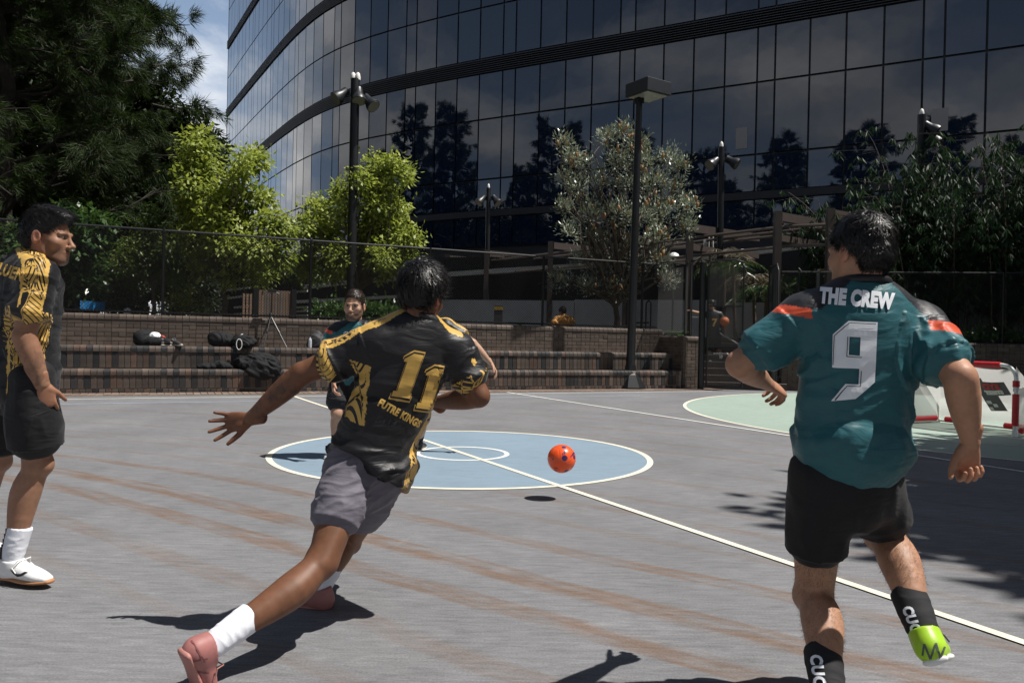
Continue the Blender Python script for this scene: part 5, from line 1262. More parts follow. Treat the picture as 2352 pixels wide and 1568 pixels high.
def flat_text_net(body, size, uc, vc, m):
    V2, F = text_mesh(body, size, .01); V = []
    for x, y in V2: V.append(on_net(uc-x/gW, vc-y/.95, .014))
    obj('net_lettering', V, F, m, goal)
flat_text_net('SYD', .13, .68, .36, PRR); flat_text_net('STREET', .075, .68, .46, PRW)

# ================================================================== balls
def ball(name, label, c, r, m, cat='ball'):
    bm = bmesh.new(); bmesh.ops.create_icosphere(bm, subdivisions=4, radius=r); me = bpy.data.meshes.new(name); bm.to_mesh(me); bm.free(); me.polygons.foreach_set('use_smooth', np.ones(len(me.polygons), dtype=bool)); me.materials.append(m)
    o = bpy.data.objects.new(name, me); COL.objects.link(o); o.location = Vector(c); return tag(o, label, cat)
FB = mat('ball_orange', (.85, .10, .02), .3, .5)
t = FB.node_tree; b = [n for n in t.nodes if n.type == 'BSDF_PRINCIPLED'][0]; src = b.inputs['Base Color'].links[0].from_socket; tcn = [n for n in t.nodes if n.type == 'TEX_COORD'][0]
vo = N(t, 'ShaderNodeTexVoronoi', feature='F1', inp={'Scale': 11.0, 'Randomness': .55}); L(t, tcn.outputs['Object'], vo.inputs['Vector'])
rp = N(t, 'ShaderNodeMapRange', inp={1: .21, 2: .25, 3: 1, 4: 0}); L(t, vo.outputs['Distance'], rp.inputs[0])
wv = N(t, 'ShaderNodeTexNoise', inp={'Scale': 14.0, 'Detail': 1.0, 'Distortion': 1.2}); L(t, tcn.outputs['Object'], wv.inputs['Vector']); rw_ = N(t, 'ShaderNodeMapRange', inp={1: .60, 2: .64}); L(t, wv.outputs[0], rw_.inputs[0])
mxx = N(t, 'ShaderNodeMath', operation='MAXIMUM'); L(t, rp.outputs[0], mxx.inputs[0]); L(t, rw_.outputs[0], mxx.inputs[1])
mm = N(t, 'ShaderNodeMix', data_type='RGBA'); L(t, mxx.outputs[0], mm.inputs[0]); L(t, src, mm.inputs[6]); mm.inputs[7].default_value = (.035, .022, .09, 1); L(t, mm.outputs[2], b.inputs['Base Color'])
bp_ = N(t, 'ShaderNodeBump', inp={'Strength': .4, 'Distance': .004}); vo2 = N(t, 'ShaderNodeTexVoronoi', feature='DISTANCE_TO_EDGE', inp={'Scale': 9.0}); L(t, tcn.outputs['Object'], vo2.inputs['Vector']); rq = N(t, 'ShaderNodeMapRange', inp={1: 0, 2: .05}); L(t, vo2.outputs[0], rq.inputs[0]); L(t, rq.outputs[0], bp_.inputs['Height']); L(t, bp_.outputs[0], b.inputs['Normal'])
ball('futsal_ball', 'orange futsal ball with purple marks bouncing above the court', P(1290, 1053, 5.49), .099, FB)
BBM = mat('basketball_orange', (.42, .10, .02), .6, bump=(200, .5, .002))
# ================================================================== people
SKIN = mat('skin', (.4, .25, .18), .52, .38, noise=(22, .16), bump=(300, .25, .002), attr='col')
HAIRM = mat('hair_black', (.006, .005, .005), .42, .5)
HAIRB = mat('hair_brown', (.028, .017, .011), .4, .5)
def cloth_mat(name, rough=.62, weave=900, gold=(.58, .36, .085), sheen=.06, pattern=True):
    m = mat(name, (.1, .1, .1), rough, .35, attr='col', sheen=sheen, noise=(40, .08))
    t = m.node_tree; b = [n for n in t.nodes if n.type == 'BSDF_PRINCIPLED'][0]; src = b.inputs['Base Color'].links[0].from_socket
    tcn = [n for n in t.nodes if n.type == 'TEX_COORD'][0]
    if pattern:
        a = N(t, 'ShaderNodeAttribute', attribute_name='gold')
        mp = N(t, 'ShaderNodeMapping', inp={'Rotation': (.5, .35, .6), 'Scale': (1, 1, .55)}); L(t, tcn.outputs['Object'], mp.inputs[0])
        v1 = N(t, 'ShaderNodeTexVoronoi', feature='DISTANCE_TO_EDGE', inp={'Scale': 15.0}); L(t, mp.outputs[0], v1.inputs['Vector'])
        e1 = N(t, 'ShaderNodeMapRange', inp={1: .035, 2: .055, 3: 1.0, 4: 0.0}); L(t, v1.outputs[0], e1.inputs[0])
        v2 = N(t, 'ShaderNodeTexVoronoi', feature='F1', inp={'Scale': 15.0}); L(t, mp.outputs[0], v2.inputs['Vector'])
        sp = N(t, 'ShaderNodeSeparateColor'); L(t, v2.outputs['Color'], sp.inputs[0])
        # every shard is hatched in a direction of its own, some are solid, some empty
        ag = N(t, 'ShaderNodeMath', operation='MULTIPLY', inp={1: 6.283}); L(t, sp.outputs[0], ag.inputs[0])
        cs = N(t, 'ShaderNodeMath', operation='COSINE'); L(t, ag.outputs[0], cs.inputs[0]); sn = N(t, 'ShaderNodeMath', operation='SINE'); L(t, ag.outputs[0], sn.inputs[0])
        dv = N(t, 'ShaderNodeCombineXYZ'); L(t, cs.outputs[0], dv.inputs[0]); L(t, cs.outputs[0], dv.inputs[1]); L(t, sn.outputs[0], dv.inputs[2])
        dt = N(t, 'ShaderNodeVectorMath', operation='DOT_PRODUCT'); L(t, tcn.outputs['Object'], dt.inputs[0]); L(t, dv.outputs[0], dt.inputs[1])
        fq = N(t, 'ShaderNodeMath', operation='MULTIPLY', inp={1: 330.0}); L(t, dt.outputs['Value'], fq.inputs[0]); sw = N(t, 'ShaderNodeMath', operation='SINE'); L(t, fq.outputs[0], sw.inputs[0])
        bias = N(t, 'ShaderNodeMapRange', inp={1: 0, 2: 1, 3: -1.6, 4: 1.5}); L(t, sp.outputs[1], bias.inputs[0])
        fl = N(t, 'ShaderNodeMath', operation='GREATER_THAN'); L(t, sw.outputs[0], fl.inputs[0]); L(t, bias.outputs[0], fl.inputs[1])
        inv = N(t, 'ShaderNodeMath', operation='SUBTRACT'); L(t, fl.outputs[0], inv.inputs[0]); L(t, e1.outputs[0], inv.inputs[1]); ab = N(t, 'ShaderNodeMath', operation='ABSOLUTE'); L(t, inv.outputs[0], ab.inputs[0])
        # mask below .5 draws the broken pattern, above .75 solid gold
        pm = N(t, 'ShaderNodeMapRange', inp={1: .25, 2: .40}); L(t, a.outputs['Fac'], pm.inputs[0]); so_ = N(t, 'ShaderNodeMapRange', inp={1: .72, 2: .82}); L(t, a.outputs['Fac'], so_.inputs[0])
        p2 = N(t, 'ShaderNodeMath', operation='MULTIPLY'); L(t, pm.outputs[0], p2.inputs[0]); L(t, ab.outputs[0], p2.inputs[1]); mxn = N(t, 'ShaderNodeMath', operation='MAXIMUM'); L(t, p2.outputs[0], mxn.inputs[0]); L(t, so_.outputs[0], mxn.inputs[1])
        mm = N(t, 'ShaderNodeMix', data_type='RGBA'); L(t, mxn.outputs[0], mm.inputs[0]); L(t, src, mm.inputs[6]); mm.inputs[7].default_value = tuple(gold)+(1,); L(t, mm.outputs[2], b.inputs['Base Color'])
    wv = N(t, 'ShaderNodeTexNoise', inp={'Scale': weave, 'Detail': 2.0}); L(t, tcn.outputs['Object'], wv.inputs['Vector'])
    bp = N(t, 'ShaderNodeBump', inp={'Strength': .25, 'Distance': .001}); L(t, wv.outputs[0], bp.inputs['Height'])
    mpw = N(t, 'ShaderNodeMapping', inp={'Rotation': (.2, .5, .3), 'Scale': (1.0, 1.0, 2.6)}); L(t, tcn.outputs['Object'], mpw.inputs[0])      # small creases
    cr = N(t, 'ShaderNodeTexNoise', inp={'Scale': 8.0, 'Detail': 3.0, 'Roughness': .45, 'Distortion': 1.1}); L(t, mpw.outputs[0], cr.inputs['Vector'])
    b2 = N(t, 'ShaderNodeBump', inp={'Strength': .42, 'Distance': .016}); L(t, cr.outputs[0], b2.inputs['Height']); L(t, bp.outputs[0], b2.inputs['Normal']); L(t, b2.outputs[0], b.inputs['Normal'])
    return m
JERSEY = cloth_mat('jersey', .46); PLAIN = cloth_mat('plain_cloth', .7, pattern=False)
GOLDM = mat('gold_print', (.58, .36, .085), .5); WHITEPR = mat('white_print', (.80, .83, .88), .45); BLACKPR = mat('black_print', (.008, .008, .010), .5)
SOCKW = mat('sock_white', (.74, .76, .82), .85, bump=(400, .3, .002)); SOCKB = mat('sock_black', (.012, .012, .014), .85, bump=(400, .3, .002))
PINK = mat('shoe_pink', (.34, .135, .125), .55, noise=(25, .15)); PINKS = mat('sole_pink', (.40, .18, .155), .6)
WHSH = mat('shoe_white', (.74, .74, .74), .35, noise=(30, .06)); LIMES = mat('shoe_lime', (.36, .60, .03), .4, noise=(20, .1)); DKSH = mat('shoe_trim_dark', (.02, .02, .02), .5)
def hand_prims(f, W, d, n, t, s, curl=.25, spread=.16, thumb=.3, curls=None):
    d = nrm(d); t = nrm(np.asarray(t)-d*np.dot(t, d)); n2 = np.cross(d, t); n = n2 if np.dot(n2, n) > 0 else -n2
    f.loft([W-d*.05*s, W, W+d*.035*s, W+d*.07*s, W+d*.092*s], np.array([.028, .027, .035, .040, .039])*s, np.array([.022, .019, .017, .015, .012])*s, t, .008)
    f.ell(W+d*.035*s+t*.022*s+n*.008*s, np.array([d, t, n]), np.array([.034, .018, .015])*s, .012)
    for i, (b, ln) in enumerate(zip((.030, .0105, -.0105, -.029), (.074, .082, .075, .058))):
        c = curl if curls is None else curls[i]; p = W+d*(.088-.004*abs(i-1.2))*s+t*b*s; dr = nrm(d+t*spread*(1.5-i)*.7); pts = [p-dr*.02*s, p]; ang = 0
        for q, fr in enumerate((.46, .30, .24)):
            ang += c*(.9, 1.15, .8)[q]*1.45; dd = dr*math.cos(ang)+n*math.sin(ang); p = p+dd*ln*fr*s; pts.append(p)
        f.loft(pts, np.array([.0098, .0096, .0088, .0080, .0068])*s*(1 if i < 3 else .9), None, t, .003, sub=1)
    tb = W+d*.022*s+t*.022*s; td = nrm(d*.75+t*.8+n*thumb); p1 = tb+td*.042*s; td2 = nrm(td+d*.45+n*thumb*.6); p2 = p1+td2*.032*s; p3 = p2+nrm(td2+n*thumb*.5)*.024*s
    f.loft([tb, p1, p2, p3], np.array([.015, .0115, .010, .0075])*s, None, n, .008, sub=1)
def head_frame(fwd, up):
    f = nrm(fwd); r = nrm(np.cross(f, up)); return r, f, np.cross(r, f)
def head_mesh(Hc, fwd, up, nb, s, h, skin, beard=0.0, lipc=None, eyec=True):
    r, fd, u = head_frame(fwd, up); Rm = np.array([r, fd, u]); pt = lambda a, b, c: np.asarray(Hc)+s*(a*r+b*fd+c*u)
    lo = np.minimum(np.asarray(Hc)-.17*s, np.asarray(nb)-.09*s); hi = np.maximum(np.asarray(Hc)+.17*s, np.asarray(nb)+.09*s); F = Field(lo, hi, h)
    F.ell(pt(0, -.012, .040), Rm, np.array([.076, .097, .086])*s, .01); F.ell(pt(0, .040, -.030), Rm, np.array([.062, .056, .080])*s, .035)
    F.ell(pt(0, .066, -.088), Rm, np.array([.030, .026, .026])*s, .03)
    for q in (-1, 1):
        F.loft([pt(q*.060, .002, -.035), pt(q*.052, .018, -.072), pt(q*.022, .066, -.098)], np.array([.014, .017, .017])*s, None, r, .025); F.ell(pt(q*.048, .058, -.020), Rm, np.array([.020, .022, .018])*s, .025)
        F.ell(pt(q*.033, .101, .008), Rm, np.array([.019, .016, .011])*s, .010, 'sub'); F.ell(pt(q*.032, .078, .007), Rm, np.array([.0135, .0135, .0125])*s, .003)
        F.loft([pt(q*.052, .078, .022), pt(q*.03, .092, .025), pt(q*.01, .094, .020)], np.array([.007, .008, .006])*s, None, u, .012)
        F.ell(pt(q*.080, -.010, -.004), Rm, np.array([.0095, .021, .033])*s, .006); F.ell(pt(q*.090, -.006, -.002), Rm, np.array([.008, .010, .020])*s, .006, 'sub')
        F.ell(pt(q*.012, .104, -.036), Rm, np.array([.009, .010, .008])*s, .006)
    F.loft([pt(0, .091, .018), pt(0, .103, -.010), pt(0, .118, -.030)], np.array([.0085, .010, .0135])*s, np.array([.008, .010, .010])*s, r, .010)
    F.loft([pt(-.022, .086, -.061), pt(0, .099, -.058), pt(.022, .086, -.061)], np.array([.004, .0068, .004])*s, None, u, .006); F.loft([pt(-.020, .085, -.069), pt(0, .097, -.0715), pt(.020, .085, -.069)], np.array([.004, .0078, .004])*s, None, u, .006)
    nbv = np.asarray(nb); F.loft([pt(0, -.020, -.02), pt(0, -.024, -.075), (pt(0, -.03, -.10)+nbv)/2, nbv, nbv+(nbv-pt(0, -.03, -.08))*.4], np.array([.056, .054, .055, .062, .07])*s, np.array([.060, .058, .058, .060, .06])*s, r, .025)
    V, Q = F.mesh(1); q = (V-np.asarray(Hc))@Rm.T/s; c = np.repeat(np.asarray(skin)[None], len(V), 0)
    def sm(d, w): return np.clip(1-d/w, 0, 1)[:, None]
    ear = sm(np.maximum(0, .074-np.abs(q[:, 0])), .006)*sm(np.abs(q[:, 1]+.01), .05); c = c*(1-ear*.35)+ear*.35*np.array([.5, .16, .12])
    lip = sm(np.hypot(q[:, 0]/1.0, 0), .024)*sm(np.abs(q[:, 2]+.065), .014)*sm(np.maximum(0, .084-q[:, 1]), .008); c = c*(1-lip*.55)+lip*.55*np.array([skin[0]*.8, skin[1]*.45, skin[2]*.45])
    for k in (-1, 1):
        br = sm(np.abs(np.abs(q[:, 0])-.033), .026)*sm(np.abs(q[:, 2]-.029), .009)*sm(np.maximum(0, .07-q[:, 1]), .01); c = c*(1-br*.42)+br*.42*np.array([.01, .008, .007])
        ey = sm(np.sqrt(((q[:, 0]-k*.032)/1.15)**2+((q[:, 2]-.007)*1.7)**2), .0165)*(q[:, 1] > .078)[:, None]; ey = np.clip(ey*3, 0, 1); c = c*(1-ey*.6)+ey*.6*np.array([.26, .22, .20])
        ir = np.clip(sm(np.hypot(q[:, 0]-k*.031, q[:, 2]-.007), .0085)*4, 0, 1)*(q[:, 1] > .08)[:, None]; c = c*(1-ir)+ir*np.array([.012, .008, .006])
        ls = sm(np.abs(np.abs(q[:, 0])-.032), .018)*sm(np.abs(q[:, 2]-.0165), .0045)*(q[:, 1] > .07)[:, None]; c = c*(1-ls*.8)+ls*.8*np.array([.02, .013, .01])
    if beard:
        low = np.clip((-.045-q[:, 2]+.25*np.maximum(0, .02-q[:, 1]))/.02, 0, 1)*np.clip((q[:, 1]+.005)/.02, 0, 1)*np.clip((q[:, 2]+.128)/.02, 0, 1)
        side = np.clip((np.abs(q[:, 0])-.052)/.012, 0, 1)*np.clip((.0-q[:, 2])/.02, 0, 1)*np.clip((q[:, 1]-.0)/.02, 0, 1)*np.clip((.065-q[:, 1])/.02, 0, 1)*np.clip((q[:, 2]+.128)/.02, 0, 1)
        mo = np.clip(1-np.abs(q[:, 2]+.050)/.006, 0, 1)*np.clip((.034-np.abs(q[:, 0]))/.01, 0, 1)*(q[:, 1] > .07)
        bd = np.clip(np.maximum(np.maximum(low, side), mo), 0, 1)[:, None]*(1-np.clip(lip*2, 0, 1))*beard*(.75+.5*vnoise(V*400)[:, None]).clip(0, 1); c = c*(1-bd)+bd*np.array([.016, .011, .009])
    return V, Q, c
def hair(root, Hc, fwd, up, s, style, m, h=.005, n_str=4500, seed=1):
    r, fd, u = head_frame(fwd, up); Rm = np.array([r, fd, u]); Hc = np.asarray(Hc); pt = lambda a, b, c: Hc+s*(a*r+b*fd+c*u); rng = np.random.default_rng(seed)
    F = Field(Hc-.18*s, Hc+.19*s, h); tk = style.get('thick', .012)
    F.ell(pt(0, -.012, .040+tk*.3), Rm, np.array([.078+tk*style.get('side', .4), .099+tk*.6, .088+tk])*s, .01)
    if style.get('quiff'): F.ell(pt(0, .055, .105), Rm, np.array([.062, .05, .030])*s, .03)
    if style.get('nape', 0): F.loft([pt(0, -.075, -.01), pt(0, -.062, -.05-style['nape'])], np.array([.066, .048])*s, np.array([.032, .022])*s, r, .03)
    # hairline: cut the face, the ears and the neck away
    F.cut(pt(0, .066, .066), nrm(fd*.76-u*.65+0*r)); F.cut(pt(0, -.03, -.055-style.get('nape', 0)+style.get('up', 0)), -u-fd*.0)
    F.loft([pt(-.14, .004, -.036), pt(-.066, .004, -.036)], np.array([.050, .050])*s, None, u, .01, op='sub', sub=1); F.loft([pt(.066, .004, -.036), pt(.14, .004, -.036)], np.array([.050, .050])*s, None, u, .01, op='sub', sub=1)
    F.loft([pt(0, .06, -.09), pt(0, .10, .02)], np.array([.11, .11])*s, np.array([.05, .05])*s, r, .01, op='sub', sub=1)
    V, Q = F.mesh(1); n = vnormals(V, Q); q = (V-Hc)@Rm.T/s
    V = V+n*((fbm(V*55/s, 2)-.5)*style.get('lump', .012)*s)[:, None]
    ob = obj('hair', V, Q, m, root, True)
    # strands: thin tapering ribbons that follow the comb direction
    idx = rng.integers(0, len(V), n_str); p = V[idx]; nn = n[idx]; ql = q[idx]
    crown = np.array(style.get('crown', (0, -.05, .13))); away = unit(ql-crown); comb = style.get('comb', (0, 0, 0))
    dl = away*1.0+np.asarray(comb)+rng.normal(size=(n_str, 3))*style.get('wild', .25); d = dl@Rm
    d = unit(d-nn*np.sum(d*nn, 1, keepdims=True)); ln = style.get('len', .03)*s*rng.uniform(.5, 1.3, n_str)[:, None]; lift = style.get('lift', .35)
    cl = vnoise(p*60/s)[:, None]; lift = lift*(.4+1.2*cl)
    a = p-nn*.002; b = a+d*ln*.5+nn*ln*lift*.5; c = a+d*ln*.98+nn*ln*lift*.42
    sd = unit(np.cross(d, nn))*(.0011*s); Vs = np.stack([a-sd, a+sd, b+sd*.8, b-sd*.8, c], 1).reshape(-1, 3); k = np.arange(n_str)[:, None]*5
    fq = np.concatenate([np.concatenate([k, k+1, k+2, k+3], 1), np.concatenate([k+3, k+2, k+4, k+4], 1)])
    me_f = [tuple(x) for x in np.concatenate([k, k+1, k+2, k+3], 1)]+[tuple(x) for x in np.concatenate([k+3, k+2, k+4], 1)]
    o2 = obj('strands', Vs, me_f, m, ob); return ob
def merge(parts):
    V = []; Q = []; C = []; b = 0
    for v, q, c in parts: V.append(v); Q.append(q+b); C.append(c); b += len(v)
    return np.concatenate(V), np.concatenate(Q), np.concatenate(C)
def seg_t(V, a, b):
    d = b-a; t = (V-a)@d/(d@d); return t, np.linalg.norm(V-(a+np.clip(t, 0, 1)[:, None]*d), axis=1)
def torso_axis(J):
    hc = (J['hipL']+J['hipR'])/2; ha = nrm(J['hipR']-J['hipL']); sa = nrm(J['shR']-J['shL']); nb = J['neck']
    mid = J.get('mid'); 
    def at(t):
        p = hc+(nb-hc)*t
        if mid is not None: p = p+mid*math.sin(math.pi*np.clip(t, 0, 1))
        return p
    def ua(t): t = np.clip(t, 0, 1); return nrm(ha*(1-t)+sa*t)
    return at, ua
def person(label, J, s=.95, skin=(.4, .24, .16), h=.0055, hh=.0034, hands=None, head=None, beard=0, front=None, base=None, tattoo=None, group=None, legfront=None, arm=1.08, leg=1.05):
    for k in J:
        J[k] = np.asarray(J[k], float)
    allp = np.array([J[k] for k in J if k != 'mid']); lo, hi = allp.min(0)-.16, allp.max(0)+.16
    if base is None: base = np.array([(J['ankL'][0]+J['ankR'][0])/2, (J['ankL'][1]+J['ankR'][1])/2, 0])
    root = thing('person', label, 'person', base, group)
    at, ua = torso_axis(J); F = Field(lo, hi, h)
    ts = [-.10, .04, .28, .55, .78, .93]; F.loft([at(t) for t in ts], np.array([.11, .155, .135, .148, .162, .12])*s, np.array([.085, .108, .098, .108, .108, .085])*s, np.array([ua(t) for t in ts]), .02)
    fr = front if front is not None else nrm(np.cross(ua(.5), np.array([0, 0, 1.]))*-1)
    for S_ in 'LR':
        sh, el, wr, hp, kn, an = (J[k+S_] for k in ('sh', 'el', 'wr', 'hip', 'kn', 'ank'))
        F.loft([J['neck']+(sh-J['neck'])*.15-np.array([0, 0, .01]), J['neck']+(sh-J['neck'])*.6, sh], np.array([.055, .052, .058])*s, None, None, .04)
        F.loft([sh, sh+(el-sh)*.3, sh+(el-sh)*.62, el], np.array([.058, .052, .049, .040])*s*arm, None, None, .03)
        eb = nrm(np.cross(np.cross(el-sh, wr-el)+1e-6, wr-el)); 
        F.loft([el, el+(wr-el)*.22, el+(wr-el)*.55, el+(wr-el)*.85, wr], np.array([.040, .0445, .038, .028, .026])*s*arm, np.array([.040, .042, .035, .024, .021])*s*arm, (hands or {}).get(S_, {}).get('t', (1, 0, 0)), .015)
        lf = nrm((legfront or {}).get(S_, fr)); ax = nrm(an-kn); bk = nrm(-(lf-ax*np.dot(lf, ax)))
        F.loft([hp+np.array([0, 0, .02]), hp+(kn-hp)*.3, hp+(kn-hp)*.68, kn], np.array([.080, .080, .064, .053])*s*leg, None, None, .035)
        F.loft([kn-bk*.008*s, kn+(an-kn)*.12+bk*.004*s, kn+(an-kn)*.32+bk*.016*s, kn+(an-kn)*.55+bk*.012*s, kn+(an-kn)*.82, an], np.array([.053, .051, .059, .051, .036, .032])*s*leg, np.array([.054, .052, .060, .051, .037, .033])*s*leg, np.cross(ax, bk), .02)
        F.ell(kn-bk*.030*s, None, np.array([.030]*3)*s, .03)
        sdv = np.cross(ax, bk); Rl = np.array([sdv, bk, ax])
        for q, dz in ((-1, .27), (1, .33)): F.ell(kn+(an-kn)*dz+bk*.034*s*leg+sdv*q*.021*s*leg, Rl, np.array([.024, .026, .075])*s*leg, .016)      # two heads of the calf
        F.loft([kn+(an-kn)*.6+bk*.026*s, an+bk*.024*s], np.array([.012, .010])*s, None, None, .02, sub=1)
        for q in (-1, 1): F.loft([kn-(kn-hp)*.28+bk*.036*s+sdv*q*.026*s, kn+(an-kn)*.05+bk*.030*s+sdv*q*.030*s], np.array([.016, .010])*s, None, None, .022, sub=1)      # hamstring tendons
        ea = nrm(el-sh); eb2 = nrm(np.cross(ea, np.cross(nrm(wr-el), ea))+1e-5); F.ell(el-eb2*.022*s, None, np.array([.017]*3)*s, .02)      # elbow point
        F.ell(sh+(el-sh)*.52-eb2*.016*s, None, np.array([.036, .036, .040])*s, .03); F.ell(sh+(el-sh)*.55+eb2*.020*s, None, np.array([.030, .030, .034])*s, .03)
    V, Q = F.mesh(1); parts = [(V, Q, np.repeat(np.asarray(skin)[None], len(V), 0))]
    if head: 
        hv = head_mesh(head[0], head[1], head[2], J['neck'], s*head[3] if len(head) > 3 else s, hh, np.asarray(skin), beard); parts.append(hv)
    for S_ in 'LR':
        if hands and S_ in hands:
            w = J['wr'+S_]; f = Field(w-.24, w+.24, hh); hd = dict(hands[S_]); d = hd.pop('d'); hand_prims(f, w, d, s=s, **hd); V2, Q2 = f.mesh(1)
            parts.append((V2, Q2, np.repeat((np.asarray(skin)*np.array([1.03, .95, .93]))[None], len(V2), 0)))
    V, Q, C = merge(parts)
    # broad tone changes of the skin: joints a little redder and darker
    for k in ('elL', 'elR', 'knL', 'knR'):
        d = np.linalg.norm(V-J[k], axis=1); w = np.clip(1-d/.08, 0, 1)[:, None]*.25; C = C*(1-w)+w*np.asarray(skin)*np.array([.85, .68, .62])
    C = C*(1+.22*(fbm(V*24, 3)-.5)+.16*(fbm(V*90, 2)-.5))[:, None]; C[:, 0] *= 1+.10*(fbm(V*15+5, 2)-.5)
    if tattoo:
        for (a, b, side, rad) in tattoo:
            t, d = seg_t(V, J[a], J[b]); w = ((t > .12) & (t < .98) & (d < .08)).astype(float); nz = np.abs(fbm(V*46+9, 2)-.5); ink = np.clip(1-nz/.045, 0, 1)*.6+np.clip((fbm(V*30, 2)-.55)/.1, 0, 1)*.45
            if side is not None: w = w*np.clip(((V-(J[a]+np.clip(t, 0, 1)[:, None]*(J[b]-J[a])))@nrm(side)+.012)/.012, 0, 1)
            w = (w*np.clip(ink, 0, .8)*rad)[:, None]; C = C*(1-w)+w*np.array([.02, .02, .024])
    body = obj('body', V, Q, SKIN, root, True); paint_attr(body, 'col', C)
    return root, J, s
def shirt(root, J, s, h=.0055, colf=None, hem=-.12, loose=1.0, sleeve=(.62, .62), fold=None, hemtilt=None, m=None, sl_r=(.078, .083), stations=None, name='shirt', hips=(.168, .128), mid=(.158, .165)):
    at, ua = torso_axis(J); m = m or JERSEY
    allp = np.array([J[k] for k in ('shL', 'shR', 'elL', 'elR', 'hipL', 'hipR', 'neck')]); F = Field(allp.min(0)-.24, allp.max(0)+.24, h)
    ts = [hem, hem+(.30-hem)*.5, .30, .55, .78, .90, .97]; rw = np.array([hips[0]*1.0, hips[0], mid[0], mid[1], .174, .150, .085])*s*np.array([loose]*5+[1, 1]); rd = np.array([hips[1]*1.0, hips[1], .116, .118, .120, .100, .078])*s*np.array([loose]*5+[1, 1])
    ht = J.get('hemshift', np.zeros(3)); pts = [at(t)+ht*max(0, (.5-t)/.6) for t in ts]
    F.loft(pts, rw, rd, np.array([ua(t) for t in ts]), .02, flat=(True, False))
    for i, S_ in enumerate('LR'):
        sh, el = J['sh'+S_], J['el'+S_]; F.loft([J['neck']+(sh-J['neck'])*.2-np.array([0, 0, .004]), J['neck']+(sh-J['neck'])*.62+np.array([0, 0, .002]), sh], np.array([.060, .060, .072])*s, None, None, .05)
        e = sh+(el-sh)*sleeve[i]; F.loft([sh, sh+(el-sh)*sleeve[i]*.5, e], np.array([.074, sl_r[0], sl_r[1]])*s, None, None, .045, flat=(False, True))
    if hemtilt is not None: F.cut(hemtilt[0], hemtilt[1])
    V, Q = F.mesh(2); n = vnormals(V, Q)
    if fold is not None: V = V+n*fold(V)[:, None]
    ob = obj(name, V, Q, m, root, True)
    col, gold = colf(V, n); paint_attr(ob, 'col', col); paint_attr(ob, 'gold', gold)
    return ob, V, Q
def shorts(root, J, s, cuts=(.72, .72), h=.006, col=(.01, .01, .012), r=(.108, .112), fold=None, m=None, top=.12, stripe=None):
    at, ua = torso_axis(J); allp = np.array([J[k] for k in ('hipL', 'hipR', 'knL', 'knR')]); F = Field(allp.min(0)-.22, allp.max(0)+.26, h)
    F.loft([at(-.10), at(.0), at(top*.6)], np.array([.138, .152, .130])*s, np.array([.110, .118, .098])*s, np.array([ua(0)]*3), .03)
    for i, S_ in enumerate('LR'):
        hp, kn = J['hip'+S_], J['kn'+S_]; e = hp+(kn-hp)*cuts[i]; F.loft([hp+np.array([0, 0, .02]), hp+(e-hp)*.5, e], np.array([.092, r[0], r[1]])*s, None, None, .035, flat=(False, True))
    V, Q = F.mesh(2); n = vnormals(V, Q)
    if fold is not None:
        fade = np.ones(len(V))
        for i, S_ in enumerate('LR'):
            hp, kn = J['hip'+S_], J['kn'+S_]; e = hp+(kn-hp)*cuts[i]; t, d = seg_t(V, hp, e); fade = np.where(d < .14, np.minimum(fade, np.clip((1-t)/.25, .25, 1)), fade)
        V = V+n*(fold(V)*fade)[:, None]
    ob = obj('shorts', V, Q, m or PLAIN, root, True); c = np.repeat(np.asarray(col)[None], len(V), 0)
    if stripe is not None: c = stripe(V, c)
    paint_attr(ob, 'col', c); paint_attr(ob, 'gold', np.zeros(len(V))); return ob, V, Q
def sock(root, kn, an, t0, m, s, h=.0042, ribs=True, lf=(0, 1, 0)):
    """ribbed sock from the shank fraction t0 down over the ankle"""
    a = kn+(an-kn)*t0; F = Field(np.minimum(a, an)-.09, np.maximum(a, an)+.09, h); ax = nrm(an-a)
    F.loft([a, a+(an-a)*.5, a+(an-a)*.85, an], np.array([.047, .044, .040, .033])*s, None, None, .01, flat=(True, False)); V, Q = F.mesh(1); n = vnormals(V, Q)
    if ribs:
        u1 = nrm(np.cross(ax, [.3, .2, .9])); u2 = np.cross(ax, u1); d = V-a; an_ = np.arctan2(d@u2, d@u1); V = V+n*(folds(V, [u1, ax, u2], 30, 4, .0025, 1.0)*np.clip(((V-a)@ax-.012)/.03, 0, 1))[:, None]
    return obj('sock', V, Q, m, root, True)
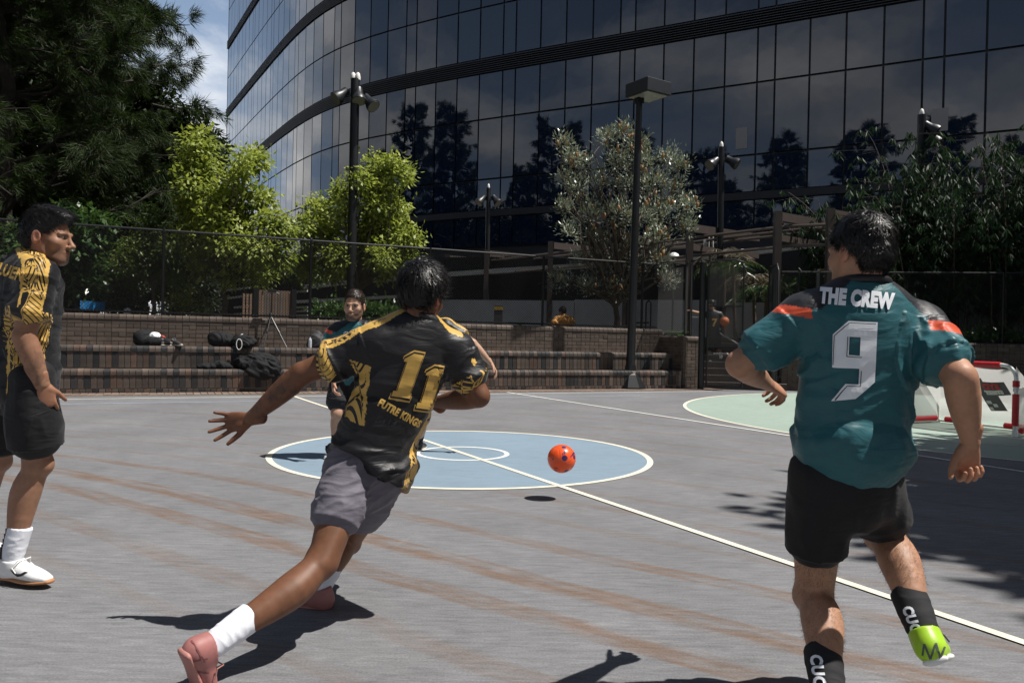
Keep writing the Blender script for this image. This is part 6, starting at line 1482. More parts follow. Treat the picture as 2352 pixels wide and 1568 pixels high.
def shoe(root, ank, toe, up, s, m, solem, h=.0045, trim=None, lace=None, len_=1.0):
    """shoe from the ankle joint to the toe; up is the instep side"""
    ank = np.asarray(ank); toe = np.asarray(toe); d = nrm(toe-ank)
    if len(np.shape(up)) == 1 and len(up) == 4: up = np.asarray(up[:3])-ank; up = nrm(up-d*np.dot(up, d))      # knee given: instep follows the shank
    up = nrm(up); d = nrm(d-up*np.dot(d, up)); sd = np.cross(up, d); k = s*len_
    o = ank-up*.088*k+d*.040*k; pt = lambda a, b, z: o+k*(d*a+sd*b+up*z)   # o: under the arch, at sole level
    F = Field(np.minimum(np.minimum(ank, toe), o)-.16, np.maximum(np.maximum(ank, toe), o)+.16, h)
    F.loft([pt(-.072, 0, .045), pt(-.02, 0, .048), pt(.05, 0, .042), pt(.11, 0, .032), pt(.155, 0, .026)], np.array([.037, .038, .043, .042, .028])*k, np.array([.043, .042, .034, .026, .017])*k, sd, .01)
    F.loft([pt(-.05, 0, .05), ank+up*.004], np.array([.039, .0445])*k, np.array([.044, .053])*k, sd, .03, flat=(False, True), sub=1); V, Q = F.mesh(2); up_o = obj('shoe', V, Q, m, root, True)
    F = Field(o-.24, o+.26, h); F.loft([pt(-.085, 0, .010), pt(-.02, 0, .012), pt(.05, 0, .010), pt(.12, 0, .013), pt(.172, 0, .018)], np.array([.036, .036, .045, .044, .024])*k, np.array([.013, .0125, .0125, .012, .010])*k, sd, .01); V, Q = F.mesh(1); obj('sole', V, Q, solem, up_o, True)
    if lace:
        for i in range(5):
            a = .02+.022*i; z = .086-.010*i-.0012*i*i; MB().tube([pt(a, -.024, z-.012), pt(a+.006, 0, z+.002), pt(a, .024, z-.012)], .0028*k, 5).build('lace', lace, up_o, True)
        for sg in (-1, 1): MB().tube([pt(.02, 0, .090), pt(.03, sg*.03, .098), pt(.012, sg*.045, .07), pt(.04, sg*.05, .05)], .0025*k, 5).build('lace', lace, up_o, True)
    return up_o, pt
def bvh(V, Q): return BVHTree.FromPolygons([tuple(v) for v in V], [tuple(map(int, q)) for q in Q])
def decal(parent, name, V2, F2, origin, right, up, toward, tree, m, lift=.0025, grid=.012):
    """lay flat print (2-D faces, metres) on a garment by dropping it along -toward"""
    right, up, toward = nrm(right), nrm(up), nrm(toward)
    bm = bmesh.new(); vs = [bm.verts.new((float(x), float(y), 0)) for x, y in V2]
    for f in F2:
        try: bm.faces.new([vs[i] for i in f])
        except ValueError: pass
    x0, y0 = np.min(V2, 0); x1, y1 = np.max(V2, 0)
    for ax, a, b in ((0, x0, x1), (1, y0, y1)):
        k = a+grid
        while k < b:
            co = [0, 0, 0]; co[ax] = k; no = [0, 0, 0]; no[ax] = 1
            bmesh.ops.bisect_plane(bm, geom=list(bm.verts)+list(bm.edges)+list(bm.faces), plane_co=co, plane_no=no); k += grid
    bm.verts.ensure_lookup_table(); V = []; ok = []
    for v in bm.verts:
        st = np.asarray(origin)+right*v.co[0]+up*v.co[1]+toward*.35; hit = tree.ray_cast(Vector(st), Vector(-toward), 1.2)
        if hit[0] is None: V.append(st-toward*.35); ok.append(False)
        else: V.append(np.array(hit[0])+np.array(hit[1])*(lift if np.dot(hit[1], toward) > 0 else -lift)); ok.append(True)
    bm.verts.index_update(); F = [tuple(v.index for v in f.verts) for f in bm.faces if all(ok[v.index] for v in f.verts)]; bm.free()
    # make faces look outward
    F3 = []
    for f in F:
        n = np.cross(V[f[1]]-V[f[0]], V[f[2]]-V[f[0]]); F3.append(f if np.dot(n, toward) >= 0 else f[::-1])
    return obj(name, V, F3, m, parent) if F3 else None
def ring_collar(root, c, axis, rw, rd, uax, rt, m, name='collar'):
    ax = nrm(axis); u = nrm(np.asarray(uax)-ax*np.dot(uax, ax)); v = np.cross(ax, u); V = []; F = []; n = 28; k = 8
    for i in range(n):
        a = 2*math.pi*i/n; e = u*math.cos(a)*rw+v*math.sin(a)*rd; er = nrm(e)
        for j in range(k): b = 2*math.pi*j/k; V.append(np.asarray(c)+e+rt*(er*math.cos(b)*.5+ax*math.sin(b)))
    for i in range(n):
        for j in range(k): F.append((i*k+j, ((i+1) % n)*k+j, ((i+1) % n)*k+(j+1) % k, i*k+(j+1) % k))
    return obj(name, V, np.array(F), m, root, True)
def gold_polyline(V, pts, r):
    d = np.full(len(V), 9.0)
    for a, b in zip(pts[:-1], pts[1:]): d = np.minimum(d, seg_t(V, np.asarray(a), np.asarray(b))[1])
    return d
def leg_hair(root, body, J, n, seed):
    me = body.data; nv = len(me.vertices); co = np.empty(nv*3, np.float32); me.vertices.foreach_get('co', co); no = np.empty(nv*3, np.float32); me.vertices.foreach_get('normal', no)
    V = co.reshape(-1, 3)+wloc(body); Nn = no.reshape(-1, 3); rng = np.random.default_rng(seed); pick = np.zeros(nv, bool); dn = np.zeros((nv, 3))
    for S_ in 'LR':
        t, d = seg_t(V, J['hip'+S_]+(J['kn'+S_]-J['hip'+S_])*.5, J['kn'+S_]); k = (t > 0) & (t < 1.05) & (d < .11); pick |= k; dn[k] = nrm(J['kn'+S_]-J['hip'+S_])
        t, d = seg_t(V, J['kn'+S_], J['ank'+S_]); k = (t > 0) & (t < .62) & (d < .11); pick |= k; dn[k] = nrm(J['ank'+S_]-J['kn'+S_])
    idx = rng.choice(np.nonzero(pick)[0], n); p = V[idx]+rng.normal(size=(n, 3))*.002; nn = Nn[idx]; d = unit(dn[idx]+rng.normal(size=(n, 3))*.5+nn*.55); ln = rng.uniform(.006, .018, n)[:, None]; sd = unit(np.cross(d, nn))*.00042
    Vs = np.stack([p-sd, p+sd, p+d*ln], 1).reshape(-1, 3); obj('leg_hair', Vs, np.arange(n*3).reshape(n, 3), HAIRB, body)
BLK = np.array([.009, .009, .0115])
# ------------------------------------------------------------------ runner, number 11
def mesh_tree2(o): return BVHTree.FromPolygons([tuple(np.array(v.co)+wloc(o)) for v in o.data.vertices], [tuple(p.vertices) for p in o.data.polygons])
def jj(**k): return {n: (P(*v) if len(v) == 3 else np.asarray(v)) for n, v in k.items()}
J = jj(neck=(962, 742, 3.03), shL=(864, 788, 2.98), shR=(1046, 806, 3.10), elL=(694, 858, 2.98), wrL=(574, 962, 3.02), elR=(1100, 910, 3.10), wrR=(995, 925, 3.32),
       hipL=(806, 1072, 3.00), hipR=(884, 1082, 3.10), knL=(742, 1290, 2.79), ankL=(482, 1486, 2.48), knR=(800, 1240, 3.46), ankR=(733, 1352, 3.22))
toeL = P(446, 1578, 2.46); toeL[2] = max(toeL[2], .012); toeR = P(672, 1396, 3.26); toeR[2] = .015
hdL = {'d': nrm(P(440, 985, 3.05)-J['wrL']), 'n': np.array([.15, -1, -.2]), 't': np.array([.25, 0, -1.]), 'curl': .16, 'spread': .42, 'thumb': .25}
root, J, s = person('player in black and gold number 11 jersey and grey shorts sprinting toward the ball', J, .97, (.155, .068, .036), .0055, .0033,
    {'L': hdL, 'R': {'d': (-.7, .5, .3), 'n': (-.2, -.2, -1), 't': (0, .5, .8), 'curl': .6}}, (P(967, 684, 3.04), (.33, .94, -.12), (.10, .12, 1), .98), front=np.array([.25, .95, 0]), tattoo=[('elL', 'wrL', None, .85)], legfront={'L': (.5, .8, .5), 'R': (.3, .9, .1)}, base=np.array([-.75, 2.95, 0]))
hair(root, P(967, 684, 3.04), (.33, .94, -.12), (.10, .12, 1), s*.98, {'thick': .024, 'side': .40, 'nape': 0, 'up': .012, 'quiff': True, 'len': .055, 'lift': .32, 'crown': (-.02, -.06, .13), 'comb': (.15, .1, -.35), 'wild': .35, 'lump': .03}, HAIRM, .005, 7000, 3)
at, ua = torso_axis(J); fr = nrm(np.array([.25, .95, 0])); tl = nrm(J['neck']-(J['hipL']+J['hipR'])/2)
def fold11(V):
    d1 = nrm(ua(.4)*1.0+tl*.28); d2 = nrm(tl*1.0-ua(.4)*.3); w = np.clip(1.15-((V-at(0))@tl)/.5, .15, 1)
    f = folds(V, [d1, d2, fr], 11, 8, .027, 1.3, 1.5)*w+folds(V, [nrm(ua(.4)-tl*.3), d2, fr], 17, 8, .009, 4.0, 1.6)*w
    for S_ in 'LR':
        t, d = seg_t(V, J['sh'+S_], J['el'+S_]); f = f+np.where((d < .13) & (t > .1), folds(V, [nrm(np.cross(J['el'+S_]-J['sh'+S_], fr)), nrm(J['el'+S_]-J['sh'+S_]), fr], 24, 3, .008, 2.0), 0)
    return f-.004
def col11(V, n):
    c = np.repeat(BLK[None], len(V), 0); g = np.zeros(len(V))
    vr = V-at(0); x = (vr-(vr@tl)[:, None]*tl)@ua(.3); tt = (V-at(0))@tl/np.linalg.norm(at(1)-at(0)); up3 = np.array([0, 0, 1.])
    for S_, sg in (('L', -1), ('R', 1)):
        cz = np.array([0, -.032, .062]); top = [J['neck']+np.array([0, -.02, .055])+(J['sh'+S_]-J['neck'])*.3, J['sh'+S_]+cz, J['sh'+S_]+(J['el'+S_]-J['sh'+S_])*.35+cz, J['sh'+S_]+(J['el'+S_]-J['sh'+S_])*.64+cz]
        d = gold_polyline(V, top, .03); g = np.maximum(g, np.where(np.abs(d-.024) < .0055, 1, 0)); g = np.maximum(g, np.where(d < .022, .5, 0))
        t, dd = seg_t(V, J['sh'+S_], J['el'+S_]); g = np.maximum(g, np.where((t > .555) & (dd < .12) & (np.abs(x) > .12), .5, 0))
        # side panel widening toward the hem
        lowt = .30 if S_ == 'L' else -.5; wl = .156-(.040 if S_ == 'L' else .060)*np.clip((.62-tt)/.40, 0, 1); g = np.maximum(g, np.where((sg*x > wl*.97) & (tt < .66) & (tt > lowt) & ((t < .35) | (dd > .13)) & (dd > .05), .5, 0)); g = np.where((np.abs(sg*x-wl) < .005) & (tt < .66) & (tt > lowt) & ((t < .3) | (dd > .13)), 1, g)
    r = np.clip((.10-tt)/.12, 0, 1); c = c*(1+1.6*(fbm(V*38, 2)[:, None]-.35)*r[:, None])
    return c, g
_hn = np.cross(P(936, 1124, 3.0)-P(745, 1016, 3.0), nrm(P(840, 1070, 3.0)-CAM)); HEMS = 1.0 if _hn[2] < 0 else -1.0
sh_o, SV, SQ = shirt(root, J, s, .0055, col11, -.34, 1.0, (.64, .62), fold11, sl_r=(.074, .079), hips=(.186, .160), hemtilt=((P(745, 1016, 3.0)+P(936, 1124, 3.0))/2, nrm(np.cross(P(936, 1124, 3.0)-P(745, 1016, 3.0), nrm(P(840, 1070, 3.0)-CAM)+np.array([0, 0, -.12])))*HEMS))
tree = bvh(SV, SQ)
shorts(root, J, s, (.63, .62), .006, (.130, .120, .150), (.094, .090), lambda V: folds(V, [nrm([.8, .2, .5]), nrm([-.5, 0, .8]), [0, 1, 0]], 18, 4, .012, 2.0)+folds(V, [[1, 0, .2], [0, 0, 1], [0, 1, 0]], 30, 4, .005, 5.0)-.003)
NAVY = mat('undershort_navy', (.012, .014, .03), .7)
ring_collar(root, J['neck']+tl*.022*s, tl+np.array([.0, .25, 0]), .072*s, .066*s, ua(1), .011, BLACKPR)
view = nrm(CAM-P(930, 870, 3.0)); rt11 = nrm(_r*.985-_u*.17); up11 = np.cross(view, rt11); up11 = nrm(up11)
def one_glyph(w=.078, hgt=.235):   # slab-serif block 1
    return [(-w*.62, hgt*.36), (-w*.15, hgt*.5), (w*.5, hgt*.5), (w*.5, -hgt*.5+.03), (w*.62, -hgt*.5+.03), (w*.62, -hgt*.5), (-w*.62, -hgt*.5), (-w*.62, -hgt*.5+.03), (-w*.38, -hgt*.5+.03), (-w*.38, hgt*.30), (-w*.62, hgt*.30)]
def shear(pts, k, ox=0, oy=0, sc=1.0): return [((x+k*y)*sc+ox, y*sc+oy) for x, y in pts]
o11 = P(944, 868, 3.0); m_px = 3.0/FPX
for (cx, cy, sc, kk) in ((-8, 4, .84, .17), (46, -16, .80, .11)):
    base_ = one_glyph(.075, .228)
    for sc2, mm_, lf in ((1.02, GOLDM, .003), (.95, BLACKPR, .0045), (.87, GOLDM, .006)):
        pg = [(x*(sc2 if sc2 < 1.05 else 1.10)*sc, y*(sc2 if sc2 < 1.05 else 1.05)*sc) for x, y in base_]; decal(sh_o, 'number', shear(pg, kk, cx*m_px, cy*m_px), [tuple(range(len(pg)))], o11, rt11, up11, view, tree, mm_, lf)
V2, F2 = text_mesh('FUTRE KINGS', .038, .0020, .72); rt_s = nrm(rt11*.92-up11*.34); decal(sh_o, 'lettering', V2, F2, P(918, 948, 3.0), rt_s, nrm(np.cross(view, rt_s)), view, tree, GOLDM, .004)
sock(root, J['knL'], J['ankL'], .66, SOCKW, s*1.08); sock(root, J['knR'], J['ankR'], .62, SOCKW, s*1.02)
shoe(root, J['ankL'], J['ankL']+np.array([.12, .38, -.80]), tuple(J['knL'])+(1,), s, PINK, PINKS, lace=PINKS); PKD = mat('shoe_pink_dark', (.20, .07, .07), .6)
for sh_ in [c for c in root.children if c.name.startswith('shoe')][:1]:
    tws = mesh_tree2(sh_); vw_ = nrm(CAM-P(440, 1530, 2.45))
    for a, b in (((418, 1478), (432, 1560)), ((440, 1470), (470, 1520)), ((432, 1520), (476, 1512)), ((446, 1540), (480, 1545))):
        pa, pb = (np.array(a)-np.array((440, 1520)))*np.array([1, -1])*2.45/FPX, (np.array(b)-np.array((440, 1520)))*np.array([1, -1])*2.45/FPX; d_ = nrm(pb-pa); n_ = np.array([-d_[1], d_[0]])*.0025
        decal(sh_, 'seam', [tuple(pa-n_), tuple(pb-n_), tuple(pb+n_), tuple(pa+n_)], [(0, 1, 2, 3)], P(440, 1520, 2.45), _r, _u, vw_, tws, PKD, .002, .02)
shoe(root, J['ankR'], toeR, (0.05, -.1, 1), s, PINK, PINKS, lace=PINKS)

# ------------------------------------------------------------------ number 9 in teal
TEAL = np.array([.018, .105, .125]); BLKT = np.array([.012, .013, .018]); ORNG = np.array([.62, .085, .035])
J = jj(neck=(1984, 668, 2.40), shL=(1850, 728, 2.42), shR=(2114, 752, 2.42), elL=(1700, 836, 2.45), wrL=(1764, 882, 2.67), elR=(2206, 868, 2.22), wrR=(2229, 1018, 2.27),
       hipL=(1886, 1105, 2.42), hipR=(2002, 1100, 2.44), knL=(1868, 1362, 2.50), ankL=(1905, 1602, 2.20), knR=(2030, 1226, 2.56), ankR=(2122, 1452, 2.28))
toe9L = np.array([J['ankL'][0]-.01, J['ankL'][1]+.15, .015]); toe9R = J['ankR']+np.array([.50, .8, -.30])
H9 = P(1974, 585, 2.41)
root, J, s = person('player in teal number 9 jersey and black shorts running away from the camera', J, .97, (.40, .215, .135), .0055, .0033,
    {'L': {'d': nrm(P(1812, 905, 2.78)-J['wrL']), 'n': (-.1, .2, -1), 't': (.1, .9, .3), 'curl': .55, 'thumb': .5}, 'R': {'d': nrm(P(2214, 1100, 2.30)-J['wrR']), 'n': (-.05, -1, .1), 't': (-1, .0, .0), 'curl': .78, 'curls': [.72, .86, .88, .9], 'spread': .02, 'thumb': .55}},
    (H9, (-.40, .90, -.06), (.06, .03, 1), .93), front=np.array([0, 1, 0]), legfront={'L': (0, .9, .3), 'R': (0, .8, .5)}, base=np.array([1.05, 2.35, 0]))
hair(root, H9, (-.40, .90, -.06), (.06, .03, 1), s*.93, {'thick': .014, 'side': .55, 'nape': .006, 'len': .034, 'lift': .42, 'crown': (0, -.04, .14), 'comb': (0, 0, -.3), 'wild': .55, 'lump': .018}, HAIRM, .005, 9000, 4)
at, ua = torso_axis(J); tl = nrm(J['neck']-(J['hipL']+J['hipR'])/2); fr = np.array([0, 1., 0])
def fold9(V):
    vert = nrm(tl+ua(.4)*.12); low = 1.4*np.clip(1.1-((V-at(0))@tl)/.55, .1, 1)*np.clip(((V-at(0))@tl-.0)/.12, .3, 1)
    f = folds(V, [vert, ua(.4), fr], 10, 5, .016, 2.7, 2)*low+folds(V, [nrm(ua(.3)+tl*.5), nrm(tl-ua(.3)*.5), fr], 13, 4, .010, 6.1, 2)*low
    rgt = np.clip(((V-at(.3))@ua(.3)-.06)/.08, 0, 1); f = f+rgt*low*folds(V, [nrm(tl-ua(.3)*.6), nrm(ua(.3)+tl*.6), fr], 15, 5, .013, 8.2, 2)
    for S_ in 'LR':
        t, d = seg_t(V, J['sh'+S_], J['el'+S_]); f = f+np.where((d < .14) & (t > .2), folds(V, [nrm(J['el'+S_]-J['sh'+S_]), nrm(np.cross(J['el'+S_]-J['sh'+S_], fr)), fr], 20, 3, .010, 3.3), 0)
    return f-.004
def teal_cols(J, at, ua, tl, slope=(-.12, .12), inner=(.012, -.03)):
    def fn(V, n):
        c = np.repeat(TEAL[None], len(V), 0); up3 = np.array([0, 0, 1.])
        for S_, sg in (('L', -1), ('R', 1)):
            sh, el = J['sh'+S_], J['el'+S_]; t, d = seg_t(V, sh, el); x = sg*((V-J['neck'])@ua(1)); hgt = (V-sh)@tl
            cn = J['neck']+ua(1)*sg*.056+tl*.03; ar = sh+ua(1)*sg*.012-tl*.004; dv = ar-cn; du, dt_ = dv@(ua(1)*sg), dv@tl
            nv = nrm(ua(1)*sg*(-dt_)+tl*du); xo = (V-sh)@(ua(1)*sg); q = hgt+slope[0 if sg < 0 else 1]*np.maximum(xo, 0)      # raglan seam from the collar to the shoulder point
            c[((V-cn)@nv > 0) & (x > .03) & (q > .024)] = BLKT; xi = inner[0 if sg < 0 else 1]; c[(xo > xi) & (q > -.004) & (q <= .024)] = ORNG; c[(xo > xi) & (q > .024)] = BLKT
        return c, np.zeros(len(V))
    return fn
leg_hair(root, [c for c in root.children if c.name.startswith('body')][0], J, 5200, 3)
sh_o, SV, SQ = shirt(root, J, s, .0055, teal_cols(J, at, ua, tl), .10, 1.0, (.74, .70), fold9, sl_r=(.072, .078), hips=(.170, .142), mid=(.168, .170)); tree = bvh(SV, SQ)
shorts(root, J, s, (.60, .73), .006, (.005, .005, .007), (.093, .097), lambda V: folds(V, [nrm([.2, .1, 1]), [1, 0, 0], [0, 1, 0]], 14, 4, .010, 1.0))
ring_collar(root, J['neck']+tl*.024*s, tl+np.array([0, .22, 0]), .076*s, .068*s, ua(1), .013, BLACKPR)
view = nrm(CAM-P(1960, 830, 2.4)); rt = nrm(_r*.998-_u*.05); up_ = nrm(np.cross(view, rt)); mp9 = 2.30/FPX
V2, F2 = text_mesh('THE CREW', .062, .0042, .66); rt_t = nrm(_r*.99-_u*.10); decal(sh_o, 'lettering', V2, F2, P(1965, 692, 2.4), rt_t, nrm(np.cross(view, rt_t)), view, tree, WHITEPR, .005, .008)
def px9(pts): return [((x-1962)*mp9, -(y-830)*mp9) for x, y in pts]
nine_o = px9([(1910, 770), (1944, 738), (2010, 738), (2010, 875), (1972, 908), (1960, 922), (1914, 925), (1946, 884), (1973, 884), (1973, 846), (1912, 846)])
nine_faces = [px9([(1910, 770), (1944, 738), (2010, 738), (2010, 774), (1948, 774), (1948, 816), (1973, 816), (1973, 846), (1912, 846)]), px9([(1973, 774), (2010, 774), (2010, 875), (1968, 915), (1914, 923), (1944, 882), (1973, 882)])]
V2 = []; F2 = []
for f_ in nine_faces: b_ = len(V2); V2 += f_; F2.append(tuple(range(b_, b_+len(f_))))
decal(sh_o, 'number', V2, F2, P(1962, 830, 2.4), rt, up_, view, tree, WHITEPR, .004, .015)
def outline(pts, w): # thin dark inset lines of the number
    for a, b in zip(pts[:-1], pts[1:]):
        a = np.array(a); b = np.array(b); d = nrm(b-a); n_ = np.array([-d[1], d[0]])*w/2; decal(sh_o, 'number_outline', [tuple(a-n_), tuple(b-n_), tuple(b+n_), tuple(a+n_)], [(0, 1, 2, 3)], P(1962, 830, 2.4), rt, up_, view, tree, BLACKPR, .0062, .03)
outline(px9([(1914, 840), (1914, 773), (1946, 743), (2006, 743)]), .0022); outline(px9([(1944, 774), (1944, 820), (1977, 820)]), .0022); outline(px9([(1977, 850), (1977, 887), (1948, 887), (1922, 920)]), .0022)
sock(root, J['knL'], J['ankL'], .58, SOCKB, s*1.17); sock(root, J['knR'], J['ankR'], .62, SOCKB, s*1.13)
def mesh_tree(o): return BVHTree.FromPolygons([tuple(np.array(v.co)+wloc(o)) for v in o.data.vertices], [tuple(p.vertices) for p in o.data.polygons])
socks9 = [c for c in root.children if c.name.startswith('sock')]
for so_, (px_, py_, yy), sz in ((socks9[0], (1880, 1552, 2.2), .042), (socks9[1], (2098, 1432, 2.28), .036)):      # white lettering running down the sock
    ax_ = nrm((J['ankL']-J['knL']) if so_ is socks9[0] else (J['ankR']-J['knR'])); vw_ = nrm(CAM-P(px_, py_, yy)); rx_ = nrm(ax_-vw_*np.dot(ax_, vw_)); V2, F2 = text_mesh('CUCU', sz, .002, .9); decal(so_, 'lettering', V2, F2, P(px_, py_, yy), rx_, nrm(np.cross(vw_, rx_)), vw_, mesh_tree(so_), WHITEPR, .003, .02)
shoe(root, J['ankL'], toe9L, tuple(J['knL'])+(1,), s, LIMES, SOLEW, lace=DKSH)
so9, pt9 = shoe(root, J['ankR'], toe9R, tuple(J['knR'])+(1,), s*1.02, LIMES, WHSH, lace=DKSH)
GREYT = mat('shoe_trim_grey', (.09, .10, .09), .5); tw9 = mesh_tree(so9); vw_ = nrm(CAM-P(2140, 1495, 2.25)); c9 = P(2143, 1498, 2.22); m9 = 2.2/FPX
zz = [(-26, -22), (-20, 20), (-6, -14), (6, 22), (16, -12), (26, 14)]
for a, b in zip(zz[:-1], zz[1:]):
    a = np.array(a)*m9; b = np.array(b)*m9; d_ = nrm(b-a); n_ = np.array([-d_[1], d_[0]])*.0028; decal(so9, 'heel_stripe', [tuple(a-n_), tuple(b-n_), tuple(b+n_), tuple(a+n_)], [(0, 1, 2, 3)], c9, _r, _u, vw_, tw9, GREYT, .0022, .02)
# ------------------------------------------------------------------ standing player at the left edge
J = jj(neck=(68, 604, 3.52), shR=(86, 636, 3.38), shL=(38, 628, 3.67), elR=(56, 775, 3.33), wrR=(99, 884, 3.37), elL=(-25, 790, 3.86), wrL=(-12, 905, 3.78),
       hipR=(72, 880, 3.42), hipL=(28, 880, 3.60), knR=(86, 1064, 3.46), ankR=(27, 1284, 3.44), knL=(-8, 1056, 3.72), ankL=(-62, 1250, 3.80))
toeR = P(140, 1328, 3.36); toeR[2] = .014; toeL = J['ankL']+np.array([.17, .05, 0]); toeL[2] = .014; J['ankL'][2] = .085
HL = P(108, 547, 3.52)
root, J, s = person('player in black and gold jersey and black shorts standing sideways with white shoes', J, .97, (.30, .155, .095), .0055, .0032,
    {'R': {'d': nrm(P(110, 940, 3.39)-J['wrR']), 'n': (-.6, .8, 0), 't': (.8, .6, 0), 'curl': .30, 'curls': [.34, .26, .24, .28], 'spread': .22, 'thumb': .35}, 'L': {'d': (0, 0, -1), 'n': (1, 0, 0), 't': (.6, .5, 0), 'curl': .3}},
    (HL, (1, .10, -.06), (.04, 0, 1), 1.0), beard=.45, front=np.array([.86, .50, 0]), tattoo=[('elR', 'wrR', (.8, -.6, 0), .55)], legfront={'R': (1, .1, 0), 'L': (1, .1, 0)}, base=np.array([-2.2, 3.55, 0]))
hair(root, HL, (1, .10, -.06), (.04, 0, 1), s, {'thick': .020, 'side': .12, 'nape': .002, 'quiff': True, 'len': .036, 'lift': .30, 'crown': (0, -.08, .11), 'comb': (0, .5, -.1), 'wild': .25, 'lump': .014}, HAIRM, .005, 6500, 5)
at, ua = torso_axis(J); tl = nrm(J['neck']-(J['hipL']+J['hipR'])/2); frL = nrm(np.array([.86, .50, 0]))
def foldL(V):
    f = folds(V, [nrm(ua(.4)+tl*.2), nrm(tl-ua(.4)*.2), frL], 11, 3.5, .010, 2.2)+folds(V, [tl, frL, ua(.4)], 12, 4, .010, 5.0)
    t, d = seg_t(V, J['shR'], J['elR']); return f+np.where(d < .13, folds(V, [[.7, 0, .5], [-.5, 0, .7], [0, 1, 0]], 20, 3, .007, 1.0), 0)-.003
def colL(V, n):
    c = np.repeat(BLK[None], len(V), 0); g = np.zeros(len(V)); up3 = np.array([0, 0, 1.]); outw = nrm(np.array([.45, -1, 0]))
    sh, el = J['shR'], J['elR']; t, d = seg_t(V, sh, el)
    top = [J['neck']+up3*.05+outw*.02, sh+up3*.05+outw*.05, sh+(el-sh)*.3+outw*.085+np.array([.01, 0, 0]), sh+(el-sh)*.62+outw*.088+np.array([.01, 0, 0])]; dt = gold_polyline(V, top, .05)
    out_ = (V-at(.8))@outw > .10
    g = np.where((dt < .046) & ((V-J['neck'])@outw > -.01), .5, 0); g = np.where(np.abs(dt-.046) < .0055, np.where((V-J['neck'])@outw > .0, 1, g), g)
    g = np.where((t > .57) & (d < .115) & ((V-at(.7))@outw > .10), .5, g)
    tt = (V-at(0))@tl/np.linalg.norm(at(1)-at(0)); x = (V-at(.2))@nrm(J['hipR']-J['hipL']); ff = (V-at(.2))@frL
    g = np.where((tt < .45) & (x > .09) & (np.abs(ff-.02) < .065) & (d > .09), .5, g); g = np.where((tt < .45) & (x > .08) & (np.abs(ff+.048) < .006) & (d > .09), 1, g)
    return c, g
sh_o, SV, SQ = shirt(root, J, s, .0055, colL, -.06, 1.10, (.62, .62), foldL, sl_r=(.078, .082)); tree = bvh(SV, SQ)
shorts(root, J, s, (.78, .78), .006, (.006, .006, .008), (.108, .112), lambda V: folds(V, [nrm([.3, .1, 1]), [1, 0, 0], [0, 1, 0]], 14, 4, .009, 3.0))
ring_collar(root, J['neck']+tl*.02*s, tl+frL*.25, .070*s, .064*s, ua(1), .011, BLACKPR)
view = nrm(CAM-P(20, 640, 3.45)); rtb = nrm(np.array([.62, -.05, 0])*1.0+_r*.5-_u*.35); V2, F2 = text_mesh('NFLUEN', .066, .003, .66); decal(sh_o, 'lettering', V2, F2, P(12, 622, 3.45), rtb, nrm(np.cross(view, rtb)), view, tree, GOLDM, .004, .012)
decal(sh_o, 'number', [(-.05, -.12), (.02, -.12), (.02, .10), (-.05, .12)], [(0, 1, 2, 3)], P(-14, 730, 3.45), nrm(_r), nrm(_u), view, tree, GOLDM, .004)
sock(root, J['knR'], J['ankR'], .66, SOCKW, s*1.09); sock(root, J['knL'], J['ankL'], .66, SOCKW, s*1.05)
wsh, ptw = shoe(root, J['ankR'], toeR, (0, 0, 1), s*1.03, WHSH, GUM, .004, lace=WHITEP, len_=1.02); shoe(root, J['ankL'], toeL, (0, 0, 1), s, WHSH, GUM, lace=None)
# dark curved tick on the side of the shoe
f_t = Field(np.array(ptw(.03, 0, .04))-.2, np.array(ptw(.03, 0, .04))+.2, .01); SHV = np.array([v.co for v in wsh.data.vertices])+wloc(wsh); SHQ = [tuple(p.vertices) for p in wsh.data.polygons]; tw = BVHTree.FromPolygons([tuple(v) for v in SHV], SHQ)
tick = [(-.045, .012), (-.020, -.004), (.004, -.008), (.026, .004), (.050, .026), (.022, .010), (.006, .003), (-.012, .005), (-.03, .014)]
decal(wsh, 'tick_mark', [(-x, y) for x, y in tick], [tuple(range(len(tick)))], ptw(.03, -.0, .036), (1, 0.05, 0), (0, 0, 1), (0.05, -1, 0.15), tw, BLACKPR, .002, .01)
a_, b_ = J['knR']+(J['ankR']-J['knR'])*.68, J['ankR']
for k in range(5):
    c = a_+(b_-a_)*(.06+.17*k)+np.array([-.036, -.024, 0]); MB().box(c, (.014, .016, .028 if k < 4 else .05), (.7, -.7, 0)).build('sock_mark', BLACKPR, root)

# ------------------------------------------------------------------ bearded player facing the camera
J = jj(neck=(817, 748, 7.12), shL=(772, 764, 7.1), shR=(862, 762, 7.1), elL=(748, 820, 7.05), wrL=(766, 872, 6.9), elR=(890, 812, 7.05), wrR=(880, 868, 6.9),
       hipL=(786, 870, 7.2), hipR=(830, 870, 7.2), knL=(776, 948, 7.05), ankL=(772, 1030, 7.2), knR=(842, 946, 7.0), ankR=(850, 1030, 7.18))
J['ankL'][2] = J['ankR'][2] = .085
HF = P(814, 704, 7.08)
root, J, s = person('bearded player in teal jersey and black shorts waiting in front of the seating steps', J, 1.06, (.42, .245, .165), .008, .0042, {'L': {'d': (.1, -.3, -1), 'n': (.9, .2, 0), 't': (.1, -1, .2), 'curl': .35}, 'R': {'d': (-.1, -.3, -1), 'n': (-.9, .2, 0), 't': (-.1, -1, .2), 'curl': .35}}, (HF, (-.10, -1, -.05), (.03, 0, 1), 1.03), beard=.8, front=np.array([0, -1, 0]), legfront={'L': (0, -1, 0), 'R': (0, -1, 0)})
hair(root, HF, (-.10, -1, -.05), (.03, 0, 1), s*1.03, {'thick': .015, 'side': .15, 'nape': 0, 'len': .02, 'lift': .6, 'comb': (0, .2, .1), 'wild': .6, 'lump': .012}, HAIRB, .006, 3500, 6)
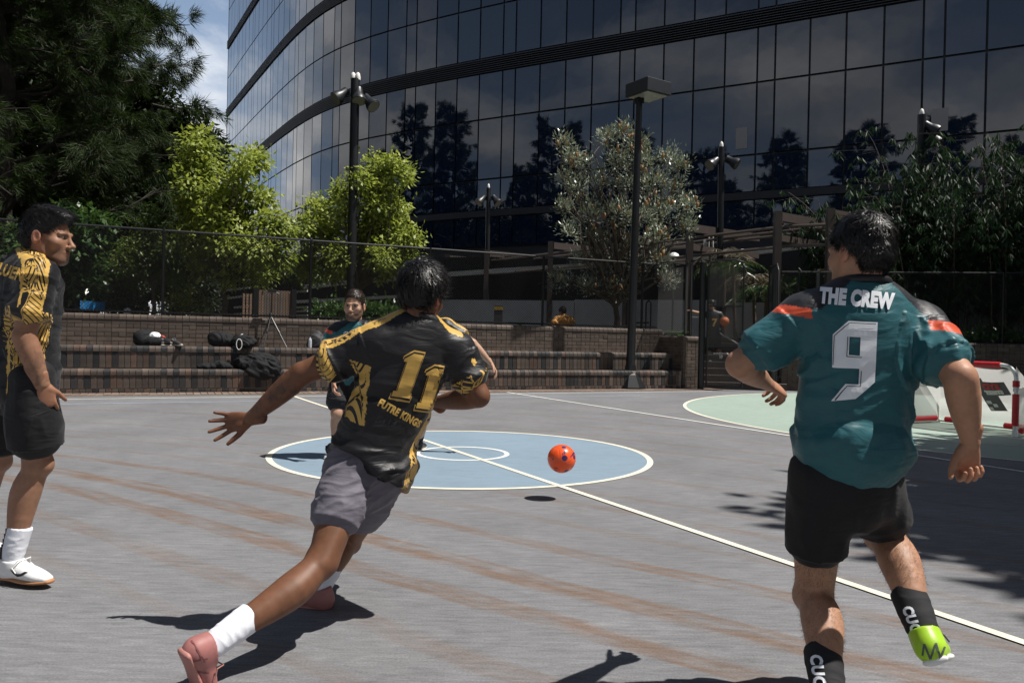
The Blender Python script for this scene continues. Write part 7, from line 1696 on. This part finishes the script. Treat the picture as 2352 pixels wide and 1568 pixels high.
at, ua = torso_axis(J); tl = nrm(J['neck']-(J['hipL']+J['hipR'])/2)
sh_o, SV, SQ = shirt(root, J, s, .008, teal_cols(J, at, ua, tl), -.06, 1.02, (.66, .66), lambda V: folds(V, [nrm([.4, 0, 1]), [1, 0, 0], [0, 1, 0]], 10, 4, .012, 2.0)-.003, sl_r=(.082, .088)); tree = bvh(SV, SQ)
shorts(root, J, s, (.78, .78), .008, (.008, .008, .011), (.106, .110), lambda V: folds(V, [nrm([.2, .1, 1]), [1, 0, 0], [0, 1, 0]], 12, 4, .009, 1.0))
ring_collar(root, J['neck']+np.array([0, -.02, .005]), (0, -.35, 1), .076, .070, (1, 0, 0), .010, BLACKPR)
vw = np.array([0, -1., 0]); cb_ = P(795, 768, 7.0)
pw = [[(.028*math.cos(a)*k2+ox, .022*math.sin(a)*k2+oy) for a in np.linspace(0, 6.283, 9)[:-1]] for ox, oy, k2 in ((0, -.006, .62), (-.020, .010, .28), (-.008, .021, .30), (.008, .021, .30), (.020, .010, .28))]
V2 = []; F2 = []
for p_ in pw: b_ = len(V2); V2 += p_; F2.append(tuple(range(b_, b_+8)))
decal(sh_o, 'paw_badge', V2, F2, cb_, (1, 0, 0), (0, 0, 1), vw, tree, WHITEPR, .004, .03); V2, F2 = text_mesh('KELME', .024, .001, 1.0); decal(sh_o, 'lettering', V2, F2, cb_-np.array([0, 0, .034]), (1, 0, 0), (0, 0, 1), vw, tree, WHITEPR, .004, .03)
for S_ in 'LR':
    sock(root, J['kn'+S_], J['ank'+S_], .6, SOCKB, s, .008, False); t_ = J['ank'+S_]+np.array([-.03 if S_ == 'L' else .03, -.17, 0]); t_[2] = .015; shoe(root, J['ank'+S_], t_, (0, 0, 1), s, WHSH, SOLEW, .008)

# ------------------------------------------------------------------ player behind the runner: only his reaching arm shows
J = jj(neck=(985, 738, 7.6), shL=(945, 752, 7.65), shR=(1024, 748, 7.58), elL=(925, 815, 7.6), wrL=(935, 870, 7.45), elR=(1086, 789, 7.58), wrR=(1129, 836, 7.58),
       hipL=(948, 868, 7.62), hipR=(985, 868, 7.62), knL=(936, 955, 7.5), ankL=(930, 1020, 7.6), knR=(972, 955, 7.5), ankR=(962, 1020, 7.68))
J['ankL'][2] = J['ankR'][2] = .085
root, J, s = person('player in black and gold jersey hidden behind the runner, one arm stretched out', J, .97, (.42, .25, .17), .008, .0045, {'R': {'d': nrm(P(1146, 866, 7.56)-J['wrR']), 'n': (-.5, .2, -.5), 't': (.2, -1, 0), 'curl': .3, 'spread': .2}, 'L': {'d': (0, -.2, -1), 'n': (1, 0, 0), 't': (0, -1, 0), 'curl': .3}}, (P(974, 698, 7.6), (.3, .95, -.1), (0, 0, 1), 1.0), front=np.array([.2, 1, 0]))
hair(root, P(974, 698, 7.6), (.3, .95, -.1), (0, 0, 1), s, {'thick': .012, 'side': .3, 'len': .02}, HAIRM, .008, 800, 8)
at, ua = torso_axis(J); tl = nrm(J['neck']-(J['hipL']+J['hipR'])/2)
def colH(V, n):
    c = np.repeat(BLK[None], len(V), 0); g = np.zeros(len(V)); up3 = np.array([0, 0, 1.])
    for S_ in 'LR':
        top = [J['neck']+up3*.05, J['sh'+S_]+up3*.065, J['sh'+S_]+(J['el'+S_]-J['sh'+S_])*.64+up3*.078]; d = gold_polyline(V, top, .03); g = np.maximum(g, np.where(np.abs(d-.032) < .009, 1, 0)); g = np.maximum(g, np.where(d < .03, .5, 0)); t, dd = seg_t(V, J['sh'+S_], J['el'+S_]); g = np.where((t > .56) & (dd < .12) & (np.abs((V-J['neck'])@ua(1)) > .14), .5, g)
    return c, g
shirt(root, J, s, .008, colH, -.06, 1.0, (.64, .64), lambda V: folds(V, [nrm([.8, 0, -.5]), nrm([.5, 0, .8]), [0, 1, 0]], 12, 4, .010, 2.0)-.002); shorts(root, J, s, (.75, .75), .01, (.008, .008, .01))
for S_ in 'LR':
    sock(root, J['kn'+S_], J['ank'+S_], .6, SOCKB, s, .01, False); t_ = J['ank'+S_]+np.array([.03, .17, 0]); t_[2] = .015; shoe(root, J['ank'+S_], t_, (0, 0, 1), s, DKSH, SOLEW, .01)

# ------------------------------------------------------------------ player climbing the stairs with a basketball
J = jj(neck=(1637, 715, 20.3), shL=(1622, 722, 20.35), shR=(1653, 722, 20.3), elL=(1600, 718, 20.3), wrL=(1584, 713, 20.2), elR=(1664, 738, 20.25), wrR=(1666, 750, 20.1),
       hipL=(1631, 772, 20.3), hipR=(1648, 772, 20.3), knL=(1628, 805, 20.45), ankL=(1632, 836, 20.1), knR=(1648, 803, 20.5), ankR=(1656, 816, 20.05))
root, J, s = person('player in black and gold number 7 jersey walking up the stairs behind the gate', J, .95, (.36, .21, .14), .014, .009, {'L': {'d': (-1, 0, 0), 'n': (0, 0, -1), 't': (0, 1, 0), 'curl': .2}, 'R': {'d': (.2, -.3, -1), 'n': (.5, 0, 0), 't': (0, -1, 0), 'curl': .3}}, (P(1634, 699, 20.3), (-.3, .95, 0), (0, 0, 1), .95), front=np.array([0, 1, 0]), base=P(1640, 846, 20.3)*np.array([1, 1, 0])+np.array([0, 0, .45]))
hair(root, P(1634, 699, 20.3), (-.3, .95, 0), (0, 0, 1), s*.95, {'thick': .015, 'side': .4, 'len': .02}, HAIRM, .012, 600, 9)
at, ua = torso_axis(J); tl = nrm(J['neck']-(J['hipL']+J['hipR'])/2)
def col7(V, n):
    c = np.repeat(BLK[None], len(V), 0); x = (V-at(.4))@ua(.4); return c, np.where((x < -.13) & ((V-at(.0))@tl < .40), .5, 0)
sh_o, SV, SQ = shirt(root, J, s, .014, col7, -.08, 1.02, (.62, .62)); tree = bvh(SV, SQ); V2, F2 = text_mesh('7', .26, .012, .9); decal(sh_o, 'number', V2, F2, P(1643, 741, 20.1), (1, 0, 0), (0, 0, 1), (0, -1, 0), tree, GOLDM, .008, .05)
shorts(root, J, s, (.85, .85), .014, (.008, .008, .01))
for S_ in 'LR':
    sock(root, J['kn'+S_], J['ank'+S_], .6, SOCKW, s, .014, False); t_ = J['ank'+S_]+np.array([.02, .17, -.05]); shoe(root, J['ank'+S_], t_, (0, .1, 1), s, WHSH, SOLEW, .014)
ball('basketball', 'orange basketball held by the player on the stairs', P(1664, 738, 19.98), .12, BBM)

# ------------------------------------------------------------------ person in an orange shirt sitting behind the wall
J = jj(neck=(1294, 728, 20.2), shL=(1278, 733, 20.1), shR=(1309, 733, 20.25), elL=(1270, 748, 19.9), wrL=(1280, 756, 19.7), elR=(1316, 748, 20.2), wrR=(1312, 757, 20.5),
       hipL=(1286, 768, 20.15), hipR=(1302, 768, 20.2), knL=(1276, 762, 20.65), ankL=(1280, 774, 20.8), knR=(1310, 762, 20.65), ankR=(1306, 774, 20.8))
root, J, s = person('person in an orange shirt with dark hair sitting with back turned behind the fence', J, .95, (.36, .22, .15), .016, .010, None, (P(1292, 717, 20.25), (-.5, .85, -.35), (0, .2, 1), .95), front=np.array([0, 1, 0]), base=P(1294, 765, 20.2)*np.array([1, 1, 0])+np.array([0, 0, 1.22]))
hair(root, P(1292, 717, 20.25), (-.5, .85, -.35), (0, .2, 1), s*.95, {'thick': .035, 'side': .8, 'nape': .02, 'len': .04, 'wild': .6, 'lump': .03}, HAIRB, .012, 900, 10)
at, ua = torso_axis(J); shirt(root, J, s, .014, lambda V, n: (np.repeat(np.array([[.42, .20, .045]]), len(V), 0), np.zeros(len(V))), -.05, 1.08, (.7, .7), lambda V: folds(V, [nrm([.8, 0, -.5]), nrm([.5, 0, .8]), [0, 1, 0]], 9, 3, .02, 2.0), m=PLAIN); shorts(root, J, s, (.95, .95), .016, (.02, .02, .025))
